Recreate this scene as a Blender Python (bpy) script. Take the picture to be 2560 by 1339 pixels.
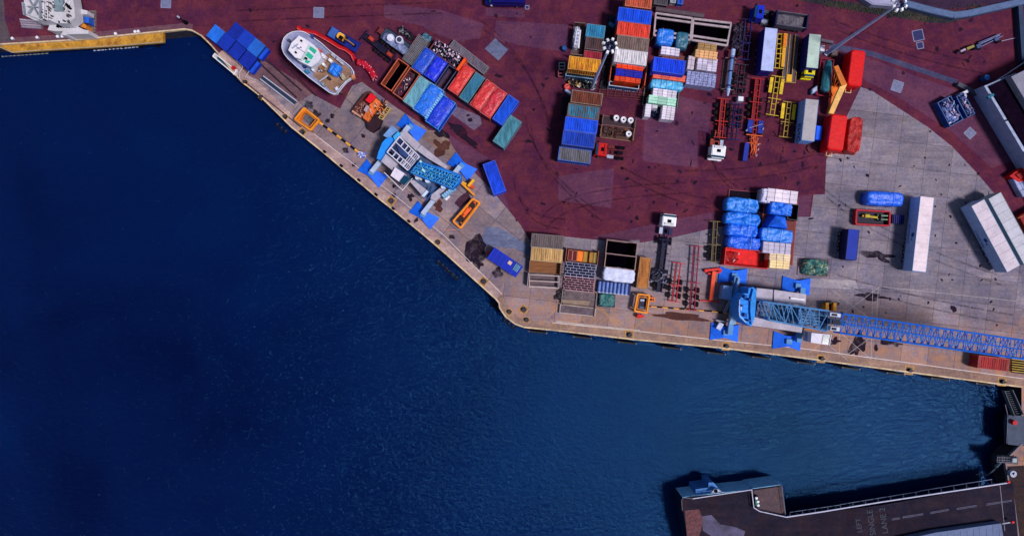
import bpy, bmesh, math, random
from mathutils import Vector, noise
random.seed(11)
for o in list(bpy.data.objects): bpy.data.objects.remove(o)
SC = bpy.context.scene
COL = SC.collection
R = math.radians
H = 130.0      # camera height in metres above the quay
S0 = 13.4      # photograph pixels per metre on the quay surface

# ---------------------------------------------------------------- camera
cd = bpy.data.cameras.new('camera'); cam = bpy.data.objects.new('camera', cd); COL.objects.link(cam)
cam.location = (0, 0, H); cam.rotation_euler = (0, 0, 0)
cd.sensor_width = 36; cd.lens = 18/(1280/S0/H); cd.clip_end = 5000; cd.clip_start = 1
SC.camera = cam
# ---------------------------------------------------------------- sky, sun, exposure
SUN_EL, SUN_DX, SUN_DY = 61, 0.91, -0.41
w = bpy.data.worlds.new('World'); SC.world = w; w.use_nodes = True
nt = w.node_tree; bg = nt.nodes['Background']
sky = nt.nodes.new('ShaderNodeTexSky'); sky.sky_type = 'NISHITA'; sky.sun_disc = False
sky.sun_elevation = R(SUN_EL); sky.sun_rotation = math.atan2(SUN_DX, SUN_DY)
nt.links.new(sky.outputs[0], bg.inputs[0]); bg.inputs[1].default_value = 0.055
sd = bpy.data.lights.new('sun', 'SUN'); sd.energy = 2.6; sd.angle = R(10); sd.color = (1.0, 0.94, 0.93)
sun = bpy.data.objects.new('sun', sd); COL.objects.link(sun)
ce = math.cos(R(SUN_EL))
sun.rotation_euler = Vector((SUN_DX*ce, SUN_DY*ce, math.sin(R(SUN_EL)))).to_track_quat('Z', 'Y').to_euler()
SC.view_settings.view_transform = 'Standard'; SC.view_settings.look = 'None'
SC.view_settings.exposure = 0.35; SC.view_settings.gamma = 1

# ---------------------------------------------------------------- helpers
def U(px, py, z=0.0):
    f = (H-z)/H/S0
    return Vector(((px-1280)*f, (669.5-py)*f, z))
def mpx(n, z=0.0): return n*(H-z)/H/S0
def jit(): return random.uniform(0, .012)

SPLIT = {'cross_member', 'yellow_section', 'black_section', 'end_piece', 'trim', 'leg', 'post', 'wheel', 'foot', 'landing_leg', 'stand', 'tailgate', 'wing', 'keel_block', 'pole', 'motor', 'side_wall', 'stand', 'pile', 'bracket', 'sheave_box', 'side_rail', 'side_board', 'frame_rail', 'shell', 'end_marker', 'tyre', 'strap', 'bolster', 'axle', 'corner_post', 'wheel', 'side_beam', 'boom_support'}
class MB:
    def __init__(s): s.v = []; s.f = []; s.m = []
    def add(s, vs, fs, mi=0):
        n = len(s.v); s.v += [Vector(v) for v in vs]; s.f += [[i+n for i in f] for f in fs]; s.m += [mi]*len(fs)
        return s
    def wprism(s, pts, z0, z1, mi=0):
        n = len(pts)
        s.add([(p[0], p[1], z0) for p in pts]+[(p[0], p[1], z1) for p in pts],
              [list(range(n)), list(range(n, 2*n))]+[[i, (i+1) % n, (i+1) % n+n, i+n] for i in range(n)], mi); return s
    def prism(s, pts, z0, z1, mi=0):
        z1 += jit()
        return s.wprism([U(p[0], p[1], z1) for p in pts], z0, z1, mi)
    def box(s, cx, cy, L, W, ang, z0, z1, mi=0):
        F = Fr(cx, cy, ang, z1); l = mpx(L, z1)/2; w_ = mpx(W, z1)/2
        F.box(s, -l, l, -w_, w_, z0, z1, mi); return s
    def bar(s, x1, y1, x2, y2, wd, z0, z1, mi=0):
        a = math.degrees(math.atan2(y2-y1, x2-x1))
        return s.box((x1+x2)/2, (y1+y2)/2, math.hypot(x2-x1, y2-y1), wd, a, z0, z1, mi)
    def tube(s, a, b, r, n=8, r2=None, mi=0):
        a = Vector(a); b = Vector(b); d = (b-a)
        if d.length < 1e-6: return s
        d.normalize(); t = d.orthogonal().normalized(); q = d.cross(t); r2 = r if r2 is None else r2
        ring = [(math.cos(2*math.pi*i/n), math.sin(2*math.pi*i/n)) for i in range(n)]
        vs = [a+(t*c+q*e)*r for c, e in ring]+[b+(t*c+q*e)*r2 for c, e in ring]
        s.add(vs, [list(range(n)), list(range(n, 2*n))]+[[i, (i+1) % n, (i+1) % n+n, i+n] for i in range(n)], mi); return s
    def pt(s, x1, y1, z1, x2, y2, z2, r, n=6, mi=0, r2=None): return s.tube(U(x1, y1, z1), U(x2, y2, z2), r, n, r2, mi)
    def cyl(s, px, py, r, z0, z1, n=16, mi=0, r2=None):
        c = U(px, py, z1); return s.tube((c.x, c.y, z0), (c.x, c.y, z1), r, n, r2, mi)
    def torus(s, c, R1, r, ax=(0, 0, 1), n=14, k=6, mi=0):
        c = Vector(c); ax = Vector(ax).normalized(); t = ax.orthogonal().normalized(); q = ax.cross(t); vs = []; fs = []
        for i in range(n):
            a = 2*math.pi*i/n; d = t*math.cos(a)+q*math.sin(a)
            for j in range(k):
                b = 2*math.pi*j/k; vs.append(c+d*(R1+r*math.cos(b))+ax*r*math.sin(b))
        for i in range(n):
            for j in range(k): fs.append([i*k+j, ((i+1) % n)*k+j, ((i+1) % n)*k+(j+1) % k, i*k+(j+1) % k])
        s.add(vs, fs, mi); return s
    def islands(s):
        par = list(range(len(s.v)))
        def find(a):
            while par[a] != a: par[a] = par[par[a]]; a = par[a]
            return a
        for f in s.f:
            for k in f[1:]: par[find(f[0])] = find(k)
        g = {}
        for f, m in zip(s.f, s.m): g.setdefault(find(f[0]), []).append((f, m))
        out = []
        for fl in g.values():
            ids = sorted({i for f, _ in fl for i in f}); mp = {a: b for b, a in enumerate(ids)}; q = MB()
            q.v = [s.v[i] for i in ids]; q.f = [[mp[i] for i in f] for f, _ in fl]; q.m = [m for _, m in fl]; out.append(q)
        return out
    def build(s, name, mat, parent=None, smooth=False):
        if parent and name in SPLIT:
            isl = s.islands()
            if 1 < len(isl) <= 14: return [q.build(name, mat, parent, smooth) for q in isl][0]
        me = bpy.data.meshes.new(name)
        off = parent_world(parent) if parent else (sum(s.v, Vector())/len(s.v) if s.v else Vector())
        if not parent: off = Vector((off.x, off.y, min(v.z for v in s.v)))
        me.from_pydata([v-off for v in s.v], [], s.f)
        mats = mat if isinstance(mat, (list, tuple)) else [mat]
        for m in mats: me.materials.append(m)
        for p, mi in zip(me.polygons, s.m): p.material_index = mi
        bm = bmesh.new(); bm.from_mesh(me); bmesh.ops.recalc_face_normals(bm, faces=bm.faces)
        bm.to_mesh(me); bm.free()
        if smooth:
            for p in me.polygons: p.use_smooth = True
        o = bpy.data.objects.new(name, me); COL.objects.link(o)
        if parent: o.parent = parent
        else: o.location = off
        return o
def parent_world(p):
    v = Vector(p.location)
    while p.parent: p = p.parent; v = v+Vector(p.location)
    return v

class Fr:      # a local frame: origin under a pixel at height zref, u along the image direction ang, v to its right on the image
    def __init__(s, px, py, ang, zref=0.0):
        s.o = U(px, py, zref); a = R(ang)
        s.u = Vector((math.cos(a), -math.sin(a), 0)); s.w = Vector((-math.sin(a), -math.cos(a), 0))
    def P(s, u, v, z): p = s.o+s.u*u+s.w*v; return Vector((p.x, p.y, z))
    def box(s, mb, u0, u1, v0, v1, z0, z1, mi=0):
        z1 += jit()
        mb.wprism([s.P(u0, v0, 0), s.P(u1, v0, 0), s.P(u1, v1, 0), s.P(u0, v1, 0)], z0, z1, mi)
    def poly(s, mb, pts, z0, z1, mi=0): mb.wprism([s.P(a, b, 0) for a, b in pts], z0, z1+jit(), mi)
    def tube(s, mb, a, b, r, n=8, r2=None, mi=0): mb.tube(s.P(*a), s.P(*b), r, n, r2, mi)

def tag(o, label=None, cat=None, group=None, kind=None):
    if label: o['label'] = label
    if cat: o['category'] = cat
    if group: o['group'] = group
    if kind: o['kind'] = kind
    return o
def thing(name, label, cat, px, py, z=0.0, group=None):
    o = bpy.data.objects.new(name, None); COL.objects.link(o); o.location = U(px, py, z); o.empty_display_size = .3
    return tag(o, label, cat, group)
def copy_tree(o, delta, label=None):
    def cp(x, par):
        c = x.copy(); COL.objects.link(c)
        if par: c.parent = par
        for ch in list(x.children): cp(ch, c)
        return c
    r = cp(o, None); r.location = Vector(o.location)+Vector(delta)
    if label: r['label'] = label
    return r
ORD = ['first', 'second', 'third', 'fourth', 'fifth', 'sixth', 'seventh', 'eighth', 'ninth', 'tenth', 'eleventh', 'twelfth', 'thirteenth', 'fourteenth', 'fifteenth', 'sixteenth']

# ---------------------------------------------------------------- materials
def lin(c):
    r = []
    for x in c[:3]:
        x = x/255.0; r.append(x/12.92 if x <= .04045 else ((x+.055)/1.055)**2.4)
    return (r[0], r[1], r[2], 1)
MC = {}
def N(t, ty, **k):
    n = t.nodes.new(ty)
    for a, b in k.items(): setattr(n, a, b)
    return n
def mixc(t, fac, a, b, bt='MIX'):
    n = N(t, 'ShaderNodeMix', data_type='RGBA', blend_type=bt); L = t.links
    for sock, v in ((0, fac), (6, a), (7, b)):
        if hasattr(v, 'links'): L.new(v, n.inputs[sock])
        else: n.inputs[sock].default_value = v
    return n.outputs[2]
def ramp(t, src, a, b):
    n = N(t, 'ShaderNodeMapRange'); t.links.new(src, n.inputs[0]); n.inputs[1].default_value = a; n.inputs[2].default_value = b; return n.outputs[0]
def nz(t, vec, sc, det=4, rough=.6, dist=0):
    n = N(t, 'ShaderNodeTexNoise'); t.links.new(vec, n.inputs['Vector']); n.inputs['Scale'].default_value = sc
    n.inputs['Detail'].default_value = det; n.inputs['Roughness'].default_value = rough; n.inputs['Distortion'].default_value = dist; return n.outputs[0]
def mat(rgb, rough=.6, metal=0.0, var=.25, rust=0.0, rc=(92, 44, 30), sc=1.2, bump=.15, bs=6, st=(1, 1, 1), rot=0, spec=.2, dirt=.35, dc=(38, 30, 34)):
    key = (tuple(rgb), rough, metal, var, rust, tuple(rc), sc, bump, bs, st, rot, spec, dirt, tuple(dc))
    if key in MC: return MC[key]
    m = bpy.data.materials.new('painted_surface'); m.use_nodes = True; t = m.node_tree; L = t.links; p = t.nodes['Principled BSDF']
    tc = N(t, 'ShaderNodeTexCoord'); oi = N(t, 'ShaderNodeObjectInfo')
    sc_ = N(t, 'ShaderNodeMath', operation='MULTIPLY'); L.new(oi.outputs['Random'], sc_.inputs[0]); sc_.inputs[1].default_value = 60
    ad = N(t, 'ShaderNodeVectorMath', operation='ADD'); L.new(tc.outputs['Object'], ad.inputs[0]); L.new(sc_.outputs[0], ad.inputs[1])
    mp = N(t, 'ShaderNodeMapping'); L.new(ad.outputs[0], mp.inputs[0]); mp.inputs['Scale'].default_value = st; mp.inputs['Rotation'].default_value = (0, 0, R(rot))
    v = mp.outputs[0]
    c = lin(rgb)
    n1 = nz(t, v, sc*.7, 5, .65)
    lo = [x*(1-var) for x in c[:3]]+[1]; hi = [min(1, x*(1+var)) for x in c[:3]]+[1]
    col = mixc(t, ramp(t, n1, .3, .7), tuple(lo), tuple(hi))
    if dirt > 0:
        n2 = nz(t, v, sc*1.9, 6, .7)
        f = N(t, 'ShaderNodeMath', operation='MULTIPLY'); L.new(ramp(t, n2, .5, .75), f.inputs[0]); f.inputs[1].default_value = dirt
        col = mixc(t, f.outputs[0], col, lin(dc))
    if rust > 0:
        n3 = nz(t, v, sc*1.1, 8, .7, .4); th = .72-rust*.42
        n4 = nz(t, v, sc*4, 4, .6)
        rcol = mixc(t, ramp(t, n4, .3, .7), tuple([x*.6 for x in lin(rc)[:3]]+[1]), tuple([min(1, x*1.5) for x in lin(rc)[:3]]+[1]))
        col = mixc(t, ramp(t, n3, th, th+.12), col, rcol)
    L.new(col, p.inputs['Base Color'])
    p.inputs['Roughness'].default_value = rough; p.inputs['Metallic'].default_value = metal; p.inputs['Specular IOR Level'].default_value = spec
    if bump > 0:
        b = N(t, 'ShaderNodeBump'); b.inputs['Strength'].default_value = bump; b.inputs['Distance'].default_value = .15
        L.new(nz(t, v, bs, 4, .6), b.inputs['Height']); L.new(b.outputs[0], p.inputs['Normal'])
    MC[key] = m; return m
def tarp(rgb, rough=.38, var=.3): return mat(rgb, rough=rough, var=var, sc=1.6, bump=.9, bs=2.2, spec=.6, dirt=.2, dc=(12, 16, 60))

WHITE = mat((226, 222, 232), var=.1, dirt=.25, dc=(110, 100, 110)); PALE = mat((176, 180, 205), var=.12)
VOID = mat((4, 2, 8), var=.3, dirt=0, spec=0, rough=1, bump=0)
BLACK = mat((12, 10, 18), rough=.8, var=.3, spec=.05, dirt=0); RUB = mat((14, 13, 18), rough=.8, var=.3, dirt=0); DARK = mat((22, 16, 30), var=.3, dirt=0, spec=.05, rough=.9)
GREY = mat((120, 116, 132), var=.25); STEEL = mat((150, 156, 180), rough=.4, metal=.3, var=.2); NAVY = mat((16, 20, 70), var=.3)
BLUE = mat((14, 70, 225), var=.2, dirt=.35, dc=(8, 20, 90)); SKY = mat((22, 120, 225), var=.2, dc=(12, 50, 130)); LBLUE = mat((110, 150, 205), var=.2)
RED = mat((200, 22, 30), var=.3, dc=(70, 8, 18)); ORANGE = mat((232, 120, 28), var=.25, rust=.25, rc=(150, 60, 20)); YEL = mat((228, 172, 30), var=.2, rust=.15)
GLASS = mat((12, 60, 86), rough=.12, var=.2, dirt=0, bump=0, spec=.7); TEAL = mat((30, 110, 140), var=.3); RUST = mat((116, 54, 38), var=.35, rust=.3, rc=(70, 34, 30))
WOOD = mat((150, 104, 62), var=.3, sc=2, st=(1, 1, 1)); BROWN = mat((96, 66, 56), var=.35)

def ground_mat(name, c1, c2, c3, slab=None, rot=0, mort=.05, big=.03, warm=None, trk=.18):
    m = bpy.data.materials.new(name); m.use_nodes = True; t = m.node_tree; L = t.links; p = t.nodes['Principled BSDF']
    ge = N(t, 'ShaderNodeNewGeometry'); v = ge.outputs['Position']
    a = nz(t, v, big, 6, .62, .5); b = nz(t, v, .35, 6, .7, .3); c = nz(t, v, 2.2, 6, .75)
    col = mixc(t, ramp(t, a, .35, .65), lin(c1), lin(c2)); col = mixc(t, ramp(t, b, .42, .72), col, lin(c3)); dk_ = nz(t, v, .11, 8, .75, .6); col = mixc(t, 1.0, col, mixc(t, ramp(t, dk_, .32, .68), (.68, .66, .72, 1), (1.22, 1.2, 1.12, 1)), 'MULTIPLY')
    g = mixc(t, ramp(t, c, .3, .7), (.72, .72, .72, 1), (1.28, 1.28, 1.28, 1)); col = mixc(t, 1.0, col, g, 'MULTIPLY')
    # worn tyre tracks: stretched noise
    mp = N(t, 'ShaderNodeMapping'); L.new(v, mp.inputs[0]); mp.inputs['Rotation'].default_value = (0, 0, R(rot)); mp.inputs['Scale'].default_value = (.12, 1.6, 1)
    tr = nz(t, mp.outputs[0], .9, 5, .6, .2); col = mixc(t, 1.0, col, mixc(t, ramp(t, tr, .3, .7), (1-trk, 1-trk, 1-trk, 1), (1+trk, 1+trk, 1+trk, 1)), 'MULTIPLY')
    # small dark oil marks
    oil = nz(t, v, .8, 3, .5, .8); col = mixc(t, ramp(t, oil, .72, .8), col, tuple([x*.4 for x in lin(c1)[:3]]+[1]))
    if warm:
        sx = N(t, 'ShaderNodeSeparateXYZ'); L.new(v, sx.inputs[0])
        ma = N(t, 'ShaderNodeMath', operation='MULTIPLY_ADD'); L.new(sx.outputs[0], ma.inputs[0]); ma.inputs[1].default_value = warm[0]
        m2 = N(t, 'ShaderNodeMath', operation='MULTIPLY_ADD'); L.new(sx.outputs[1], m2.inputs[0]); m2.inputs[1].default_value = warm[1]; m2.inputs[2].default_value = warm[2]
        L.new(m2.outputs[0], ma.inputs[2])
        m3 = N(t, 'ShaderNodeMath', operation='ADD'); L.new(ma.outputs[0], m3.inputs[0]); L.new(nz(t, v, .09, 5, .7), m3.inputs[1])
        rn = nz(t, v, .5, 6, .7, .4); m4 = N(t, 'ShaderNodeMath', operation='MULTIPLY'); L.new(ramp(t, m3.outputs[0], .4, 1.1), m4.inputs[0]); L.new(ramp(t, rn, .3, .7), m4.inputs[1])
        col = mixc(t, m4.outputs[0], col, lin(warm[3]))
    bh = c
    if slab:
        mp2 = N(t, 'ShaderNodeMapping'); L.new(v, mp2.inputs[0]); mp2.inputs['Rotation'].default_value = (0, 0, R(slab[2])); mp2.inputs['Location'].default_value = (slab[3], slab[4], 0)
        br = N(t, 'ShaderNodeTexBrick'); L.new(mp2.outputs[0], br.inputs[0]); br.offset = 0; br.inputs['Scale'].default_value = 1
        br.inputs['Brick Width'].default_value = slab[0]; br.inputs['Row Height'].default_value = slab[1]; br.inputs['Mortar Size'].default_value = mort
        br.inputs['Mortar Smooth'].default_value = .3
        br.inputs['Color1'].default_value = (.86, .86, .86, 1); br.inputs['Color2'].default_value = (1.12, 1.12, 1.14, 1); br.inputs['Mortar'].default_value = (.3, .28, .34, 1)
        col = mixc(t, 1.0, col, br.outputs[0], 'MULTIPLY')
    L.new(col, p.inputs['Base Color']); p.inputs['Roughness'].default_value = .95; p.inputs['Specular IOR Level'].default_value = .08
    bp = N(t, 'ShaderNodeBump'); bp.inputs['Strength'].default_value = .5; bp.inputs['Distance'].default_value = .05; L.new(bh, bp.inputs['Height']); L.new(bp.outputs[0], p.inputs['Normal'])
    return m
ASPH = ground_mat('red_asphalt', (92, 38, 62), (68, 30, 62), (106, 48, 58), rot=60, trk=.09)
ASPH2 = ground_mat('purple_asphalt', (94, 54, 80), (80, 46, 80), (104, 60, 80), rot=82, trk=.09)
ASPHD = ground_mat('dark_asphalt', (54, 38, 62), (62, 42, 66), (44, 34, 60), rot=10)
CONC = ground_mat('apron_concrete', (128, 121, 136), (112, 108, 130), (144, 131, 137), slab=(5.0, 4.7, 7, 1.0, .6), rot=-7, mort=.035, warm=(-.005, -.06, -.02, (178, 126, 92)))
CONCD = ground_mat('quay_concrete', (128, 117, 132), (106, 101, 126), (152, 134, 132), slab=(6.0, 6.0, 39, 2, 1), rot=39, mort=.05, warm=(-.006, -.01, .12, (164, 122, 98)))
CONCB = ground_mat('blue_concrete', (100, 108, 140), (88, 96, 130), (116, 120, 148), rot=12)
COPE = ground_mat('cope_concrete', (168, 140, 138), (148, 122, 124), (184, 158, 156), rot=39)
def soften(m, sc=.5, lo=.38, hi=.56, top=.85):
    t = m.node_tree; p = t.nodes['Principled BSDF']; ge = N(t, 'ShaderNodeNewGeometry'); n = nz(t, ge.outputs['Position'], sc, 7, .7, .4); f = N(t, 'ShaderNodeMath', operation='MULTIPLY'); t.links.new(ramp(t, n, lo, hi), f.inputs[0]); f.inputs[1].default_value = top
    t.links.new(f.outputs[0], p.inputs['Alpha']); return m
STAIN = ground_mat('oil_stained_ground', (34, 24, 42), (44, 30, 48), (26, 20, 36), rot=30)

soften(STAIN, .5, .3, .52, .9); TRK = soften(ground_mat('tyre_track', (22, 14, 26), (32, 20, 32), (18, 12, 24)), .9, .36, .75, .5)
# ---------------------------------------------------------------- land, water
def struct(name, o): o.name = name; return tag(o, kind='structure')
QD = [(-9000, 560), (-600, 150), (0, 112), (200, 100), (400, 80), (462, 74), (480, 77), (503, 90), (528, 114), (545, 134), (560, 154), (602, 203), (649, 240), (692, 282), (728, 318), (769, 350), (808, 381), (850, 417), (888, 448), (937, 489), (983, 525), (1062, 590), (1118, 638), (1199, 711), (1240, 748),
      (1247, 757), (1249, 770), (1264, 792), (1288, 810), (1310, 818), (1400, 827), (1580, 848), (1800, 869), (1980, 891), (2280, 931), (2554, 967)]
QR = [(2554, 1108), (2512, 1150), (2520, 1200), (2530, 1225), (2545, 1339), (2640, 2200), (3200, 9000)]
LAND = QD+QR+[(9000, 9000), (9000, -9000), (-9000, -9000)]
mb = MB(); mb.wprism([U(*p) for p in LAND], -8, 0)
QWALL = mat((58, 54, 62), var=.4, dirt=.6, sc=.8)
gr = mb.build('ground', [ASPH, QWALL]); struct('ground', gr)
for p in gr.data.polygons:
    if abs(p.normal.z) < .5: p.material_index = 1

def water_mat():
    m = bpy.data.materials.new('sea_water'); m.use_nodes = True; t = m.node_tree; L = t.links; p = t.nodes['Principled BSDF']
    ge = N(t, 'ShaderNodeNewGeometry'); v = ge.outputs['Position']
    a = nz(t, v, .022, 4, .5, .8)
    b = nz(t, v, .06, 4, .6, .5)
    col = mixc(t, ramp(t, a, .3, .72), lin((2, 9, 52)), lin((3, 26, 76))); col = mixc(t, ramp(t, b, .45, .75), col, lin((3, 20, 66)))
    L.new(col, p.inputs['Base Color']); p.inputs['Roughness'].default_value = .05; p.inputs['Specular Tint'].default_value = (.1, .5, 1, 1); p.inputs['IOR'].default_value = 1.33; p.inputs['Specular IOR Level'].default_value = .5
    mp = N(t, 'ShaderNodeMapping'); L.new(v, mp.inputs[0]); mp.inputs['Scale'].default_value = (1, 1.7, 1); mp.inputs['Rotation'].default_value = (0, 0, R(-12))
    n1 = nz(t, mp.outputs[0], .8, 6, .62, .6); n2 = nz(t, mp.outputs[0], 2.4, 4, .6, .3)
    s = N(t, 'ShaderNodeMath', operation='MULTIPLY_ADD'); L.new(n2, s.inputs[0]); s.inputs[1].default_value = .4; L.new(n1, s.inputs[2])
    bp = N(t, 'ShaderNodeBump'); bp.inputs['Strength'].default_value = 1.0; bp.inputs['Distance'].default_value = .2; L.new(s.outputs[0], bp.inputs['Height']); L.new(bp.outputs[0], p.inputs['Normal'])
    return m
WZ = -4.0
mb = MB(); mb.add([(-1500, -1500, WZ), (1500, -1500, WZ), (1500, 1500, WZ), (-1500, 1500, WZ)], [[0, 1, 2, 3]])
struct('water', mb.build('water', water_mat()))

def sheet(name, pts, m, z=.004):
    mb = MB(); mb.add([U(p[0], p[1], z) for p in pts], [list(range(len(pts)))]); o = mb.build(name, m)
    if o.data.polygons[0].normal.z < 0: o.data.flip_normals()
    return struct(name, o)
def blob(cx, cy, rx, ry, ang, seed, n=26, amp=.35):
    out = []; a = R(ang)
    for i in range(n):
        th = 2*math.pi*i/n; k = 1+amp*noise.noise(Vector((math.cos(th)*1.3+seed*7.1, math.sin(th)*1.3, seed)))*1.6
        x = rx*k*math.cos(th); y = ry*k*math.sin(th); out.append((cx+x*math.cos(a)-y*math.sin(a), cy+x*math.sin(a)+y*math.cos(a)))
    return out
# concrete apron, right-hand part
sheet('concrete_apron', [(1240, 748), (1247, 757), (1249, 770), (1264, 792), (1288, 810), (1310, 818), (1400, 827), (1580, 848), (1800, 869), (1980, 891), (2280, 931), (2554, 967), (2554, 1108), (2512, 1150), (2520, 1200), (2530, 1225), (2545, 1339), (2640, 2200), (4000, 2600), (3200, 1200),
      (2640, 690), (2560, 575), (2510, 512), (2440, 430), (2380, 366), (2320, 318), (2240, 266), (2178, 226), (2152, 218), (2066, 398), (2062, 486), (2034, 486), (2026, 542), (1992, 542), (1880, 562), (1800, 566), (1660, 598), (1600, 606), (1598, 600), (1520, 602), (1400, 590), (1330, 600), (1260, 690)], CONC, .006)
sheet('concrete_apron', [(1330, 610), (1300, 560), (1225, 470), (1165, 410), (1060, 315), (985, 265), (905, 205), (880, 215), (850, 272), (780, 235), (735, 262), (706, 240), (655, 205), (625, 180), (600, 178), (560, 154), (602, 203), (649, 240), (692, 282), (728, 318), (769, 350), (808, 381), (850, 417), (888, 448), (937, 489), (983, 525), (1062, 590), (1118, 638), (1199, 711), (1240, 748), (1262, 700)], CONCD, .009)
# cope strip along the quay edge
def offset_strip(pts, d0, d1):
    A = []; B = []
    for i, p in enumerate(pts):
        q = pts[max(0, i-1)]; r = pts[min(len(pts)-1, i+1)]; dx = r[0]-q[0]; dy = r[1]-q[1]; l = math.hypot(dx, dy); nx, ny = dy/l, -dx/l
        A.append((p[0]+nx*d0, p[1]+ny*d0)); B.append((p[0]+nx*d1, p[1]+ny*d1))
    return A+B[::-1]
qe = QD[9:]
qk = qe.index((1240, 748))
sheet('quay_cope', offset_strip(qe[:qk+1], 0, 24), COPE, .013)
sheet('quay_cope', offset_strip(qe[qk:], 0, 20), ground_mat('cope_brown', (152, 124, 112), (132, 108, 102), (168, 134, 116), rot=-7), .013)
sheet('quay_cope', offset_strip(QD[1:7], 0, 16), ground_mat('cope_dark', (104, 70, 84), (92, 60, 80), (120, 84, 90), rot=5), .013)
LINE = mat((212, 200, 200), var=.15, dirt=.5, dc=(120, 100, 100), sc=.9, bump=0); YLINE = mat((200, 140, 40), var=.25, dirt=.6, dc=(120, 92, 80), sc=2, bump=0)
def line(name, pts, wd, m, z=.02):
    for i in range(len(pts)-1):
        (x1, y1), (x2, y2) = pts[i], pts[i+1]; l = math.hypot(x2-x1, y2-y1); nx, ny = (y2-y1)/l*wd/2, -(x2-x1)/l*wd/2
        sheet(name, [(x1+nx, y1+ny), (x2+nx, y2+ny), (x2-nx, y2-ny), (x1-nx, y1-ny)], m, z+.0015*(i % 2))
def kerb(pts, wd, h, m, name='quay_kerb', ramp_=0):
    s = offset_strip(pts, -1.0, wd); mb = MB(); n = len(s)//2
    for i in range(n-1):
        quad = [s[i], s[i+1], s[len(s)-2-i], s[len(s)-1-i]]; mb.wprism([U(*q) for q in quad], -.5, h)
    return struct(name, mb.build(name, m))
kerb(QD[1:], 2.4, .12, mat((206, 182, 150), var=.35, dirt=.95, dc=(110, 80, 56), sc=.8))
kerb([(q[0], q[1]) for q in QR[:5]], 2.4, .12, mat((120, 110, 120), var=.3))
line('painted_line', [(786, 336), (992, 492), (1110, 588), (1255, 735)], 1.3, LINE)
line('painted_line', [(1380, 806), (1600, 828), (1800, 850), (2010, 871), (2300, 910), (2560, 946)], 1.6, LINE)
line('painted_line', [(1390, 803), (1500, 816), (1600, 826)], 4, mat((178, 160, 152), var=.2, dirt=.7, dc=(130, 104, 96), bump=0), .0235)
line('painted_line', [(1072, 592), (1098, 572), (1140, 574), (1110, 577)], 1, mat((190, 130, 120), var=.2, bump=0))
for a, b in (((2060, 700), (2200, 716)), ((2200, 716), (2540, 752)), ((2200, 716), (2100, 790)), ((2100, 790), (2060, 770)), ((2080, 725), (2180, 800)), ((2075, 865), (2120, 900)), ((2100, 830), (2178, 898)), ((2180, 840), (2110, 892)), ((2196, 716), (2192, 790)), ((2025, 880), (2060, 850)), ((2100, 780), (2098, 890)), ((2182, 720), (2178, 895))):
    line('painted_line', [a, b], .9, mat((176, 164, 166), var=.2, dirt=.6, dc=(124, 108, 108), bump=0), .017+jit()*.6)
for a, b in (((1412, 735), (1400, 830)), ((1412, 740), (1470, 815)), ((1480, 790), (1414, 812)), ((1560, 812), (1500, 770)), ((1480, 760), (1560, 820)), ((1350, 760), (1400, 830)), ((1418, 745), (1350, 812)), ((1570, 832), (1610, 800)), ((1486, 830), (1490, 760)), ((1566, 790), (1564, 836)), ((1540, 770), (1498, 812)), ((1550, 830), (1506, 772))):
    line('painted_line', [a, b], .8, YLINE, .017+jit()*.6)
# asphalt patches
for i, pts in enumerate(([(1395, 440), (1535, 420), (1528, 520), (1396, 500)], [(1612, 290), (1640, 300), (1745, 320), (1745, 420), (1606, 402)], [(960, 10), (1100, 25), (1210, 60), (1200, 96), (1165, 100), (1150, 85), (1040, 62), (960, 45)],
            [(1240, 52), (1420, 62), (1420, 130), (1340, 120), (1235, 100)], [(1215, 20), (1310, 24), (1312, 45), (1214, 40)], [(1090, 40), (1180, 70), (1160, 108), (1100, 90), (1060, 70)],
            [(1480, 592), (1700, 546), (1790, 530), (1790, 566), (1660, 598), (1600, 604), (1500, 600)], [(1950, 500), (2030, 486), (2022, 545), (1990, 542), (1960, 520)], [(2080, 110), (2290, 190), (2460, 250), (2530, 400), (2480, 420), (2380, 330), (2240, 240), (2160, 200)],
            [(1060, 300), (1230, 400), (1290, 570), (1200, 480), (1100, 380)], [(1580, 300), (1700, 240), (1780, 260), (1770, 330), (1640, 300)])):
    sheet('asphalt_patch', pts, ASPH2, .0035+.0003*i)
sheet('asphalt_strip', [(2075, 108), (2180, 128), (2395, 200), (2390, 212), (2180, 142), (2072, 122)], ground_mat('grey_strip', (70, 70, 104), (60, 62, 96), (80, 78, 108), rot=-20), .009)
sheet('concrete_patch', [(1215, 565), (1250, 570), (1330, 618), (1326, 640), (1290, 622), (1200, 612)], CONCB, .014)
sheet('concrete_patch', [(2008, 694), (2138, 700), (2146, 724), (2010, 716)], ground_mat('light_patch', (160, 152, 164), (146, 140, 156), (172, 160, 166)), .014)
sheet('concrete_patch', [(600, 178), (655, 150), (740, 200), (780, 235), (735, 262), (706, 240), (655, 205)], ground_mat('reddish_concrete', (110, 84, 92), (96, 70, 84), (124, 96, 96), rot=39), .011)
sheet('concrete_patch', [(1150, 270), (1200, 290), (1205, 310), (1185, 326), (1110, 272), (1120, 262)], ground_mat('mottled_patch', (104, 92, 118), (90, 78, 104), (120, 104, 124)), .0125)
sheet('concrete_patch', [(1030, 320), (1110, 330), (1156, 405), (1130, 408), (1060, 350)], ground_mat('ochre_patch', (130, 108, 104), (108, 88, 92), (148, 124, 112)), .0125)
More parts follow.
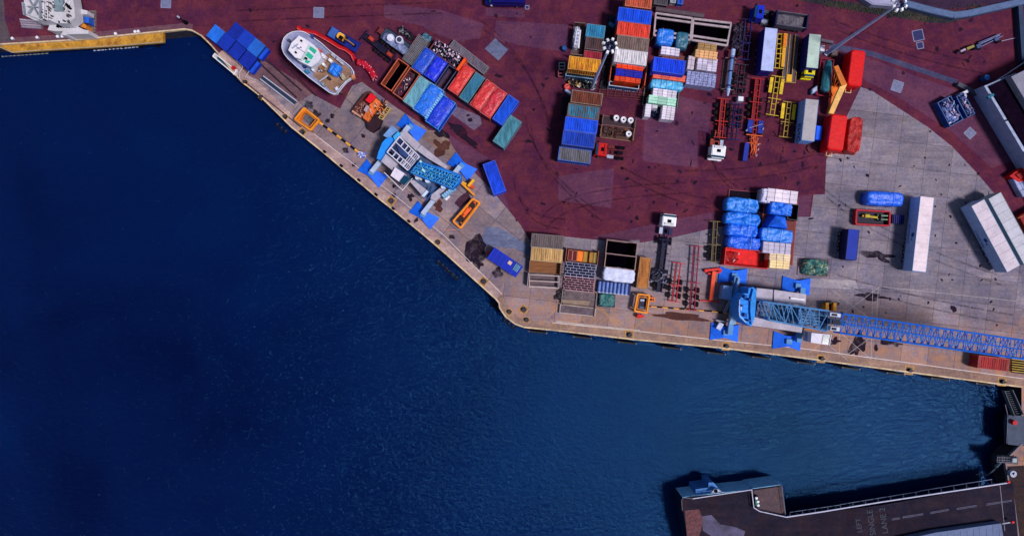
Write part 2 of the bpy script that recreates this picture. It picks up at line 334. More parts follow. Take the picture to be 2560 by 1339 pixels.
for i, b in enumerate(((blob(1190, 628, 24, 28, 30, 1, amp=.6)), blob(1243, 682, 14, 12, 0, 2), blob(1130, 592, 8, 5, 10, 3), blob(2178, 738, 40, 8, 5, 4, amp=.8), blob(2144, 862, 16, 28, 10, 5, amp=.6), blob(2236, 856, 24, 9, 8, 6, amp=.7), blob(2190, 868, 5, 9, 0, 7), blob(2385, 772, 9, 7, 40, 8),
          blob(2198, 640, 34, 11, 8, 9, amp=.7), blob(1415, 748, 14, 16, 0, 10), blob(864, 376, 7, 9, 0, 11), blob(831, 290, 6, 6, 0, 12), blob(818, 302, 6, 5, 0, 13), blob(908, 339, 6, 5, 30, 14), blob(884, 413, 5, 5, 0, 15), blob(1027, 491, 9, 8, 0, 16, amp=.6), blob(986, 488, 5, 5, 0, 17), blob(985, 465, 6, 5, 0, 18), blob(1160, 338, 44, 12, 42, 19, amp=.6), blob(1175, 300, 6, 5, 0, 20),
          blob(2085, 852, 12, 7, 0, 21, amp=.7), blob(1195, 660, 14, 10, 20, 22, amp=.6), blob(1040, 550, 8, 4, -50, 23), blob(1100, 330, 20, 12, 40, 24, amp=.8))):
    sheet('oil_stain', b, STAIN, .0165+.0002*i)
for i, b in enumerate((blob(1096, 515, 12, 15, 0, 31, amp=.6), blob(1105, 370, 22, 18, 30, 32, amp=.7), blob(1700, 790, 60, 10, 5, 33, amp=.4))):
    sheet('rust_stain', b, ground_mat('rust_stained', (84, 52, 50), (70, 44, 46), (96, 60, 52)), .0215+.0002*i)
sheet('oil_stain', [(1145, 495), (1168, 478), (1176, 492), (1172, 505), (1150, 520), (1136, 508)], ground_mat('dark_square', (78, 46, 64), (70, 42, 60), (84, 54, 66)), .0225)
# worn tyre tracks curving through the yard
random.seed(77)
for i, (x0, y0, x1, y1, x2, y2) in enumerate(((1360, 560, 1400, 480, 1720, 470), (1320, 300, 1330, 420, 1500, 540), (1720, 440, 1900, 440, 2040, 400), (1200, 60, 1330, 140, 1380, 330), (600, 40, 800, 30, 1100, 20), (1760, 330, 1770, 430, 1850, 480), (2080, 60, 2250, 130, 2450, 170), (2060, 480, 2200, 600, 2500, 700), (2100, 700, 2300, 760, 2540, 800), (1290, 460, 1300, 560, 1420, 560), (1560, 430, 1680, 500, 1790, 510)  )):
    for s in (-13, 13):
        pts = []
        for k in range(15):
            f = k/14; x = (1-f)**2*x0+2*f*(1-f)*x1+f*f*x2; y = (1-f)**2*y0+2*f*(1-f)*y1+f*f*y2; pts.append((x+s*.5, y+s))
        o_ = offset_strip(pts, -2.2, 2.2); sheet('tyre_track', o_, TRK, .0245+.0004*i+(.0002 if s > 0 else 0))
random.seed(91); mb = MB()
for i in range(110):
    x = random.uniform(520, 2480); y = random.uniform(10, 560)
    if (x < 1300 and y > 60+(x-600)*.6) or (x > 2050 and y > 230): x = random.uniform(1290, 2030); y = random.uniform(250, 560)
    b_ = blob(x, y, random.uniform(2, 9), random.uniform(1.5, 5), random.uniform(0, 180), i, n=12, amp=.5); mb.add([U(p[0], p[1], .0158+.00002*i) for p in b_], [list(range(12))])
struct('oil_stain', mb.build('oil_stain', STAIN)); mb = MB()
for i in range(60):
    x = random.uniform(2070, 2500); y = random.uniform(300, 860); b_ = blob(x, y, random.uniform(1.5, 5), random.uniform(1.5, 4), random.uniform(0, 180), i+300, n=12, amp=.5); mb.add([U(p[0], p[1], .0158+.00002*i) for p in b_], [list(range(12))])
struct('oil_stain', mb.build('oil_stain', STAIN))
# boat-slip rails
for a, b in (((655, 140), (755, 228)), ((700, 150), (790, 240)), ((640, 150), (742, 245))):
    line('slip_groove', [a, b], 4.5, mat((46, 26, 40), var=.4), .0155)
line('slip_groove', [(612, 205), (720, 292), (752, 318)], 3, mat((70, 40, 34), var=.4), .0215)
# far right background ground
sheet('road', [(2268, 8), (2370, 24), (2400, 21), (2545, 1), (2700, -20), (2700, -900), (1900, -900), (2040, -60)], ASPHD, .012)
sheet('grass_verge', [(2020, -4), (2130, 6), (2290, 28), (2340, 44), (2370, 50), (2440, 26), (2560, 10), (2560, 16), (2440, 40), (2372, 58), (2330, 58), (2200, 38), (2100, 20), (1990, 0)], ground_mat('weedy_verge', (52, 44, 50), (30, 40, 52), (84, 70, 64)), .013)
# ================================================================ builders
def corr_wall(mb, F, u0, u1, v, z0, z1, sgn, n=None, d=.035, mi=0):
    n = n or max(8, int(abs(u1-u0)/.1)); vs = []; fs = []
    for i in range(n+1):
        u = u0+(u1-u0)*i/n; o = d if (i//2) % 2 else -d
        a = F.P(u, v+sgn*(o-.05), z0); b = F.P(u, v+sgn*(o-.05), z1); vs += [a, b]
    for i in range(n): fs.append([2*i, 2*i+2, 2*i+3, 2*i+1])
    mb.add(vs, fs, mi)
def corr_end(mb, F, u, v0, v1, z0, z1, sgn, mi=0):
    n = max(6, int(abs(v1-v0)/.25)); vs = []; fs = []
    for i in range(n+1):
        v = v0+(v1-v0)*i/n; o = .03 if (i//2) % 2 else -.03
        vs += [F.P(u+sgn*(o-.05), v, z0), F.P(u+sgn*(o-.05), v, z1)]
    for i in range(n): fs.append([2*i, 2*i+2, 2*i+3, 2*i+1])
    mb.add(vs, fs, mi)
def corr_roof(mb, F, l, w_, z, mi=0, d=.035, pitch=.1):
    n = max(8, int(2*l/pitch)); vs = []; fs = []
    for i in range(n+1):
        u = -l+2*l*i/n; o = d if (i//2) % 2 else -d
        vs += [F.P(u, -w_, z+o), F.P(u, w_, z+o)]
    for i in range(n): fs.append([2*i, 2*i+2, 2*i+3, 2*i+1])
    mb.add(vs, fs, mi)
def lump(mb, F, u0, u1, v0, v1, z0, z1, seed=0, amp=.18, rnd=.35, nu=22, nv=10, mi=0, flat=False):
    """a wrapped load: rounded, creased top draped to the sides"""
    vs = []; fs = []; L = u1-u0; W = v1-v0; cu = (u0+u1)/2; cv = (v0+v1)/2
    for i in range(nu+1):
        for j in range(nv+1):
            a = -1+2*i/nu; b = -1+2*j/nv; e = 4.0
            sh = 1-.10*abs(a)**2*abs(b)**2
            u = cu+a*L/2*sh; v = cv+b*W/2*sh
            q = noise.noise(Vector((u*.9+seed*3.3, v*1.3, seed))); q2 = noise.noise(Vector((u*2.6+seed, v*2.6, seed+4)))
            ru = max(0, (abs(a)*L/2-(L/2-rnd))/rnd); rv = max(0, (abs(b)*W/2-(W/2-rnd))/rnd); rr = min(1, math.hypot(ru, rv))
            h = z1-rnd*.6*(1-math.sqrt(max(0, 1-rr*rr)))+amp*q*1.3+amp*.6*q2
            edge = max(abs(a), abs(b))
            if i in (0, nu): u += .12*q2
            if j in (0, nv): v += .12*q
            vs.append(F.P(u, v, max(z0+.1, h)))
    for i in range(nu):
        for j in range(nv): k = i*(nv+1)+j; fs.append([k, k+1, k+nv+2, k+nv+1])
    per = [i*(nv+1) for i in range(nu+1)]+[nu*(nv+1)+j for j in range(1, nv+1)]+[i*(nv+1)+nv for i in range(nu-1, -1, -1)]+[j for j in range(nv-1, 0, -1)]
    base = len(vs)
    for k in per: vs.append(Vector((vs[k].x, vs[k].y, z0)))
    n = len(per)
    for i in range(n): fs.append([per[i], per[(i+1) % n], base+(i+1) % n, base+i])
    fs.append([base+i for i in range(n)])
    mb.add(vs, fs, mi)

def tone(c, k): return tuple(max(0, min(255, x*k)) for x in c)
def container(px, py, Lp, Wp, ang, z0, z1, col, label, kind='closed', name='shipping_container', cat='container', group=None, rust=.1, roof=None, frame=None, rc=(92, 44, 30), inner=None, label_side=None):
    F = Fr(px, py, ang, z1); l = mpx(Lp, z1)/2; w_ = mpx(Wp, z1)/2
    M = mat(col, rust=rust, rc=rc, sc=1.0, dirt=.4, dc=tone(col, .35)); MR = mat(roof or tone(col, .95), rust=rust, rc=rc, sc=1.3, st=(1.5, .3, 1), rot=-24, dirt=.8, dc=tone(roof or col, .3), var=.5)
    MF = mat(frame or tuple(min(255, x*.75+45) for x in col), rust=rust*.6, rc=rc)
    t = thing(name, label, cat, px, py, z0, group); c = F.P(0, 0, z0); t.location = c
    fr = MB(); b = .14
    for s in (-1, 1):
        F.box(fr, -l, l, s*w_-(b if s > 0 else 0), s*w_+(0 if s > 0 else b), z0+.03, z0+.2)
        if kind != 'flat':
            F.box(fr, -l, l, s*w_-(b if s > 0 else 0), s*w_+(0 if s > 0 else b), z1-.13, z1+.02)
        for q in (-1, 1): F.box(fr, q*l-(b if q > 0 else 0), q*l+(0 if q > 0 else b), s*w_-(b*1.1 if s > 0 else 0), s*w_+(0 if s > 0 else b*1.1), z0, z1+.045)
    for q in (-1, 1):
        F.box(fr, q*l-(b if q > 0 else 0), q*l+(0 if q > 0 else b), -w_+b, w_-b, z0+.02, z0+.22)
        F.box(fr, q*l-(b if q > 0 else 0), q*l+(0 if q > 0 else b), -w_+b, w_-b, z1-.14, z1+.015)
    fr.build('frame', MF, t)
    if kind == 'flat':
        dk = MB(); F.box(dk, -l+b, l-b, -w_+b, w_-b, z0+.1, z0+.3); dk.build('deck', inner or WOOD, t)
        for q in (-1, 1):
            e = MB(); corr_end(e, F, q*(l-.04), -w_+b, w_-b, z0+.3, z1-.14, q); e.build('end_wall', M, t)
        return t
    sw = MB(); corr_wall(sw, F, -l+b, l-b, w_, z0+.2, z1-.13, 1); corr_wall(sw, F, -l+b, l-b, -w_, z0+.2, z1-.13, -1); sw.build('side_wall', M, t)
    e = MB(); corr_end(e, F, -l, -w_+b, w_-b, z0+.2, z1-.14, -1); e.build('end_wall', M, t)
    for s in (-1, 1):
        d = MB(); F.box(d, l-.09, l-.03, min(0.01*s, s*(w_-b)), max(0.01*s, s*(w_-b)), z0+.22, z1-.14)
        for k in (.35, .75): F.tube(d, (l, s*(w_-b)*k, z0+.1), (l, s*(w_-b)*k, z1-.1), .03)
        d.build('door', M, t)
    if kind == 'open':
        dk = MB(); F.box(dk, -l+b, l-b, -w_+b, w_-b, z0+.1, z0+.25); dk.build('floor', inner or BROWN, t)
        rb = MB()
        for q in (-.33, .33): F.box(rb, q*l*2-.04, q*l*2+.04, -w_+b, w_-b, z1-.1, z1-.02)
    elif kind == 'tarp':
        r = MB(); lump(r, F, -l+.02, l-.02, -w_+.02, w_-.02, z1-.25, z1+.12, seed=px, amp=.09, rnd=.2, nu=26, nv=8); r.build('tarpaulin', tarp(roof or col), t, True)
    else:
        r = MB(); corr_roof(r, F, l-b, w_-b, z1-.06); 
        for q in (-1, 1): F.box(r, q*(l-.3)-.14, q*(l-.3)+.14, -w_+.2, w_-.2, z1-.03, z1-.005)
        r.build('roof', MR, t)
    return t

def wheel(mb_t, mb_r, F, u, v, r=.5, wd=.35, z=0):
    F.tube(mb_t, (u, v-wd/2, z+r), (u, v+wd/2, z+r), r, 14); F.tube(mb_r, (u, v-wd/2-.01, z+r), (u, v+wd/2+.01, z+r), r*.5, 10)
def add_wheels(t, F, spots, r=.5, wd=.4):
    for u, v in spots:
        a = MB(); b = MB(); F.tube(a, (u, v-wd/2, r), (u, v+wd/2, r), r, 14); o = a.build('wheel', RUB, t)
        F.tube(b, (u, v-wd/2-.02, r), (u, v+wd/2+.02, r), r*.5, 10); b.build('rim', GREY, o)

def chassis(x1, y1, x2, y2, Wp, col, label, name='chassis_trailer', cat='trailer', zt=1.2, mud=None, group=None, cross=6, rear=1, head=True, axl=3, fill=None):
    """skeletal semi-trailer seen from above, from the front (1) to the rear (2)"""
    a = math.degrees(math.atan2(y2-y1, x2-x1)); F = Fr((x1+x2)/2, (y1+y2)/2, a, zt); l = mpx(math.hypot(x2-x1, y2-y1), zt)/2; w_ = mpx(Wp, zt)/2
    t = thing(name, label, cat, 0, 0, 0, group); t.location = F.P(0, 0, 0)
    M = mat(col, rust=.25, sc=2, dc=tone(col, .4)); fr = MB(); g = w_*.62
    for s in (-1, 1): F.box(fr, -l, l, s*g-.06, s*g+.06, zt-.42, zt)
    fr.build('frame_rail', M, t)
    cm = MB()
    for i in range(cross+1):
        u = -l+.12+(2*l-.24)*i/cross; F.box(cm, u-.05, u+.05, -g+.06, g-.06, zt-.3, zt-.02)
    cm.build('cross_member', M, t)
    if head:
        for u in ((-l+.1), (l-.1)*1.0, 0.15*l):
            bo = MB(); F.box(bo, u-.06, u+.06, -1.2, 1.2, zt-.12, zt+.06); bo.build('bolster', M, t)
    if fill:
        d = MB(); F.box(d, -l+.1, l-.1, -g, g, zt-.5, zt-.35); d.build('deck', fill, t)
    us = [rear*(l-1.2-1.3*k) for k in range(axl)]
    ax = MB()
    for u in us: F.tube(ax, (u, -1.0, .5), (u, 1.0, .5), .08)
    ax.build('axle', DARK, t)
    add_wheels(t, F, [(u, s*1.0) for u in us for s in (-1, 1)])
    if mud:
        for s in (-1, 1):
            m = MB(); F.box(m, min(us)-.75, max(us)+.75, s*1.02-.3, s*1.02+.3, 1.12, 1.17); F.box(m, min(us)-.8, min(us)-.74, s*1.02-.3, s*1.02+.3, .7, 1.14); m.build('mudguard', mat(mud, rust=.1), t)
    lg = MB()
    for s in (-1, 1): F.box(lg, -rear*(l-2.6)-.08, -rear*(l-2.6)+.08, s*.85-.08, s*.85+.08, 0, zt-.3)
    lg.build('landing_leg', M, t)
    return t

def trailer(px, py, Lp, Wp, ang, z1, top, side, label, stripes=False, text=None, zb=1.0, name='semi_trailer', group=None, roofribs=0, rear=1):
    F = Fr(px, py, ang, z1); l = mpx(Lp, z1)/2; w_ = mpx(Wp, z1)/2; t = thing(name, label, 'trailer', 0, 0, 0, group); t.location = F.P(0, 0, 0)
    MS = mat(side, var=.12, dirt=.25, dc=tone(side, .5)); MT = mat(top, var=.14, dirt=.35, dc=tone(top, .6), sc=.7)
    b = MB(); F.box(b, -l, l, -w_, w_, zb, z1-.04); b.build('body', MS, t)
    r = MB(); F.box(r, -l+.01, l-.01, -w_+.03, w_-.03, z1-.06, z1)
    if roofribs:
        for i in range(roofribs): u = -l+2*l*(i+.5)/roofribs; F.box(r, u-.12, u+.12, -w_+.06, w_-.06, z1, z1+.05)
    r.build('roof', MT, t)
    e = MB()
    for s in (-1, 1):
        F.box(e, -l-.01, l+.01, s*w_-.05, s*w_+.03, z1-.12, z1+.02); F.box(e, -l-.01, l+.01, s*w_-.05, s*w_+.025, zb-.05, zb+.12)
        for k in range(1, 12): u = -l+2*l*k/12; F.box(e, u-.015, u+.015, s*w_-.01, s*w_+.012, zb+.12, z1-.12)
    e.build('rail', mat(tone(side, .85), var=.15), t)
    for s in (-1, 1):
        d = MB(); F.box(d, rear*(l+.02) if rear > 0 else -l-.07, rear*(l+.07) if rear > 0 else -l-.02, min(.02*s, s*(w_-.06)), max(.02*s, s*(w_-.06)), zb+.05, z1-.1); d.build('door', MS, t)
    u_ = MB(); 
    for s in (-1, 1): F.box(u_, -l+.3, l-.2, s*.5-.06, s*.5+.06, zb-.35, zb-.02)
    F.box(u_, -l+.3, l-.3, -.44, .44, zb-.2, zb-.05); u_.build('underframe', DARK, t)
    us = [rear*(l-2.0-1.35*k) for k in range(3)]; add_wheels(t, F, [(u, s*1.0) for u in us for s in (-1, 1)])
    lg = MB()
    for s in (-1, 1): F.box(lg, -rear*(l-2.8)-.08, -rear*(l-2.8)+.08, s*.85-.08, s*.85+.08, 0, zb-.1)
    lg.build('landing_leg', DARK, t)
    return t, F, l, w_

def text_verts(s, size):
    cu = bpy.data.curves.new('t', 'FONT'); cu.body = s; cu.size = size; cu.align_x = 'CENTER'; cu.align_y = 'CENTER'
    o = bpy.data.objects.new('t', cu); COL.objects.link(o); dg = bpy.context.evaluated_depsgraph_get(); me = bpy.data.meshes.new_from_object(o.evaluated_get(dg))
    vs = [v.co.copy() for v in me.vertices]; fs = [list(p.vertices) for p in me.polygons]; bpy.data.objects.remove(o); bpy.data.meshes.remove(me); return vs, fs
def writing(s, size, fn, mat_, parent, name='lettering'):
    vs, fs = text_verts(s, size); mb = MB(); mb.add([fn(v.x, v.y) for v in vs], fs); return mb.build(name, mat_, parent)

def truck(px, py, ang, cab, label, ch=(30, 30, 60), Lc=2.3, Wc=2.5, zc=3.3, Lch=4.2, tank=True, group=None, name='tractor_unit', chcol=None, cat='truck'):
    """cab centred under px,py at roof height; chassis runs back along +u"""
    F = Fr(px, py, ang, zc); t = thing(name, label, cat, 0, 0, 0, group); t.location = F.P(0, 0, 0)
    M = mat(cab, var=.08, dirt=.2, dc=tone(cab, .5), rough=.35); l = Lc/2; w_ = Wc/2
    c = MB(); F.poly(c, [(-l+.25, -w_+.1), (-l+.25, w_-.1), (-l+.45, w_), (l, w_), (l, -w_), (-l+.45, -w_)], 1.6, zc-.1)
    F.poly(c, [(-l, -w_+.12), (-l, w_-.12), (-l+.3, w_), (l, w_), (l, -w_), (-l+.3, -w_)], .45, 1.6)
    F.poly(c, [(-l+.45, -w_+.15), (-l+.45, w_-.15), (l-.1, w_-.08), (l-.1, -w_+.08)], zc-.1, zc); c.build('cab', M, t)
    ws = MB(); F.poly(ws, [(-l+.02, -w_+.14), (-l+.02, w_-.14), (-l+.4, w_-.1), (-l+.4, -w_+.1)], 1.7, zc-.06); ws.build('windscreen', GLASS, t)
    vis = MB(); F.box(vis, -l-.08, -l+.06, -w_+.12, w_-.12, zc-.35, zc-.25); vis.build('sun_visor', M, t)
    if Lc > 1.7:
        for v in (-.6, .6): hl = MB(); F.box(hl, -l-.2, -l-.1, v*1.4-.15, v*1.4+.15, .55, .75); hl.build('headlight', PALE, t)
        df = MB(); F.box(df, l-.5, l-.1, -.9, .9, zc, zc+.18); df.build('roof_deflector', mat(tone(cab, .85)), t)
        ex = MB(); F.tube(ex, (l+.15, 1.0, .9), (l+.15, 1.0, zc-.2), .1, 8); ex.build('exhaust', STEEL, t)
    h = MB(); F.box(h, -.1, .45, -.35, .35, zc, zc+.05); h.build('roof_hatch', BLACK, t)
    for s in (-1, 1):
        m = MB(); F.box(m, -l+.15, -l+.35, s*(w_+.2)-.12, s*(w_+.2)+.12, 1.9, 2.7); F.tube(m, (-l+.25, s*w_, 2.3), (-l+.25, s*(w_+.2), 2.3), .03); m.build('mirror', BLACK, t)
    bp = MB(); F.box(bp, -l-.12, -l+.1, -w_, w_, .35, .9); bp.build('bumper', M, t)
    f = MB(); MCh = mat(ch, var=.3)
    for s in (-1, 1): F.box(f, -l+.3, l+Lch, s*.42-.08, s*.42+.08, .7, 1.0)
    for k in range(4): F.box(f, l+.3+k*Lch/4, l+.45+k*Lch/4, -.34, .34, .75, .95)
    f.build('chassis_frame', MCh, t)
    fw = MB(); F.poly(fw, [(l+Lch-1.9, -.45), (l+Lch-1.9, .45), (l+Lch-.9, .3), (l+Lch-.9, -.3)], 1.0, 1.15); fw.build('fifth_wheel', DARK, t)
    for s in (-1, 1):
        g = MB(); F.box(g, l+.3, l+1.5, s*.9-.3, s*.9+.3, .45, 1.15); g.build('fuel_tank', STEEL if s > 0 else MCh, t)
        g = MB(); F.box(g, l+Lch-2.0, l+Lch-.6, s*1.0-.28, s*1.0+.28, 1.08, 1.13); g.build('mudguard', BLACK, t)
    add_wheels(t, F, [(-.2, -1.05), (-.2, 1.05), (l+Lch-1.3, -1.0), (l+Lch-1.3, 1.0)], .5, .4)
    return t, F, l

def packs(px, py, Lp, Wp, ang, z0, z1, n, m, col, what, where, group, name='wrapped_pack', cat='pack', gap=.035, skip=(), lean=.5, mt=None):
    """n by m separate strapped packs laid side by side"""
    F = Fr(px, py, ang, z1); l = mpx(Lp, z1)/2; w_ = mpx(Wp, z1)/2
    for i in range(n):
        for j in range(m):
            if (i, j) in skip: continue
            a0 = -l+2*l*i/n+gap/2; a1 = -l+2*l*(i+1)/n-gap/2; b0 = -w_+2*w_*j/m+gap/2; b1 = -w_+2*w_*(j+1)/m-gap/2
            rowt = '' if m == 1 else (' of the top row' if j == 0 else (' of the bottom row' if j == m-1 else ' of the middle row'))
            t = bpy.data.objects.new(name, None); COL.objects.link(t); t.location = F.P((a0+a1)/2, (b0+b1)/2, z0)
            tag(t, '%s, %s from the left%s %s' % (what, ORD[i], rowt, where), cat, group)
            cc = tone(col, random.uniform(.88, 1.08)); zt = z1+random.uniform(-.06, .06)
            b = MB(); e_ = .05; F.box(b, a0, a1, b0, b1, z0, zt-.06); F.box(b, a0+e_, a1-e_, b0+e_, b1-e_, zt-.06, zt); b.build('wrapping', mt or mat(cc, var=.12, rough=.4, bump=.5, bs=4, dirt=.3, dc=tone(col, .45)), t)
            s = MB()
            for k in (.3, .7): F.box(s, a0-.01, a1+.01, b0+(b1-b0)*k-.015, b0+(b1-b0)*k+.015, z0, zt+.05)
            s.build('strap', mat(tone(col, .4), var=.2), t)

def bundle(px, py, Lp, Wp, ang, z0, z1, col, label, amp=.2, rnd=.45, name='tarp_bundle', cat='bundle', strap=(.25, .62), group=None, m=None, scol=(150, 190, 235)):
    F = Fr(px, py, ang, z1); l = mpx(Lp, z1)/2; w_ = mpx(Wp, z1)/2; t = thing(name, label, cat, 0, 0, 0, group); t.location = F.P(0, 0, z0)
    b = MB(); lump(b, F, -l, l, -w_, w_, z0, z1, seed=px*.37+py, amp=amp, rnd=rnd, nu=40, nv=18); b.build('tarpaulin', m or tarp(col), t, True)
    for k in strap:
        s = MB(); u = -l+2*l*k; pts = [F.P(u, -w_-.02+2*(w_+.02)*i/8, z1+.06+amp*.9-(.35 if i in (0, 8) else 0)) for i in range(9)]
        for i in range(8): s.tube(pts[i], pts[i+1], .035, 5)
        for q in (0, 8): s.tube(pts[q], Vector((pts[q].x, pts[q].y, z0)), .03, 5)
        s.build('rope', mat(scol, var=.1), t)
    return t
def simple(name, label, cat, parts, z=0, group=None):
    """parts: list of (part name, MB, material)"""
    allv = [v for p in parts for v in p[1].v]; c = sum(allv, Vector())/len(allv); c.z = min(v.z for v in allv)
    t = bpy.data.objects.new(name, None); COL.objects.link(t); t.location = c; tag(t, label, cat, group)
    for p in parts: p[1].build(p[0], p[2], t, len(p) > 3)
    return t
def dn(px, py, za, zb):  # the pixel that, at height zb, lies straight below px,py at height za
    k = (H-za)/(H-zb); return 1280+(px-1280)*k, 669.5+(py-669.5)*k, k
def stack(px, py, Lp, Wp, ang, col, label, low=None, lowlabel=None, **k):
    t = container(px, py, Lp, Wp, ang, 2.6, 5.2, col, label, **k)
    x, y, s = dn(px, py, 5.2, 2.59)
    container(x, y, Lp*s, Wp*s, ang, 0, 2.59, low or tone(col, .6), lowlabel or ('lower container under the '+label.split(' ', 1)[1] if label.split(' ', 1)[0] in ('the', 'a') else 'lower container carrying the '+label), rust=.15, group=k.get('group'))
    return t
RCOL = (148, 84, 62)
# ---------------- pile M: tall pile of containers beside the lamp mast
G = 'containers stacked in the tall pile beside the central lamp mast'
A = 7.5
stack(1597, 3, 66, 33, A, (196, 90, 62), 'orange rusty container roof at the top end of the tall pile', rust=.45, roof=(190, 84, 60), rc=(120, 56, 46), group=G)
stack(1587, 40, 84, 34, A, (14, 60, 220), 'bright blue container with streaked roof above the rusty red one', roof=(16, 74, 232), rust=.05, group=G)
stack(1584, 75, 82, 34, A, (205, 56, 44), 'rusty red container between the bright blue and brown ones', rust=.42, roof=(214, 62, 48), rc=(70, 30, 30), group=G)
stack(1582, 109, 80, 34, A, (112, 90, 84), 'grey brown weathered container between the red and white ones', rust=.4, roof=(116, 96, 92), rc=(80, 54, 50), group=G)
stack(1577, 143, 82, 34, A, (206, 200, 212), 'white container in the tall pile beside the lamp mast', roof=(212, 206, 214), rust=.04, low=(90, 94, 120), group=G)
container(1571, 183, 90, 52, A, 0, 2.7, (196, 64, 34), 'orange red flat rack loaded with wrapped orange and blue packs', kind='flat', name='flat_rack', cat='flat rack', inner=DARK)
packs(1575, 166, 68, 15, A, .33, 4.2, 5, 1, (235, 66, 26), 'orange wrapped pack', 'in the upper orange row below the white container', 'orange packs on the flat rack')
packs(1573, 183, 68, 17, A, .33, 4.1, 3, 1, (24, 30, 172), 'blue wrapped pack', 'between the two orange rows', 'blue packs on the flat rack')
packs(1569, 199, 66, 12, A, .33, 3.6, 5, 1, (235, 70, 30), 'orange wrapped pack', 'in the lower orange row of the flat rack', 'orange packs on the flat rack')
# end row under it: silvery edge and dark lattice
container(1560, 213, 76, 12, A, 0, 2.2, (40, 84, 140), 'low blue bin with a white scalloped rim below the orange packs', kind='open', name='storage_bin', cat='bin', inner=DARK, frame=(160, 170, 190))
mb = MB()
for i in range(7): mb.bar(1500+i*20, 222, 1497+i*20, 242, 3, .05, .3)
for i in range(4): mb.bar(1496, 224+i*6, 1625, 234+i*6, 1.6, .32, .5)
simple('steel_rack', 'dark red lattice rack lying on the ground below the tall pile', 'rack', [('bar', mb, mat((92, 34, 48), rust=.5))])

# ---------------- pile L: left pile
G = 'containers in the left hand pile'
container(1446, 97, 82, 28, 96, 0, 2.6, (96, 64, 62), 'brown planked flat rack carrying a white wrapped machine', kind='flat', name='flat_rack', cat='flat rack', inner=mat((88, 66, 66), var=.3, st=(1, 4, 1)))
F = Fr(1441, 92, 96, 2.4)
a = MB(); lump(a, F, -1.9, 1.9, -.55, .5, .33, 2.2, seed=5, amp=.15, rnd=.3); b = MB()
for i in range(6): F.box(b, -1.8+i*.65, -1.5+i*.65, -.4, .35, 2.2, 2.38)
c = MB(); F.tube(c, (-1.7, -.7, 1.2), (1.7, -.7, 1.2), .12); F.tube(c, (-1.9, .0, 2.3), (1.6, .2, 2.5), .08)
simple('wrapped_machine', 'long white wrapped machine on the brown flat rack', 'machine', [('wrapping', a, tarp((196, 196, 222))), ('cover_plate', b, STEEL), ('pipe', c, WHITE)])
container(1489, 78, 47, 32, A, 0, 2.6, (40, 120, 160), 'short teal container with white tufts along its top edge', roof=(44, 124, 168), rust=.12, group=G)
container(1486, 110, 45, 31, A, 0, 2.6, (72, 54, 60), 'short dark brown container below the short teal one', roof=(76, 56, 60), rust=.4, group=G)
container(1482, 138, 45, 20, A, 0, 2.2, (124, 30, 46), 'dark red bin between the brown container and the yellow rusty one', roof=(140, 34, 52), rust=.05, name='storage_bin', cat='bin', group=G)
stack(1461, 161, 80, 33, A, (216, 140, 34), 'yellow container eaten by orange rust in the left pile', rust=.55, roof=(224, 150, 36), rc=(160, 66, 34), low=(50, 94, 124), group=G)
container(1452, 188, 76, 13, A, 0, 2.4, (44, 96, 140), 'narrow teal bin with pale bags along the rim', kind='open', name='storage_bin', cat='bin', inner=mat((60, 90, 90)), frame=(130, 160, 190))
packs(1455, 184, 56, 6, A, .28, 2.5, 7, 1, (190, 206, 206), 'small pale bag', 'on the rim of the narrow teal bin', 'pale bags on the teal bin', name='bag', cat='bag')
for i, (x, y, cc, nm) in enumerate(((1405, 165, (150, 146, 160), 'pale grey'), (1403, 183, (150, 80, 96), 'pinkish red'))):
    m1 = MB()
    for q in ((-7, -8, 7, -8), (7, -8, 7, 8), (7, 8, -7, 8), (-7, 8, -7, -8), (-7, 0, 7, 0)): m1.bar(x+q[0], y+q[1], x+q[2], y+q[3], 2, .5, 1.1)
    m2 = MB(); m2.box(x, y, 14, 15, A, .02, .5)
    simple('cage_box', '%s open cage box standing left of the left pile' % nm, 'box', [('frame', m1, mat(cc)), ('base', m2, DARK)])
mb = MB(); F = Fr(1418, 215, 0, 1.2); mb.tube(F.P(0, 0, .15), F.P(0, 0, .9), .66, 18, .5); m2 = MB(); m2.tube(F.P(0, 0, 0), F.P(0, 0, .15), .5, 18, .66); m3 = MB(); m3.torus(F.P(0, 0, .9), .25, .05)
simple('marker_buoy', 'round orange red buoy at the corner of the scrap yard', 'buoy', [('float', mb, mat((224, 60, 36), var=.15)), ('base', m2, RED), ('ring', m3, STEEL)])
mb = MB(); mb.box(1421, 230, 20, 7, 40, 0, .8); m2 = MB(); m2.box(1421, 230, 18, 5, 40, .8, .9)
simple('toolbox', 'small pale blue box below the round orange buoy', 'box', [('body', mb, LBLUE), ('lid', m2, PALE)])
mb = MB(); mb.box(1414, 262, 18, 40, 5, 0, 1.4); m2 = MB(); m2.box(1414, 262, 14, 36, 5, 1.4, 1.6)
simple('net_bin', 'dark navy bin standing left of the rusty brown container', 'bin', [('body', mb, mat((18, 18, 44))), ('net', m2, mat((10, 10, 24), bump=.9, bs=5))])
mb = MB(); mb.box(1529, 62, 16, 10, 35, 0, 1.0); m2 = MB(); m2.box(1529, 62, 12, 7, 35, 1, 1.15)
simple('crate', 'small teal crate left of the bright blue container', 'crate', [('body', mb, TEAL), ('lid', m2, mat((60, 120, 160)))])
for x, y, cc, nm in ((1411, 120, (20, 60, 110), 'dark blue drum left of the brown flat rack'),):
    mb = MB(); mb.cyl(x, y, .45, 0, 1.0); m2 = MB(); m2.cyl(x, y, .38, 1.0, 1.04); simple('drum', nm, 'drum', [('body', mb, mat(cc)), ('lid', m2, mat(tone(cc, 1.4)))])

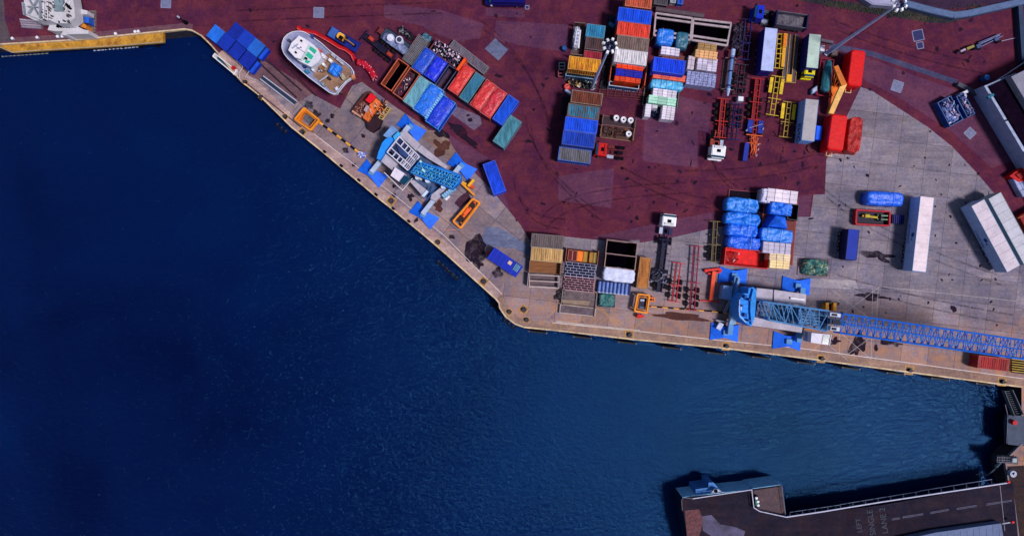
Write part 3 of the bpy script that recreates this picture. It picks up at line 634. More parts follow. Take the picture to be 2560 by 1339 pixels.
# scrap between piles
random.seed(5)
def heap(name, label, cat, cx, cy, Lp, Wp, ang, n, cols, zm=.9, smax=.8, z0=0, seed=1, kind=None):
    random.seed(seed); F = Fr(cx, cy, ang, z0+zm/2); l = mpx(Lp)/2; w_ = mpx(Wp)/2; mb = MB(); mats = [mat(c, rust=.2, rough=.5) for c in cols]
    for i in range(n):
        u = random.uniform(-l, l)*.95; v = random.uniform(-w_, w_)*.92; a = random.uniform(0, 3.14); s = random.uniform(.15, smax); q = random.uniform(.06, .35); z = z0+random.uniform(.0, zm)
        mi = random.randrange(len(cols)); ca, sa = math.cos(a), math.sin(a)
        if random.random() < .6:
            h = random.uniform(.05, .25); pts = [F.P(u+x*ca-y*sa, v+x*sa+y*ca, 0) for x, y in ((-s/2, -q/2), (s/2, -q/2), (s/2, q/2), (-s/2, q/2))]
            mb.wprism(pts, z, z+h, mi)
        else: mb.tube(F.P(u, v, z+.1), F.P(u+s*ca, v+s*sa, z+random.uniform(.1, .5)), random.uniform(.03, .09), 6, None, mi)
    # body of the heap
    lump(mb, F, -l, l, -w_, w_, z0, z0+zm*.55, seed=seed, amp=.25, rnd=.4, nu=14, nv=8, mi=0)
    o = mb.build(name, mats); return tag(o, label, cat, kind=kind)
heap('scrap_heap', 'heap of dark scrap with yellow and green bits below the teal bin', 'scrap heap', 1455, 207, 74, 26, A, 90, [(30, 24, 34), (40, 60, 52), (160, 120, 50), (90, 60, 50), (190, 190, 190)], seed=3)
heap('scrap_heap', 'dark scrap strewn between the left pile and the tall pile', 'scrap heap', 1512, 185, 18, 80, A, 60, [(24, 20, 34), (36, 34, 48), (60, 50, 60)], seed=4, zm=.7)
heap('scrap_heap', 'dark scrap in the upper gap beside the white container', 'scrap heap', 1523, 80, 18, 90, A, 60, [(20, 18, 36), (34, 40, 66), (50, 60, 80)], seed=6, zm=.7)

# ---------------- pile S below
G = 'containers stacked in the lower left pile'
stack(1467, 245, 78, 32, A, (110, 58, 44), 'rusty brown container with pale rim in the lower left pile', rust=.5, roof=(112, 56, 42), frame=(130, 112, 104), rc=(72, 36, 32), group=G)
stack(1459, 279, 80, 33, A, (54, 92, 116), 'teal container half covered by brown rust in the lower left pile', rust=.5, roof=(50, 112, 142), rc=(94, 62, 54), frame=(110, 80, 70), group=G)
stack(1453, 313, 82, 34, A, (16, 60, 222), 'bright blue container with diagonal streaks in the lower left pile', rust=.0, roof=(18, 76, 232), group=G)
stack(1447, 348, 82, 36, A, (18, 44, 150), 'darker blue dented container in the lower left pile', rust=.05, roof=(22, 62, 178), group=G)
container(1437, 388, 82, 34, A, 0, 2.6, (24, 70, 170), 'flat topped container with brown and teal boards at the pile end', rust=.3, roof=(96, 94, 104), rc=(110, 80, 64), group=G)
# flat racks with white drums
container(1548, 302, 84, 24, A, 0, 1.3, (84, 52, 50), 'rusty flat rack with three white drums standing on it', kind='flat', name='flat_rack', cat='flat rack', inner=mat((56, 36, 44), rust=.3))
container(1544, 331, 84, 30, A, 0, 1.4, (112, 70, 48), 'brown divided flat rack with a single white drum', kind='flat', name='flat_rack', cat='flat rack', inner=mat((80, 52, 44), rust=.3))
for i, (x, y) in enumerate(((1541, 294), (1559, 298), (1577, 300), (1572, 334))):
    F = Fr(x, y, 0, 1.5); m1 = MB(); m1.tube(F.P(0, 0, .32), F.P(0, 0, 1.4), .5, 20); m1.torus(F.P(0, 0, 1.4), .45, .09, n=20); m1.torus(F.P(0, 0, .85), .5, .04, n=20); m2 = MB(); m2.tube(F.P(.05, .05, 1.4), F.P(.05, .05, 1.46), .17, 12)
    simple('reel_drum', ('%s white drum in the row of three on the rusty flat rack' % ('left', 'middle', 'right')[i]) if i < 3 else 'single white drum on the brown divided flat rack', 'drum', [('body', m1, WHITE), ('hub', m2, BLACK)], group='white drums on the flat racks')
heap('scrap_heap', 'rusty bars and offcuts lying on the brown divided flat rack', 'scrap heap', 1535, 328, 60, 20, A, 40, [(60, 36, 34), (110, 66, 44), (40, 30, 44)], z0=.33, zm=.4, seed=8)
truck(1504, 373, 7, (196, 20, 24), 'red tractor unit with open roof hatch parked below the flat racks', ch=(96, 26, 34), Lc=2.0, Wc=2.3, zc=2.6, Lch=4.0)

# ---------------- column N
G = 'beige framed open racks'
def rackframe(quad, label, inner, z1=2.9, dbl=(0, 2)):
    BE = mat((168, 150, 158), var=.25, dirt=.4, dc=(80, 66, 80)); c = U(sum(p[0] for p in quad)/4, sum(p[1] for p in quad)/4, 0); fr = MB(); fl = MB()
    for i in range(4):
        p, q = quad[i], quad[(i+1) % 4]; fr.bar(p[0], p[1], q[0], q[1], 5 if i in dbl else 4, z1-.3, z1)
        if i in dbl:
            r, s = quad[(i+2) % 4], quad[(i+3) % 4]; k = .2; a = (p[0]+(s[0]-p[0])*k, p[1]+(s[1]-p[1])*k); b = (q[0]+(r[0]-q[0])*k, q[1]+(r[1]-q[1])*k); fr.bar(a[0], a[1], b[0], b[1], 5, z1-.35, z1-.06)
        x, y, k = dn(p[0], p[1], z1, z1); pp = U(p[0], p[1], z1); fr.tube((pp.x, pp.y, 0), (pp.x, pp.y, z1), .13, 6)
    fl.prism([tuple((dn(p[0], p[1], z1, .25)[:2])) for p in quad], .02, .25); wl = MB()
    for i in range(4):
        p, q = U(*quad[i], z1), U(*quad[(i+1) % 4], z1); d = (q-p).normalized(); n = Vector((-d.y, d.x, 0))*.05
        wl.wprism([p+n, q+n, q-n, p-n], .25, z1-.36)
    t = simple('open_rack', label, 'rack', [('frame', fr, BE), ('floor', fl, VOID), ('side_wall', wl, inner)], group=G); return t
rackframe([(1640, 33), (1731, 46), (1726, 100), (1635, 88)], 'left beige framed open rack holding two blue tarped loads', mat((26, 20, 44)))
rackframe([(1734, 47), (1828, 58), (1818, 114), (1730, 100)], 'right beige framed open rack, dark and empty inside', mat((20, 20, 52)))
mb = MB(); mb.bar(1640, 22, 1760, 40, 12, 0, 1.0); m2 = MB(); m2.bar(1640, 22, 1760, 40, 8, 1.0, 1.1)
simple('steel_beam', 'long brown grey steel beam above the beige framed racks', 'beam', [('web', mb, mat((66, 50, 62))), ('flange', m2, mat((88, 72, 84)))])
container(1652, 5, 34, 16, A, 0, 1.6, (70, 66, 76), 'grey lidded bin at the top edge of the yard', name='storage_bin', cat='bin')
container(1683, 2, 14, 12, A, 0, 1.3, (150, 156, 170), 'small pale grey bin next to a small blue one', name='storage_bin', cat='bin')
container(1701, 4, 14, 14, A, 0, 1.3, (22, 74, 200), 'small blue bin next to the small pale grey one', name='storage_bin', cat='bin')
bundle(1664, 91, 42, 40, A, .3, 3.4, (22, 116, 226), 'square light blue tarped load in the left beige rack', amp=.12, strap=(.3,))
bundle(1706, 100, 31, 42, A, .3, 3.2, (40, 98, 124), 'square dull teal tarped load in the left beige rack', amp=.12, strap=())
packs(1676, 128, 47, 20, A, 0, 2.6, 4, 1, (222, 214, 236), 'white wrapped pack', 'below the light blue tarped load', 'white packs in the upper row')
packs(1684, 143, 60, 12, A, 0, 1.8, 3, 1, (120, 66, 64), 'brown wooden pack', 'just above the big blue container', 'brown packs above the blue container')
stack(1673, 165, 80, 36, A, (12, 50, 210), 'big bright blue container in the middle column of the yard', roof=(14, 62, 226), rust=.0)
packs(1673, 192, 82, 15, A, 0, 3.2, 4, 1, (226, 98, 76), 'salmon wrapped pack', 'below the big blue container', 'salmon packs')
bundle(1668, 211, 84, 22, A, 0, 3.0, (70, 176, 232), 'long pale blue wrapped load with white lower edge', amp=.14, strap=(.17, .34, .5, .67, .84), scol=(170, 210, 235))
mb = MB(); mb.bar(1697, 113, 1712, 115, 8, 0, 1)
G2 = 'timber packs in the tan rows'
packs(1768, 118, 48, 18, A, 0, 3.0, 3, 1, (168, 130, 84), 'dull tan timber pack', 'in the upper tan row', G2, name='timber_pack')
packs(1766, 136, 56, 19, A, 0, 3.3, 5, 1, (236, 178, 124), 'bright tan timber pack', 'in the lower tan row', G2, name='timber_pack')
packs(1728, 157, 17, 34, A, 0, 2.9, 2, 1, (206, 190, 204), 'tall pinkish white pack', 'left of the double white rows', 'white packs in double rows')
packs(1768, 161, 50, 32, A, 0, 2.8, 4, 2, (200, 192, 216), 'white wrapped pack', 'below the tan timber', 'white packs in double rows')
packs(1753, 198, 74, 34, A, 0, 2.6, 7, 2, (140, 146, 190), 'silver pack', 'below the white packs', 'silver wrapped packs', mt=mat((150, 156, 204), var=.5, rough=.25, bump=1.0, bs=5, dirt=.7, dc=(24, 24, 60), sc=3))
container(1652, 246, 88, 44, A, 0, .5, (60, 76, 70), 'dark low rack under the mint green packs', kind='flat', name='flat_rack', cat='flat rack', inner=DARK)
packs(1662, 233, 60, 19, A, .32, 2.6, 5, 1, (222, 212, 230), 'white pack', 'above the mint green row', 'white packs above the mint row')
packs(1656, 251, 70, 20, A, .32, 2.8, 3, 1, (166, 216, 196), 'mint green pack', 'between two rows of white packs', 'mint green packs')
packs(1620, 276, 15, 32, A, 0, 2.6, 1, 2, (224, 216, 232), 'tall white pack', 'left of the dark gap', 'white packs of the lowest row')
packs(1671, 282, 32, 34, A, 0, 2.6, 3, 2, (232, 222, 238), 'white pack', 'right of the dark gap', 'white packs of the lowest row')
heap('scrap_heap', 'dark blue glinting scrap in the gap between white packs', 'scrap heap', 1642, 283, 24, 24, A, 40, [(14, 26, 60), (20, 40, 80), (150, 160, 180)], seed=12, zm=.9)
packs(1637, 266, 14, 8, A, 0, 2.6, 1, 1, (226, 218, 234), 'small white pack', 'bridging the dark gap', 'white packs of the lowest row')
heap('wire_heap', 'dark tangle of wire and rods right of the beige racks', 'wire heap', 1845, 92, 26, 66, A, 150, [(24, 18, 44), (40, 34, 66), (70, 54, 70)], seed=14, zm=1.0, smax=1.6)
# pipe on flat trailer
container(1824, 185, 80, 30, 97, 0, 1.2, (96, 66, 70), 'brown flat trailer bed carrying a long pale blue pipe', kind='flat', name='flat_trailer', cat='trailer', inner=mat((76, 52, 66), var=.3))
a = MB(); a.pt(1831, 138, 1.55, 1820, 228, 1.55, .33, 16); b = MB(); b.pt(1833, 124, 1.55, 1831, 140, 1.55, .42, 16); b.pt(1821, 222, 1.55, 1819, 240, 1.55, .4, 16, r2=.15); c = MB()
for k in (.1, .45, .85): x = 1831-11*k; y = 138+90*k; c.pt(x, y-1.5, 1.55, x-.2, y+1.5, 1.55, .45, 16)
simple('pipe_section', 'long pale blue pipe with flanges on the brown flat trailer', 'pipe', [('pipe', a, mat((96, 130, 190), var=.2, rough=.35)), ('end_piece', b, mat((160, 180, 220))), ('flange', c, NAVY)])
# ---------------- trailers and trucks, right of the yard
chassis(1872, 48, 1861, 150, 26, (24, 20, 90), 'navy blue chassis trailer left of the white box trailer', cross=5)
chassis(1856, 160, 1847, 238, 24, (46, 40, 62), 'thin dark grey chassis trailer ending at a small white box', cross=5)
mb = MB(); mb.box(1852, 247, 14, 12, 5, 0, 1.4); m2 = MB(); m2.box(1852, 247, 12, 10, 5, 1.4, 1.46)
simple('control_box', 'small white box behind the thin dark grey chassis', 'box', [('body', mb, PALE), ('lid', m2, WHITE)])
trailer(1923, 124, 107, 32, 96, 4.0, (176, 186, 232), (20, 24, 120), 'long pale blue roofed box trailer with navy sides')
chassis(1950, 84, 1943, 172, 17, (206, 168, 50), 'yellow chassis trailer right of the pale blue roofed trailer', cross=7, mud=(220, 160, 40))
mb = MB(); mb.box(1963, 101, 9, 34, 5, .0, 1.6); m2 = MB(); m2.box(1963, 101, 7, 30, 5, 1.6, 1.66)
simple('fuel_box', 'long yellow box beside the top of the yellow chassis', 'box', [('body', mb, YEL), ('lid', m2, ORANGE)])
m = MB(); m1 = MB(); m2 = MB()
F = Fr(1977, 146, 95, 1.2)
F.box(m, -4.5, 4.4, -1.25, -.55, .8, 1.05); F.box(m, -4.5, 4.4, .5, 1.2, .8, 1.05); F.box(m, -4.5, 4.4, -.5, .45, .5, .7)
for v in (-.52, .47): F.box(m1, -4.5, 4.4, v-.06, v+.06, .85, 1.2)
for s in (-1, 1): F.box(m1, 2.4, 4.5, s*1.25-.05, s*1.25+.05, .85, 1.2)
F.box(m1, 4.4, 4.5, -1.3, 1.3, .85, 1.2); F.box(m2, 3.0, 4.35, -.46, .41, .7, 1.25)
t = simple('flatbed_trailer', 'grey planked flatbed trailer with gold rails and yellow tail box', 'trailer', [('deck', m, mat((78, 68, 82), var=.3, st=(1, 1, 1))), ('rail', m1, mat((176, 138, 70))), ('tail_box', m2, YEL)])
add_wheels(t, F, [(u, s*.95) for u in (1.2, 2.5) for s in (-1, 1)], .38, .3); 
g = MB()
for s in (-1, 1): F.box(g, -3.6, -3.4, s*.8-.08, s*.8+.08, 0, .8)
g.build('landing_leg', DARK, t)
trailer(2034, 128, 84, 30, 95.5, 4.0, (176, 196, 186), (18, 26, 116), 'pale green roofed box trailer coupled to a yellow cab', roofribs=8)
truck(2025, 181, 275.5, (224, 208, 20), 'small yellow tractor cab below the pale green trailer', Lc=1.5, Wc=1.9, zc=2.6, Lch=1.0, ch=(60, 90, 50), name='tractor_unit')
mb = MB(); mb.box(2056, 121, 12, 15, 5, 0, 1.8); m2 = MB(); m2.box(2056, 121, 10, 13, 5, 1.8, 1.86)
simple('control_box', 'small white cabinet at the foot of the right lamp mast', 'box', [('body', mb, PALE), ('lid', m2, WHITE)])
mb = MB(); mb.box(2087, 132, 16, 14, 5, 0, 1.2); m2 = MB(); m2.box(2087, 132, 13, 11, 5, 1.2, 1.3)
simple('crate', 'small brown crate right of the right lamp mast foot', 'crate', [('body', mb, BROWN), ('lid', m2, mat((92, 80, 88)))])
mb = MB(); mb.bar(2053, 100, 2084, 106, 7, 0, .8); m2 = MB(); m2.bar(2053, 100, 2084, 106, 3, .8, .9)
simple('kerb_block', 'grey brown concrete block bar right of the pale green roof', 'block', [('block', mb, mat((84, 72, 90))), ('cap', m2, mat((96, 84, 100)))])
# blue lorry and tipper at the top
truck(1899, 29, 8, (14, 44, 190), 'bright blue tractor unit at the top of the yard', ch=(60, 70, 90), Lc=1.7, Wc=2.4, zc=3.0, Lch=3.0)
F = Fr(1980, 49, 8, 2.9); l = 2.85; w_ = 1.2; a = MB(); b = MB(); c = MB()
F.box(a, -l, l, -w_, w_, 1.1, 1.35)
for s in (-1, 1): F.box(a, -l, l, s*w_-.06, s*w_+.06, 1.1, 2.9)
for q in (-1, 1): F.box(b, q*l-.12, q*l+.12, -w_-.15, w_+.15, 1.0, 3.0)
lump(c, F, -l+.15, l-.15, -w_+.08, w_-.08, 1.35, 2.2, seed=9, amp=.3)
t = simple('tipper_trailer', 'grey open tipper trailer with navy ends behind the blue tractor', 'trailer', [('body', a, mat((90, 90, 108))), ('tailgate', b, NAVY), ('load', c, mat((96, 90, 104), rust=.25, rc=(180, 130, 100), var=.4))])
add_wheels(t, F, [(u, s*.95) for u in (.4, 1.7) for s in (-1, 1)]); g = MB(); F.box(g, -l, l, -.5, .5, .8, 1.1); F.box(g, -l+.5, -l+.7, -.8, .8, 0, .8); g.build('underframe', DARK, t)
mb = MB(); mb.box(1913, 56, 16, 9, 15, 0, 1.0); m2 = MB(); m2.box(1913, 56, 12, 6, 15, 1.0, 1.1)
simple('generator', 'small pale grey generator below the bright blue tractor', 'generator', [('body', mb, mat((140, 150, 160))), ('panel', m2, GREY)])
# chassis trailers below
chassis(1945, 190, 1930, 289, 17, (196, 164, 56), 'yellow chassis trailer with two wide yellow mudguards near its top', cross=7, mud=(214, 178, 40), rear=-1, axl=2)
chassis(1974, 254, 1963, 344, 15, (172, 142, 66), 'yellow chassis trailer with mudguards left of the striped white trailer', cross=6, mud=(222, 186, 40), rear=-1, axl=2)
chassis(1896, 196, 1885, 300, 20, (168, 28, 34), 'red ladder chassis trailer left of the yellow ones', cross=7, fill=mat((110, 20, 34), var=.4))
t, F, l = truck(1797, 379, 277, (236, 236, 244), 'white tractor unit with dark roof hatch at the foot of the red chassis', ch=(150, 60, 50), Lc=2.2, Wc=2.5, zc=3.2, Lch=3.2)
chassis(1809, 246, 1800, 345, 18, (178, 36, 36), 'red ladder chassis trailer coupled to the white tractor', cross=6, rear=-1, fill=mat((96, 22, 36), var=.4))
chassis(1843, 259, 1834, 350, 20, (16, 20, 84), 'dark navy chassis trailer right of the white tractor', cross=6, rear=-1)
# blue and red farm-like machine
F = Fr(1886, 345, 96, 1.2); a = MB(); b = MB(); c = MB(); d = MB()
for s in (-1, 1): F.poly(a, [(-3.3, s*.5), (-3.3, s*1.4), (-1.1, s*1.5), (-.9, s*.5)], .9, 1.15)
F.poly(a, [(1.0, 1.6), (1.0, .8), (4.4, .9), (4.4, 1.7)], .7, 1.2)
for s in (-1, 1): F.box(b, -3.6, 3.8, s*.28-.06, s*.28+.06, .7, .95)
for i in range(9): F.box(b, -3.4+i*.85, -3.25+i*.85, -.22, .22, .72, .9)
F.box(c, -.6, -.45, -1.5, 1.5, .9, 1.1); F.box(c, .9, 1.05, -1.3, 1.3, .9, 1.1)
for i in range(14): F.tube(c, (random.uniform(-.7, 1), random.uniform(-.9, .9), 1.1), (random.uniform(-.5, 3.5), random.uniform(-.7, .5), 1.3), .06)
for i in range(10): F.tube(d, (-2.2+.5*math.cos(i*.35), 1.2*math.cos(i*.35), 1.35), (-2.2+.5*math.cos(i*.35+.35), 1.2*math.cos(i*.35+.35), 1.35), .04)
for u, v in ((-2, -1.5), (-1.4, 1.5), (1, -.9), (1.9, -1.0), (3, -.8)): F.tube(d, (u, v, 1.1), (u+.3, v+.2, 1.5), .12)
t = simple('spreader_machine', 'blue and orange machine with side wings at the end of the red chassis', 'machine', [('wing', a, mat((20, 44, 150))), ('frame', b, mat((150, 30, 36))), ('linkage', c, mat((220, 100, 50))), ('hose', d, PALE)])
add_wheels(t, F, [(-.8, -1.1), (-.8, 1.1)], .4, .3); g = MB(); F.box(g, 3.3, 3.5, -.1, .1, 0, .7); F.box(g, -3.2, -3.0, -.1, .1, 0, .7); g.build('stand', DARK, t)
# striped trailer with letters
t, F, l, w_ = trailer(2025, 300, 103, 32, 96, 4.1, (170, 166, 172), (120, 160, 232), 'pale blue sided trailer with ribbed white roof and black letters', roofribs=22)
# side facing left carries the letters ONS
vside = w_+.045
fn = lambda x, y: F.P(2.2-x if False else 2.2-x, vside, 2.45+y)
writing('ONS', 1.9, lambda x, y: F.P(2.3-x, w_+.05, 2.5+y), mat((10, 10, 30), var=.1, dirt=0), t)
mb = MB(); F2 = Fr(2047, 332, 96, 1.9); F2.box(mb, -1.3, 1.3, -.55, .55, .05, 1.9); m2 = MB(); F2.box(m2, -1.2, 1.2, -.5, .5, 1.9, 1.96); F2.box(m2, .7, .78, -.56, .56, 1.9, 2.0)
simple('storage_bin', 'bright blue box tucked against the striped trailer', 'bin', [('body', mb, BLUE), ('lid', m2, mat((20, 90, 240)))])
# boat under teal cover in red cradle
F = Fr(2069, 190, 97, 1.8); a = MB(); b = MB(); c = MB(); l = 3.4
for s in (-1, 1): F.box(a, -l, l, s*1.2-.08, s*1.2+.08, .6, .9)
for u in (-l, -1.2, 1.2, l): F.box(a, u-.08, u+.08, -1.12, 1.12, .6, .85)
for u in (-l+.2, l-.2):
    for s in (-1, 1): F.box(a, u-.08, u+.08, s*1.1-.08, s*1.1+.08, 0, .6)
t = thing('boat_cradle', 'dark red steel cradle under the teal covered boat', 'cradle', 0, 0); t.location = F.P(0, 0, 0); a.build('frame', mat((130, 26, 48), rust=.2), t)
pts = [(-2.9, 0.1), (-2.7, .55), (-1, .85), (1.5, .95), (2.6, .8), (2.9, .3), (2.9, -.5), (2.5, -.85), (1.5, -.95), (-1, -.6), (-2.7, -.35)]
rings = []; vs = []; fs = []
for k, (sc_, z) in enumerate(((.5, .9), (.85, 1.2), (1, 1.7), (.8, 2.0), (.3, 2.35), (.02, 2.45))):
    for i, (u, v) in enumerate(pts): vs.append(F.P(u*(.95 if k > 3 else 1)*(1 if sc_ > .5 else .9), v*sc_, z+.06*noise.noise(Vector((u*2, v*3, k)))))
n = len(pts)
for k in range(5):
    for i in range(n): fs.append([k*n+i, k*n+(i+1) % n, (k+1)*n+(i+1) % n, (k+1)*n+i])
fs.append(list(range(n))); fs.append([5*n+i for i in range(n)]); b.add(vs, fs)
for s in (-1, 1): F.tube(c, (-2.6, s*.5, 1.72), (2.6, s*.93, 1.72), .04)
simple('covered_boat', 'small boat under a creased teal cover in the red cradle', 'boat', [('cover', b, tarp((34, 108, 126), rough=.5)), ('rope', c, mat((90, 120, 120)))])
mb = MB(); mb.prism([(2030, 223), (2044, 213), (2045, 226), (2029, 236)], 0, .9); m2 = MB(); m2.prism([(2032, 223), (2043, 216), (2043, 225), (2031, 233)], .9, 1.0)
simple('toolbox', 'small tilted pale blue box left of the red cradle', 'box', [('body', mb, LBLUE), ('lid', m2, PALE)])
mb = MB(); mb.prism(blob(2084, 224, 12, 14, 30, 3, amp=.3), 0, .9); m2 = MB(); m2.prism(blob(2083, 223, 6, 7, 30, 4, amp=.3), .9, 1.2)
simple('buoy', 'orange plastic float lying between cradle and orange boom', 'float', [('float', mb, mat((226, 84, 30), rough=.35)), ('cap', m2, ORANGE)])
# red hopper tanks
def hopper(px, py, Lp, Wp, ang, label, mt, z1=3.9, cut=.6, frame=None):
    F = Fr(px, py, ang, z1); l = mpx(Lp, z1)/2; w_ = mpx(Wp, z1)/2; vs = []; fs = []; n = 26
    prof = [(.0, 1.0, .8), (.0, 1.0, z1-.5), (.08, .97, z1-.15), (.3, .88, z1)]
    b = MB()
    def ring(ins, wk, z): 
        a = l-ins; c = w_*wk; r = .35
        return [F.P(u, v, z) for u, v in ((-a, -c+r), (-a, c-r), (-a+r, c), (a-r, c), (a, c-r), (a, -c+r), (a-r, -c), (-a+r, -c))]
    for ins, wk, z in prof: vs += ring(ins, wk, z)
    for k in range(len(prof)-1):
        for i in range(8): fs.append([k*8+i, k*8+(i+1) % 8, (k+1)*8+(i+1) % 8, (k+1)*8+i])
    fs.append(list(range(8))); fs.append([(len(prof)-1)*8+i for i in range(8)]); b.add(vs, fs)
    g = MB()
    for u in (-l+.5, l-.5):
        for s in (-1, 1): F.box(g, u-.12, u+.12, s*(w_-.3)-.12, s*(w_-.3)+.12, 0, .82)
    h = MB(); F.tube(h, (l-.7, -w_*.9, z1-1), (l-.5, w_*.2, z1-.1), .06); F.tube(h, (-l+.2, -w_*.5, z1-.3), (-l+.2, w_*.5, z1-.3), .07)
    for s in (-1, 1): F.box(h, l-.03, l+.6, s*.5-.05, s*.5+.05, 1.5, 1.6)
    F.box(h, l+.52, l+.62, -.45, .45, 1.5, 1.6)
    return simple('hopper_tank', label, 'tank', [('shell', b, mt), ('leg', g, DARK), ('rail', h, mat((225, 190, 130)))])
REDT = mat((214, 8, 18), var=.15, rough=.45, dirt=.2, dc=(80, 4, 14), bump=.3, bs=1.5)
hopper(2142, 170, 92, 37, 97, 'bright red hopper tank standing upper right of the orange boom', REDT)
hopper(2094, 331, 92, 42, 98, 'bright red hopper tank with a yellow handle at its lower end', REDT)
bundle(2138, 336, 88, 34, 97, 0, 3.2, (168, 44, 38), 'brownish red creased tarpaulin load right of the lower red tank', amp=.22, rnd=.16, strap=(), m=mat((170, 40, 40), var=.4, rough=.45, bump=1, bs=1.6, dirt=.4, dc=(60, 8, 20)))
mb = MB(); lump(mb, Fr(2120, 378, 5, .8), -2.4, 1.6, -.45, .5, 0, .8, seed=3, amp=.3); m2 = MB(); m2.pt(2094, 380, .9, 2140, 376, .9, .04)
simple('tarp_tail', 'loose brownish red tarpaulin end lying on the paving', 'tarpaulin', [('sheet', mb, mat((150, 34, 38), var=.4, bump=1, bs=1.6)), ('rope', m2, mat((170, 90, 80)))])
mb = MB(); mb.prism(blob(2031, 370, 15, 9, 0, 12, amp=.2), 0, .25); m2 = MB(); m2.torus(U(2031, 370, .3), .9, .06)
simple('mat_pile', 'thin dark red mat on the ground below the striped trailer', 'mat', [('mat', mb, mat((88, 30, 44))), ('edge', m2, mat((104, 40, 50)))])
# orange loading boom
a = MB(); b = MB(); c = MB()
def slab(mb, p, q, w1, w2, z0a, z1a, z0b, z1b):
    P0, P1 = U(p[0], p[1], z1a), U(q[0], q[1], z1b); d = (P1-P0); d.z = 0; d.normalize(); n = Vector((-d.y, d.x, 0)); vs = []
    for P, w_, za, zb in ((P0, w1, z0a, z1a), (P1, w2, z0b, z1b)):
        for s in (-1, 1):
            for z in (za, zb): vs.append(Vector((P.x+n.x*s*w_/2, P.y+n.y*s*w_/2, z)))
    mb.add(vs, [[0, 1, 3, 2], [4, 6, 7, 5], [0, 4, 5, 1], [2, 3, 7, 6], [1, 5, 7, 3], [0, 2, 6, 4]])
slab(a, (2090, 165), (2111, 213), .8, 1.0, 3.4, 4.0, 3.9, 4.5); slab(b, (2111, 209), (2094, 246), 1.0, 1.0, 3.85, 4.45, 2.6, 3.2); slab(b, (2094, 246), (2078, 284), 1.0, .9, 2.6, 3.2, 1.0, 1.7)
slab(c, (2083, 240), (2072, 284), .5, .6, .9, 1.3, .2, .8)
for s in (0, 12, 24): c.pt(2087+s*.5, 172+s*1.2, 3.2, 2082, 222, .6, .1)
c.box(2088, 226, 26, 20, 70, .0, 1.2)
simple('loader_boom', 'bent orange and pale yellow loader boom between the red tanks', 'boom', [('upper_arm', a, mat((214, 116, 50), var=.2)), ('lower_arm', b, mat((244, 190, 110), var=.15)), ('base', c, mat((226, 110, 36), var=.3))])

# ---------------- tarped bundles block
def lowflat(px, py, Lp, Wp, ang, z, col, label): return container(px, py, Lp, Wp, ang, 0, z, col, label, kind='flat', name='flat_rack', cat='flat rack', inner=mat((110, 34, 40), rust=.3))
container(1864, 552, 96, 150, 5, 0, .3, (120, 26, 40), 'dark red platform under the left column of blue bundles', kind='flat', name='flat_rack', cat='flat rack', inner=DARK)
container(1946, 580, 86, 160, 5, 0, .3, (150, 44, 44), 'rusty red platform under the right column of bundles', kind='flat', name='flat_rack', cat='flat rack', inner=mat((110, 44, 42), rust=.4))
G = 'blue tarpaulin bundles in the left column'
for i, (x, y, L, W, c) in enumerate(((1857, 512, 82, 36, (40, 130, 246)), (1858, 547, 88, 31, (28, 120, 246)), (1857, 576, 78, 31, (22, 104, 244)), (1861, 607, 84, 31, (28, 98, 242)))):
    bundle(x, y, L, W, 6, .32, 3.1, c, '%s blue tarpaulin bundle from the top of the left column' % ORD[i], amp=.3, rnd=.6, group=G, strap=(.68,))
container(1867, 645, 110, 44, 6, 0, 2.4, (214, 14, 22), 'red open container with ribbed sides below the left blue bundles', kind='open', inner=mat((224, 16, 22), var=.35, sc=1.5), rust=.05)
heap('scrap_heap', 'pale machine parts at the left end of the red open container', 'scrap heap', 1828, 642, 34, 26, 6, 30, [(170, 30, 34), (190, 170, 180), (110, 30, 40)], z0=.3, zm=1.2, seed=21)
packs(1956, 490, 76, 32, 7, 0, 3.2, 4, 1, (226, 212, 230), 'white wrapped pack', 'at the top right of the bundle block', 'white packs at the head of the block', name='wrapped_pack')
bundle(1916, 488, 24, 36, 7, 0, 3.0, (206, 200, 232), 'torn white bundle with a dark blue hole', amp=.3, strap=())
bundle(1954, 522, 56, 32, 7, .32, 3.0, (28, 112, 244), 'short creased blue bundle below the white packs', amp=.35, strap=(.75,))
container(1983, 530, 26, 40, 7, 0, 2.4, (20, 12, 26), 'small black open bin at the right edge of the bundle block', kind='open', name='storage_bin', cat='bin', inner=BLACK)
F = Fr(1948, 553, 7, 3.4); mb = MB(); l = 1.9
vs = [F.P(u, v, z) for u, v, z in ((-2.1, 1.2, .35), (2.1, 1.25, .35), (2.1, -1.1, .35), (-1.1, -1.2, .35), (-1.6, 1.0, 2.6), (1.9, 1.0, 2.7), (1.2, -.9, 2.9), (-.5, -1.0, 2.8), (.2, .1, 3.6))]
mb.add(vs, [[0, 1, 5, 4], [1, 2, 6, 5], [2, 3, 7, 6], [3, 0, 4, 7], [4, 5, 8], [5, 6, 8], [6, 7, 8], [7, 4, 8], [0, 3, 2, 1]]); m2 = MB(); F.tube(m2, (-1.6, 1.02, 2.6), (.2, .1, 3.64), .03); F.tube(m2, (1.9, 1.0, 2.75), (.2, .1, 3.64), .03)
simple('peaked_bundle', 'peaked blue tarpaulin load in the right column', 'bundle', [('tarpaulin', mb, tarp((26, 100, 242))), ('rope', m2, SKY)])
bundle(1943, 588, 82, 34, 7, .32, 3.2, (34, 126, 246), 'wide blue bundle with white folds in the right column', amp=.2, rnd=.4, strap=(.22, .62))
packs(1942, 620, 70, 28, 5, 0, 3.1, 5, 1, (206, 196, 226), 'pinkish white pack', 'between wide blue bundle and cream packs', 'pinkish white packs')
packs(1950, 642, 52, 18, 5, 0, 3.0, 3, 1, (230, 204, 168), 'cream pack', 'in the upper cream row', 'cream coloured packs')
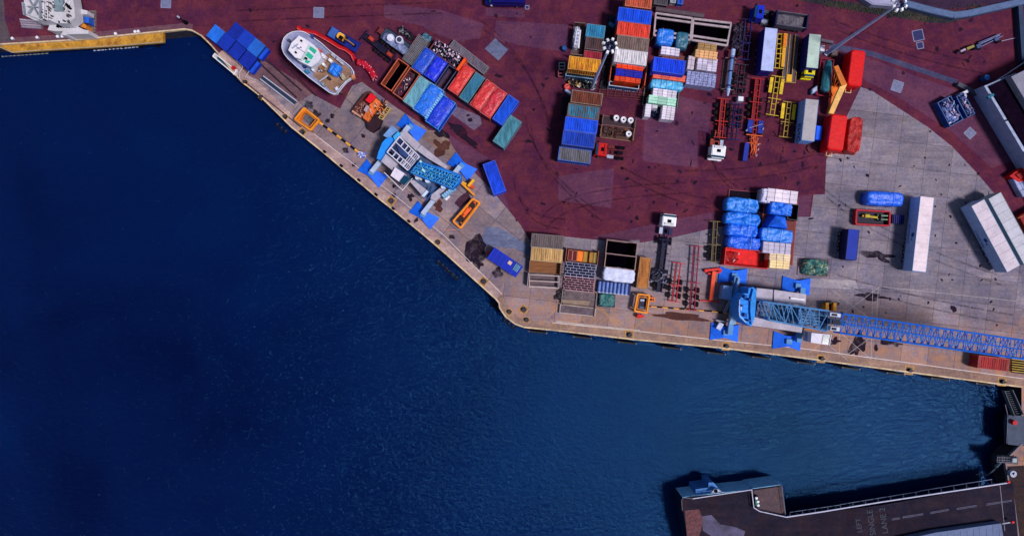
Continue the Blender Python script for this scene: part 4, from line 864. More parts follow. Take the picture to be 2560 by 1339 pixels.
packs(1949, 661, 50, 20, 5, 0, 3.0, 3, 1, (236, 206, 150), 'cream pack', 'in the lower cream row', 'cream coloured packs')
# net pile
F = Fr(2042, 668, 4, 1.6); mb = MB(); lump(mb, F, -2.3, 2.3, -1.5, 1.5, .1, 1.5, seed=31, amp=.5, rnd=.9, nu=30, nv=20); m2 = MB()
for s in (-1, 1): F.box(m2, -2.9, 2.7, s*1.5-.05, s*1.5+.05, 0, .12); 
for u in (-2.9, 2.7): F.box(m2, u-.05, u+.05, -1.5, 1.5, 0, .12)
simple('net_pile', 'rounded pile of green and cream fishing net', 'net', [('net', mb, mat((50, 110, 112), var=.4, rust=.5, rc=(196, 186, 140), rough=.8, bump=1, bs=7, dirt=.5)), ('tray', m2, mat((90, 44, 48)))])
# yellow/olive chassis etc
chassis(1789, 552, 1783, 655, 16, (112, 96, 60), 'olive brown chassis trailer left of the blue bundles', cross=5, axl=2, fill=mat((60, 50, 56)))
chassis(1697, 656, 1685, 755, 18, (190, 36, 52), 'bright red ladder chassis in the front row', cross=5)
chassis(1742, 614, 1730, 776, 20, (150, 24, 62), 'long magenta red chassis trailer in the front row', cross=7)
truck(1674, 550, 97, (240, 240, 246), 'white tractor unit with hatch at the head of the navy chassis', ch=(30, 30, 76), Lc=2.0, Wc=2.5, zc=3.2, Lch=4.0)
chassis(1664, 598, 1648, 730, 20, (26, 28, 70), 'navy chassis trailer coupled behind the white tractor', cross=6, fill=mat((30, 24, 46)))
heap('scrap_heap', 'dark bundle of cables on the tail of the navy chassis', 'scrap heap', 1646, 690, 32, 44, 95, 70, [(20, 18, 38), (36, 40, 70), (110, 110, 140)], zm=.6, z0=1.25, seed=22)
# orange T-shaped stand
mb = MB(); m2 = MB(); mb.bar(1786, 678, 1778, 750, 9, .5, 1.1); m2.bar(1762, 676, 1802, 672, 6, .2, .8); m2.bar(1770, 684, 1802, 680, 4, .2, .7); m2.bar(1750, 751, 1798, 754, 3, .1, .5); m3 = MB(); m3.cyl(1765, 677, .3, 0, .5); m3.cyl(1801, 676, .3, 0, .5)
simple('lifting_beam', 'orange red T shaped lifting beam lying beside the front crane pad', 'beam', [('stem', mb, mat((236, 84, 48), var=.1)), ('crossbar', m2, mat((214, 50, 44))), ('foot', m3, RED)])

# ---------------- front row of flats
container(1368, 603, 80, 34, 5, 0, 2.4, (92, 78, 82), 'grey brown boarded container at the top of the left front column', rust=.3, roof=(96, 84, 86), rc=(60, 48, 54))
container(1367, 637, 80, 34, 5, 0, 2.4, (178, 140, 90), 'yellow plywood topped container in the left front column', rust=.05, roof=(188, 148, 96), rc=(140, 96, 60))
container(1363, 668, 80, 32, 5, 0, 1.6, (110, 70, 50), 'brown planked open flat in the left front column', kind='flat', name='flat_rack', cat='flat rack', inner=mat((122, 76, 44), var=.45, sc=2, st=(.3, 3, 1)))
container(1359, 701, 80, 32, 5, 0, 1.6, (150, 136, 140), 'grey open flat with white rails at the foot of the left front column', kind='flat', name='flat_rack', cat='flat rack', inner=mat((96, 78, 84), var=.5, sc=2, st=(.3, 3, 1)))
mb = MB()
for y in (686, 701, 716): mb.bar(1322, y, 1398, y+4, 2, 1.4, 1.6)
for x in (1324, 1396): mb.bar(x, 688, x-1, 716, 2, .32, 1.4)
simple('pole_set', 'three pale poles laid across the grey open flat', 'pole', [('pole', mb, mat((190, 170, 170), dirt=.5))])
container(1455, 641, 82, 36, 6, 0, 1.9, (120, 40, 34), 'open rack holding red, orange and yellow panels', kind='flat', name='flat_rack', cat='flat rack', inner=mat((60, 16, 24)))
F = Fr(1457, 641, 6, 2.0)
for i, (u0, u1, cc, nm) in enumerate(((-2.7, -1.95, (96, 16, 22), 'dark red panel at the left end'), (-1.85, -1.1, (90, 14, 22), 'dark red panel second from the left'), (-1.0, .1, (240, 120, 34), 'bright orange panel'), (.15, .9, (172, 128, 50), 'mustard yellow panel'), (1.25, 2.0, (160, 112, 50), 'ochre panel near the right end'), (2.05, 2.5, (150, 130, 60), 'narrow olive panel at the right end'))):
    b = MB(); F.box(b, u0, u1, -.95, .95, .33, 1.7); f = MB(); fw = .07
    for v in (-1, 1): F.box(f, u0, u1, v*.95-fw/2, v*.95+fw/2, 1.7, 1.82)
    for u in (u0, u1): F.box(f, u-fw/2, u+fw/2, -.9, .9, 1.7, 1.8)
    simple('panel_crate', nm+' of the open rack', 'crate', [('body', b, mat(cc, var=.2)), ('frame', f, mat((190, 120, 100)) if i < 2 else mat(tone(cc, .8)))], group='panel crates in the open rack')
def lattice(px, py, Lp, Wp, ang, nx, ny, z1, col, label, c2=(20, 14, 36)):
    F = Fr(px, py, ang, z1); l = mpx(Lp, z1)/2; w_ = mpx(Wp, z1)/2; a = MB(); b = MB()
    for k in range(ny+1): v = -w_+2*w_*k/ny; F.box(a, -l, l, v-.045, v+.045, z1-.1, z1)
    for i in range(nx+1):
        for k in range(ny):
            u = -l+2*l*min(1, max(0, (i+(.35 if k % 2 else 0)-.1*(k % 3))/nx)); F.box(a, u-.045, u+.045, -w_+2*w_*k/ny+.05, -w_+2*w_*(k+1)/ny-.05, z1-.12, z1-.02)
    F.box(b, -l+.05, l-.05, -w_+.05, w_-.05, .02, .35); c = MB()
    for u in (-l+.06, l-.06):
        for v in (-w_+.06, w_-.06): F.box(c, u-.05, u+.05, v-.05, v+.05, .35, z1-.12)
    return simple('lattice_crate', label, 'crate', [('grid', a, mat(col, var=.3, dirt=.5)), ('base', b, mat(c2)), ('post', c, mat(col))])
lattice(1452, 675, 76, 34, 6, 5, 5, 1.8, (146, 146, 180), 'lattice crate with blue grey bars in the second front column', (14, 18, 50))
lattice(1448, 710, 78, 34, 6, 5, 6, 1.8, (178, 130, 144), 'lattice crate with pinkish bars in the second front column', (30, 12, 34))
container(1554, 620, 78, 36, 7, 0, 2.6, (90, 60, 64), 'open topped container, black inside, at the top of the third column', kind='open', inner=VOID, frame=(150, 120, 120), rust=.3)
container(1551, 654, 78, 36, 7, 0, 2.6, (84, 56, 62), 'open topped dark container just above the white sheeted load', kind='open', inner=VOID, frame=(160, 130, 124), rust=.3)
bundle(1548, 687, 80, 36, 7, 0, 2.6, (206, 212, 240), 'long white sheeted load in the third front column', amp=.1, rnd=.35, strap=(), m=mat((206, 210, 238), var=.08, rough=.4, bump=.8, bs=2, st=(.4, 2, 1), dirt=.15, dc=(120, 130, 180)))
for i in range(8):
    x = 1500+i*9.6; a = MB(); a.pt(x, 703+i*.9, .8, x-3, 730+i*.9, .8, .32, 14); b = MB(); b.pt(x-3, 729+i*.9, .8, x-3.3, 731+i*.9, .8, .37, 14)
    simple('gas_bottle', 'blue grey cylinder, %s from the left in the row below the white sheet' % ORD[i], 'cylinder', [('body', a, mat((84, 110, 176), var=.3, rough=.3)), ('cap', b, PALE)], group='blue grey cylinders lying side by side')
mb = MB(); mb.box(1535, 718, 84, 30, 7, 0, .48); simple('low_platform', 'dark blue platform under the row of blue grey cylinders', 'platform', [('deck', mb, mat((20, 34, 90)))])
container(1610, 682, 78, 29, 97, 0, 2.3, (150, 92, 46), 'orange brown planked container standing crosswise in the front row', rust=.25, roof=(166, 104, 52), rc=(110, 56, 36))
F = Fr(1518, 750, 3, 1.1); mb = MB(); lump(mb, F, -1.45, 1.45, -1.2, 1.2, .05, 1.0, seed=40, amp=.15, rnd=.3); m2 = MB()
for s in (-1, 1): F.box(m2, -1.55, 1.55, s*1.25-.05, s*1.25+.05, 0, .5); F.box(m2, s*1.5-.05, s*1.5+.05, -1.2, 1.2, 0, .5)
simple('covered_pallet', 'square dark green covered pallet below the cylinders', 'pallet', [('cover', mb, tarp((22, 96, 96), rough=.5)), ('edge_board', m2, NAVY)])
# empty flats on the ground
container(1448, 746, 88, 34, 6, 0, .7, (120, 100, 100), 'empty flat rack with pale side rails lying above another one', kind='flat', name='flat_rack', cat='flat rack', inner=mat((100, 84, 90), var=.5, sc=2))
container(1444, 776, 90, 22, 6, 0, .7, (176, 160, 156), 'empty flat rack with white rails nearest the quay edge', kind='flat', name='flat_rack', cat='flat rack', inner=mat((92, 76, 86), var=.5, sc=2))
mb = MB(); m2 = MB(); mb.prism([(1404, 748), (1476, 752), (1470, 766), (1408, 762)], .3, .5); m2.bar(1400, 757, 1490, 768, 2, .5, .56)
simple('plywood_sheet', 'ochre plywood sheet lying on the empty flat rack', 'sheet', [('sheet', mb, mat((138, 116, 100), var=.3)), ('batten', m2, mat((70, 52, 56)))])
heap('scrap_heap', 'dark round heap at the left corner of the empty flat racks', 'scrap heap', 1400, 735, 18, 30, 30, 30, [(30, 24, 34), (44, 34, 44)], zm=.4, seed=25)
def oframe(quad, label, z1, bw, col=(236, 140, 36), name='container_spreader', cat='spreader', inner=None, rib=0, z0=.0, parts=None):
    a = MB(); b = MB(); c = MB(); M = mat(col, var=.15, rust=.1, rc=(190, 80, 30))
    for i in range(4): p, q = quad[i], quad[(i+1) % 4]; a.bar(p[0], p[1], q[0], q[1], bw, z1-.5, z1)
    cx = sum(p[0] for p in quad)/4; cy = sum(p[1] for p in quad)/4; k = .72
    q2 = [(cx+(p[0]-cx)*k, cy+(p[1]-cy)*k) for p in quad]
    for i in range(4): p, q = q2[i], q2[(i+1) % 4]; b.bar(p[0], p[1], q[0], q[1], bw*.5, z1-.7, z1-.2)
    for p in quad: P = U(p[0], p[1], z1); c.tube((P.x, P.y, z0), (P.x, P.y, z1-.4), .14, 6)
    pr = [('outer_frame', a, M), ('inner_frame', b, mat(tone(col, .85))), ('leg', c, mat(tone(col, .7)))]
    if inner:
        d = MB(); d.prism([(cx+(p[0]-cx)*.6, cy+(p[1]-cy)*.6) for p in quad], z0+.1, z1-.75); pr.append(('core', d, inner))
    return simple(name, label, cat, pr+(parts or []))
d = MB(); d.bar(1625, 744, 1636, 745, 3, .5, 1.3); d.bar(1625, 752, 1636, 753, 3, .5, 1.3); d.bar(1636, 742, 1636, 755, 3, .5, 1.3); e = MB(); e.box(1606, 750, 10, 5, 5, 1.0, 1.35); e2 = MB(); e2.box(1605, 770, 13, 8, 5, 1.0, 1.3); f = MB(); f.cyl(1598, 790, .4, .5, 1.2); f.box(1605, 790, 10, 6, 0, .5, 1.0)
oframe([(1595, 735), (1624, 738), (1618, 782), (1587, 777)], 'orange container spreader frame standing by the front quay', 1.9, 4, parts=[('side_arm', d, ORANGE), ('winch', e, PALE), ('motor', e2, mat((80, 90, 120))), ('coupling', f, RED)], inner=mat((40, 34, 60)))
d = MB(); d.pt(1155, 545, 1.0, 1188, 505, 1.1, .35); d.pt(1160, 535, 1.2, 1170, 520, 1.3, .3)
e = MB(); e.box(1180, 512, 14, 12, -50, 1.0, 1.5); e.box(1150, 546, 16, 13, -50, 1.0, 1.5)
oframe([(1182, 497), (1200, 507), (1152, 570), (1133, 553)], 'long orange spreader with rusty hoses lying near the left crane', 1.5, 4.5, parts=[('hose', d, mat((230, 90, 30), rust=.4)), ('sheave_box', e, mat((50, 24, 26)))])
d = MB(); d.bar(744, 300, 764, 272, 5, .2, 1.9); e = MB(); e.box(770, 295, 24, 16, 40, .1, .9)
oframe([(760, 270), (798, 300), (776, 325), (737, 298)], 'yellow orange steel frame crate around a grey pump at the quay', 1.9, 4.5, name='frame_crate', cat='frame', parts=[('cross_beam', d, ORANGE), ('pump', e, mat((90, 92, 104), var=.5))])
for i, (x, y) in enumerate(((804, 309), (838, 336), (866, 358))): pass
def barrier(pts, label, r=.22, wd=3.2):
    a = MB(); b = MB(); n = len(pts)-1
    tot = []
    for i in range(n):
        (x1, y1), (x2, y2) = pts[i], pts[i+1]; k = max(1, int(math.hypot(x2-x1, y2-y1)/14))
        for j in range(k): tot.append(((x1+(x2-x1)*j/k, y1+(y2-y1)*j/k), (x1+(x2-x1)*(j+1)/k, y1+(y2-y1)*(j+1)/k)))
    for i, (p, q) in enumerate(tot):
        (a if (i//1) % 2 == 0 else b).bar(p[0], p[1], q[0], q[1], wd, .03, .55)
    simple('cable_barrier', label, 'barrier', [('yellow_section', a, mat((230, 160, 60), var=.2)), ('black_section', b, BLACK)])
barrier([(796, 304), (842, 338), (898, 382)], 'yellow and black striped ground barrier below the orange machine', wd=5)
barrier([(1628, 766), (1740, 775), (1780, 778), (1838, 786)], 'yellow and black striped ground barrier between spreader and front crane', wd=2.6)
# ================================================================ diagonal quay area
D = 39
# blue storage bins in two rows
pos = [(539, 85, (34, 110, 220)), (565, 106, (16, 50, 170)), (592, 128, (14, 44, 160)), (619, 150, (14, 42, 160)), (590, 79, (14, 40, 150)), (615, 98, (20, 60, 180)), (640, 119, (34, 100, 200))]
for i, (x, y, c) in enumerate(pos):
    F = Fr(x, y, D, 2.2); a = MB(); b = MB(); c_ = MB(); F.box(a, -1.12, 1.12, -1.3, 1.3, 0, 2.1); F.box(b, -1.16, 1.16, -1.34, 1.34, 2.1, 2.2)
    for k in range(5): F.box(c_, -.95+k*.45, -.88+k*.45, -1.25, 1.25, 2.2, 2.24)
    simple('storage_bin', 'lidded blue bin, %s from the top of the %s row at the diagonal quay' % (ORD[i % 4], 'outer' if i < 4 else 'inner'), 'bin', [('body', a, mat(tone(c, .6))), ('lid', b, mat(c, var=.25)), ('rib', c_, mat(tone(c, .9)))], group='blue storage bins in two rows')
for x, y, nm in ((632, 165, 'outer'), (655, 131, 'inner')):
    F = Fr(x, y, D, 1.3); a = MB(); b = MB(); F.box(a, -.7, .7, -1.2, 1.2, 0, 1.2); F.box(b, -.72, .72, -1.22, 1.22, 1.2, 1.3)
    simple('end_bin', 'low blue bin closing the %s row of storage bins' % nm, 'bin', [('body', a, mat((14, 50, 180))), ('lid', b, mat((22, 80, 215)))])
# small jetty frame
a = MB(); b = MB(); c = MB()
a.bar(532, 141, 584, 184, 2.6, -1.0, .5); a.bar(537, 134, 590, 176, 2.2, -1, .5); a.bar(532, 141, 538, 133, 3, -1, .5); a.bar(583, 186, 592, 175, 3, -1, .5); b.prism([(536, 140), (582, 178), (585, 176), (540, 138)], -1.2, -.9); c.cyl(583, 169, .35, .1, .8)
b.bar(534, 139, 584, 181, 7, -3.9, -.95)
simple('landing_float', 'narrow white and teal landing float moored at the quay edge', 'float', [('rail', a, WHITE), ('deck', b, mat((20, 80, 96))), ('buoy', c, RED)])
def railing(pts, label, h=1.0, col=(214, 210, 220), r=.045, step=26):
    a = MB(); b = MB()
    for (x1, y1), (x2, y2) in zip(pts[:-1], pts[1:]):
        for z in (h, h*.5): a.pt(x1, y1, z, x2, y2, z, r, 5)
        n = max(1, int(math.hypot(x2-x1, y2-y1)/step))
        for k in range(n+1): x = x1+(x2-x1)*k/n; y = y1+(y2-y1)*k/n; x2_, y2_, _ = dn(x, y, h, 0); b.tube(U(x2_, y2_, 0), U(x, y, h), r, 5)
    return simple('railing', label, 'railing', [('rail', a, mat(col, var=.1)), ('post', b, mat(col, var=.1))])
railing([(530, 92), (560, 120), (607, 167), (597, 183), (600, 200)], 'white railing beside the outer row of blue bins')
railing([(623, 178), (613, 193), (640, 200)], 'short white railing at the head of the gangways')
# gangways
for i, (p, q) in enumerate((((658, 190), (742, 253)), ((650, 197), (734, 262)))):
    a = MB(); a.bar(p[0], p[1], q[0], q[1], 2.4, .02, .9)
    if i == 0: a0 = a
    else: a1 = a
a = MB(); a.bar(654, 193, 738, 258, 7, .02, .2)
simple('gangway', 'long aluminium gangway lying on the quay with white side rails', 'gangway', [('side_rail', a0, PALE), ('lower_side_rail', a1, PALE), ('deck', a, mat((40, 54, 76)))])
for a, b in (((655, 190), (745, 254)),): pass
# ---------------- beached boat
def P3(cx, cy): return (cx/6.696+700, cy/6.696+60)
hull = [P3(*p) for p in ((40, 410), (46, 330), (75, 250), (130, 190), (210, 148), (300, 132), (400, 142), (480, 180), (560, 228), (700, 330), (850, 465), (1000, 578), (1120, 668), (1200, 735), (1243, 800), (1255, 880), (1200, 930), (1120, 985), (1040, 1070), (960, 1185), (900, 1192), (840, 1165), (700, 1062), (500, 915), (300, 742), (150, 605), (75, 510))]
DZ = 4.6
HB = [U(x, y, DZ) for x, y in hull]; c = sum(HB, Vector())/len(HB); n = len(HB)
boat = thing('work_boat', 'white and grey beached work boat with a blue tarpaulin on its deck', 'boat', 0, 0); boat.location = (c.x, c.y, .5)
h = MB(); vs = []
for k, z in ((.985, DZ+.5), (.98, DZ-.2), (.9, 2.6), (.62, 1.2), (.2, .6)): vs += [Vector((c.x+(p.x-c.x)*k, c.y+(p.y-c.y)*k, z)) for p in HB]
fs = [[k*n+i, k*n+(i+1) % n, (k+1)*n+(i+1) % n, (k+1)*n+i] for k in range(4) for i in range(n)]+[[4*n+i for i in range(n)]]
h.add(vs, fs); h.build('hull', mat((92, 30, 60), var=.2, rust=.1), boat)
g = MB()
for i in range(n):
    p, q = HB[i], HB[(i+1) % n]; p = c+(p-c)*.985; q = c+(q-c)*.985; d = (q-p); d.z = 0; d.normalize(); m = Vector((-d.y, d.x, 0))*.06; g.wprism([p+m, q+m, q-m, p-m], DZ-.3, DZ+.6+.003*(i % 2))
g.build('bulwark', mat((214, 214, 232), var=.12), boat)
dk = MB(); dk.wprism([c+(p-c)*.97 for p in HB], DZ-.25, DZ); dk.build('deck', mat((138, 142, 178), var=.3, sc=.5, dirt=.5), boat)
dk = MB(); dk.prism([P3(*p) for p in ((620, 600), (830, 480), (1050, 650), (1180, 760), (1200, 880), (1080, 960), (950, 1150), (860, 1120), (660, 960), (560, 870))], DZ, DZ+.05); dk.build('work_deck', mat((142, 108, 88), var=.35, rust=.25, rc=(110, 60, 40), dirt=.5), boat)
sp = [P3(*p) for p in ((318, 196), (420, 250), (560, 350), (640, 430), (690, 560), (640, 640), (520, 720), (480, 700), (350, 640), (250, 570), (136, 440), (180, 330))]
w1 = MB(); w1.prism(sp, DZ+.04, 7.2)
wh = w1.build('wheelhouse', mat((210, 208, 222), var=.08, dirt=.2), boat)
w2 = MB(); w2.prism([P3(*p) for p in ((318, 200), (420, 255), (480, 330), (400, 480), (340, 590), (250, 560), (140, 440), (190, 320))], 7.2, 8.4); w2.build('bridge_roof', mat((228, 222, 232), var=.06, dirt=.2), boat)
for q in (((500, 365), (615, 445), (580, 505), (460, 405)), ((470, 460), (560, 540), (520, 600), (425, 530)), ((385, 525), (420, 560), (400, 610), (345, 570)), ((430, 600), (510, 625), (465, 665), (415, 640))):
    m = MB(); m.prism([P3(*p) for p in q], 7.2, 7.3); m.build('green_panel', mat((40, 168, 138), var=.15), boat)
for x, y, s in ((355, 280, 5), (262, 475, 5), (437, 380, 4), (418, 470, 5), (432, 575, 6), (262, 555, 3), (345, 390, 2.5), (290, 345, 2)):
    m = MB(); px, py = P3(x, y); m.box(px, py, s, s*.9, D, 8.3 if y < 520 and x < 400 else 7.2, 8.62 if y < 520 and x < 400 else 7.5); m.build('vent', BLACK, boat)
m = MB()
for a, b in (((500, 720), (660, 560)), ((560, 700), (690, 600))): m.bar(*P3(*a), *P3(*b), 3, 6.0, 6.2)
m.bar(*P3(240, 350), *P3(420, 480), 1.2, 8.45, 8.8); m.bar(*P3(200, 400), *P3(300, 330), 1, 8.45, 8.9); m.pt(*P3(330, 400), 8.4, *P3(330, 400), 11, .09); m.build('mast', PALE, boat)
for x, y, L, W, z, cc, nm in ((720, 530, 14, 8, 5.6, (230, 225, 235), 'locker'), (840, 610, 10, 7, 5.7, (232, 226, 236), 'locker'), (1000, 620, 22, 6, 5.5, (176, 172, 190), 'locker'), (890, 530, 12, 6, 5.4, (170, 168, 186), 'locker'), (550, 765, 9, 6, 5.6, (220, 216, 226), 'locker'), (725, 675, 8, 6, 6.0, (240, 236, 240), 'locker'), (1050, 880, 13, 9, 5.8, (176, 164, 140), 'winch'), (945, 1080, 8, 8, 5.2, (206, 206, 236), 'winch'), (720, 1010, 12, 6, 5.2, (120, 140, 160), 'winch'), (690, 740, 13, 10, 5.8, (140, 96, 60), 'winch'), (1220, 880, 9, 9, 5.5, (206, 130, 90), 'winch'), (660, 440, 10, 4, 5.7, (200, 70, 40), 'life_raft'), (450, 790, 9, 8, 5.4, (50, 130, 170), 'winch'), (820, 905, 7, 5, 5.5, (60, 44, 44), 'winch'), (540, 200, 10, 6, 5.4, (40, 60, 130), 'winch'), (150, 270, 7, 3, 5.5, (70, 74, 90), 'winch'), (410, 700, 8, 8, 5.3, (20, 60, 120), 'winch')):
    px, py = P3(x, y); a = MB(); a.box(px, py, L, W, D if nm != 'winch' else D+20, DZ+.05, z); a.cyl(px, py, .22, z-.3, z+.25, 10); a.build(nm, mat(cc, var=.3, dirt=.4), boat)
for x1, y1, x2, y2, z2 in ((960, 800, 1050, 870, 6.2), (640, 700, 700, 790, 6.0), (760, 760, 640, 790, 5.6), (1110, 980, 960, 1170, 5.6), (660, 960, 800, 860, 5.1)):
    a = MB(); a.pt(*P3(x1, y1), DZ+.4, *P3(x2, y2), z2, .12); a.build('derrick', PALE, boat)
m = MB()
for u in (-.4, 0, .4):
    for s in (-1, 1):
        x = c.x+u*14*math.cos(R(D))+s*1.6*math.sin(R(D)); y = c.y-u*14*math.sin(R(D))+s*1.6*math.cos(R(D)); m.tube((x, y, 0), (x, y, 1.6), .25)
m.build('keel_block', BROWN, boat)
F = Fr(*P3(905, 745), D-8, 6.2); mb = MB(); lump(mb, F, -.95, .95, -1.05, 1.05, DZ+.05, 6.2, seed=51, amp=.35, rnd=.7); m2 = MB(); F.tube(m2, (-.9, -.5, 6.35), (.9, .5, 6.35), .03)
simple('deck_tarp', 'bright blue tarpaulin over a load on the boat deck', 'tarpaulin', [('sheet', mb, tarp((20, 120, 232))), ('rope', m2, SKY)])
# red hose and net
a = MB(); hp = [(744, 68), (755, 75), (790, 83), (819, 99), (849, 118), (866, 124), (879, 135), (886, 150)]
for p, q in zip(hp[:-1], hp[1:]): a.pt(p[0], p[1], .5, q[0], q[1], .5, .36, 10)
b = MB(); 
for p, q in zip(hp[:-1], hp[1:]): b.pt(p[0]-2, p[1]+3, .85, q[0]-2, q[1]+3, .9, .1, 6)
simple('oil_boom', 'long red oil boom snaking past the beached boat', 'boom', [('tube', a, mat((178, 12, 28), var=.3)), ('rope', b, mat((220, 90, 90)))])
a = MB(); b = MB(); hp = [(894, 156), (903, 157), (912, 162), (921, 170), (929, 180), (934, 190), (936, 196)]
for i, (p, q) in enumerate(zip(hp[:-1], hp[1:])): a.pt(p[0], p[1], .55, q[0], q[1], .55, .66, 12)
for i in range(40):
    k = random.uniform(0, len(hp)-1.01); j = int(k); f = k-j; x = hp[j][0]+(hp[j+1][0]-hp[j][0])*f; y = hp[j][1]+(hp[j+1][1]-hp[j][1])*f; x += random.uniform(-6, 6); y += random.uniform(-6, 6); b.cyl(x, y, .09, .7, 1.15, 6)
simple('net_roll', 'curved red roll of netting with pale floats', 'net', [('net', a, mat((186, 14, 50), var=.35, bump=1, bs=8)), ('float', b, mat((236, 150, 160)))])
# blue flatbed with excavator
F = Fr(860, 99, 31, 1.2); t = thing('flatbed_trailer', 'navy blue flatbed trailer carrying a small yellow excavator', 'trailer', 0, 0); t.location = F.P(0, 0, 0)
a = MB(); F.box(a, -2.9, 3.0, -.95, .95, .85, 1.05); a.build('deck', mat((16, 36, 130), var=.3), t); a = MB(); F.box(a, -2.9, -1.6, -.9, .9, 1.06, 1.25); F.box(a, -2.95, -2.85, -.95, .95, 1.06, 1.6); a.build('front_board', mat((60, 96, 170)), t)
a = MB(); 
for s in (-1, 1): F.box(a, -2.9, 3.0, s*.95-.05, s*.95+.05, .7, 1.2)
a.build('side_rail', mat((12, 26, 110)), t); add_wheels(t, F, [(u, s*.75) for u in (1.2, 2.2, -1.8) for s in (-1, 1)], .42, .3)
F = Fr(851, 90, 31, 2.6); t = thing('mini_excavator', 'small yellow excavator sitting on the navy flatbed', 'excavator', 0, 0, 1.06); p = F.P(0, 0, 1.06); t.location = p
for s in (-1, 1): a = MB(); F.box(a, -.7, .9, s*.5-.15, s*.5+.15, 1.07, 1.5); a.build('track', RUB, t)
a = MB(); F.poly(a, [(-.75, -.3), (-.5, -.6), (.4, -.6), (.55, -.2), (.5, .5), (-.5, .55), (-.75, .3)], 1.5, 2.3); a.build('body', mat((236, 170, 60), var=.1), t)
a = MB(); F.box(a, -.1, .55, -.1, .5, 2.3, 2.65); a.build('cab', BLACK, t); a = MB(); F.tube(a, (.5, 0, 2.0), (1.6, 0, 2.4), .14); F.tube(a, (1.6, 0, 2.4), (2.6, 0, 1.5), .11); a.build('boom', mat((170, 120, 50)), t); a = MB(); F.box(a, 2.5, 2.9, -.25, .25, 1.1, 1.5); a.build('bucket', DARK, t)
# lorry with drums
F = Fr(989, 104, 36, 1.3); t = thing('flatbed_lorry', 'dark flatbed lorry carrying two round silver drums', 'lorry', 0, 0); t.location = F.P(0, 0, 0)
a = MB(); F.poly(a, [(-2.9, -.6), (-2.6, -1.2), (3.1, -1.2), (3.1, 1.2), (-2.6, 1.2), (-2.9, .6)], 1.0, 1.25); a.build('deck', mat((52, 62, 84), var=.35), t)
a = MB(); F.box(a, -3.9, -3.0, -.5, .5, 1.0, 1.2); F.box(a, -3.9, -3.8, -.7, .7, 1.2, 1.35); a.build('drawbar', mat((110, 40, 50)), t); a = MB(); F.box(a, -2.8, 3.1, -.5, .5, .7, 1.0)
for s in (-1, 1): F.box(a, -2.7, 3.1, s*1.2-.04, s*1.2+.04, 1.0, 1.7)
a.build('side_board', mat((22, 30, 56)), t); add_wheels(t, F, [(u, s*.95) for u in (-1.8, 1.2, 2.3) for s in (-1, 1)])
for i, (x, y) in enumerate(((976, 94), (998, 99))):
    F2 = Fr(x, y, 36, 2.6); a = MB(); a.tube(F2.P(0, 0, 1.26), F2.P(0, 0, 2.5), .68, 22); a.torus(F2.P(0, 0, 2.5), .62, .07, n=22); b = MB(); b.tube(F2.P(0, 0, 2.5), F2.P(0, 0, 2.56), .45, 16); F2.box(b, -.45, .45, -.06, .06, 2.56, 2.62)
    simple('steel_drum', '%s round silver white drum on the dark flatbed lorry' % ('left', 'right')[i], 'drum', [('shell', a, mat((204, 206, 232), var=.1)), ('lid', b, mat((222, 220, 240) if i == 0 else (60, 60, 80)))], group='drums on the flatbed lorry')
bundle(987, 108, 72, 22, 36, 1.26, 1.75, (130, 140, 176), 'crumpled silver sheeting around the two drums', amp=.3, rnd=.3, strap=(), m=mat((120, 130, 170), var=.5, rough=.3, bump=1, bs=3, dirt=.6, dc=(30, 34, 60)))
chassis(910, 86, 985, 146, 20, (30, 24, 62), 'dark chassis trailer with orange end boxes left of the flatbed lorry', cross=6, fill=mat((26, 20, 44)))
for x, y in ((928, 97), (974, 136)):
    mb = MB(); mb.box(x, y, 16, 10, D, 1.2, 1.7); m2 = MB(); m2.box(x, y, 12, 7, D, 1.7, 1.8)
    simple('engine_part', 'rusty orange part on the %s end of the dark chassis' % ('upper' if x < 950 else 'lower'), 'part', [('block', mb, mat((130, 34, 34), rust=.4)), ('cap', m2, mat((170, 60, 40)))])
heap('scrap_heap', 'black scrap with pale bits right of the flatbed lorry', 'scrap heap', 1016, 84, 44, 16, 40, 60, [(20, 14, 30), (40, 34, 50), (110, 110, 120)], seed=33, zm=.8)
bundle(1066, 93, 24, 18, 30, 0, 1.0, (44, 96, 120), 'rounded teal sheet lying above the mesh cage', amp=.3, strap=())
# mesh cage
F = Fr(1039, 125, 124, 2.4); l = 2.7; w_ = 1.1; a = MB(); b = MB(); c = MB()
for k in range(22): u = -l+2*l*k/21; F.box(a, u-.025, u+.025, -w_, w_, 2.3, 2.36)
for k in range(9): v = -w_+2*w_*k/8; F.box(a, -l, l, v-.025, v+.025, 2.36, 2.4)
for u in (-l, 0, l):
    for s in (-1, 1): F.box(b, u-.06, u+.06, s*w_-.06, s*w_+.06, 0, 2.3)
for s in (-1, 1):
    for z in (.8, 1.6): F.box(b, -l, l, s*w_-.03, s*w_+.03, z, z+.06)
F.box(c, -l, l, -w_, w_, .02, .5)
simple('mesh_cage', 'grey mesh topped cage standing across the diagonal yard', 'cage', [('mesh_roof', a, mat((140, 140, 150))), ('post', b, mat((120, 84, 84))), ('base', c, mat((60, 50, 56), rust=.3))])
E = 124.5
G = 'open skips in the back diagonal row'
container(1060, 152, 62, 34, E, 0, 2.5, (18, 60, 170), 'medium blue sheeted skip right of the mesh cage', kind='tarp', roof=(20, 72, 196), name='skip', cat='skip', inner=mat((22, 70, 190), var=.3), group=G)
container(1089, 172, 58, 32, E, 0, 2.6, (14, 40, 215), 'vivid blue skip covered by a smooth sheet', kind='tarp', name='skip', cat='skip', roof=(12, 40, 215), group=G)
container(1115, 194, 62, 26, E, 0, 2.2, (40, 40, 84), 'dull dark blue open skip between vivid blue and red ones', kind='open', name='skip', cat='skip', inner=mat((70, 46, 70), var=.3), group=G)
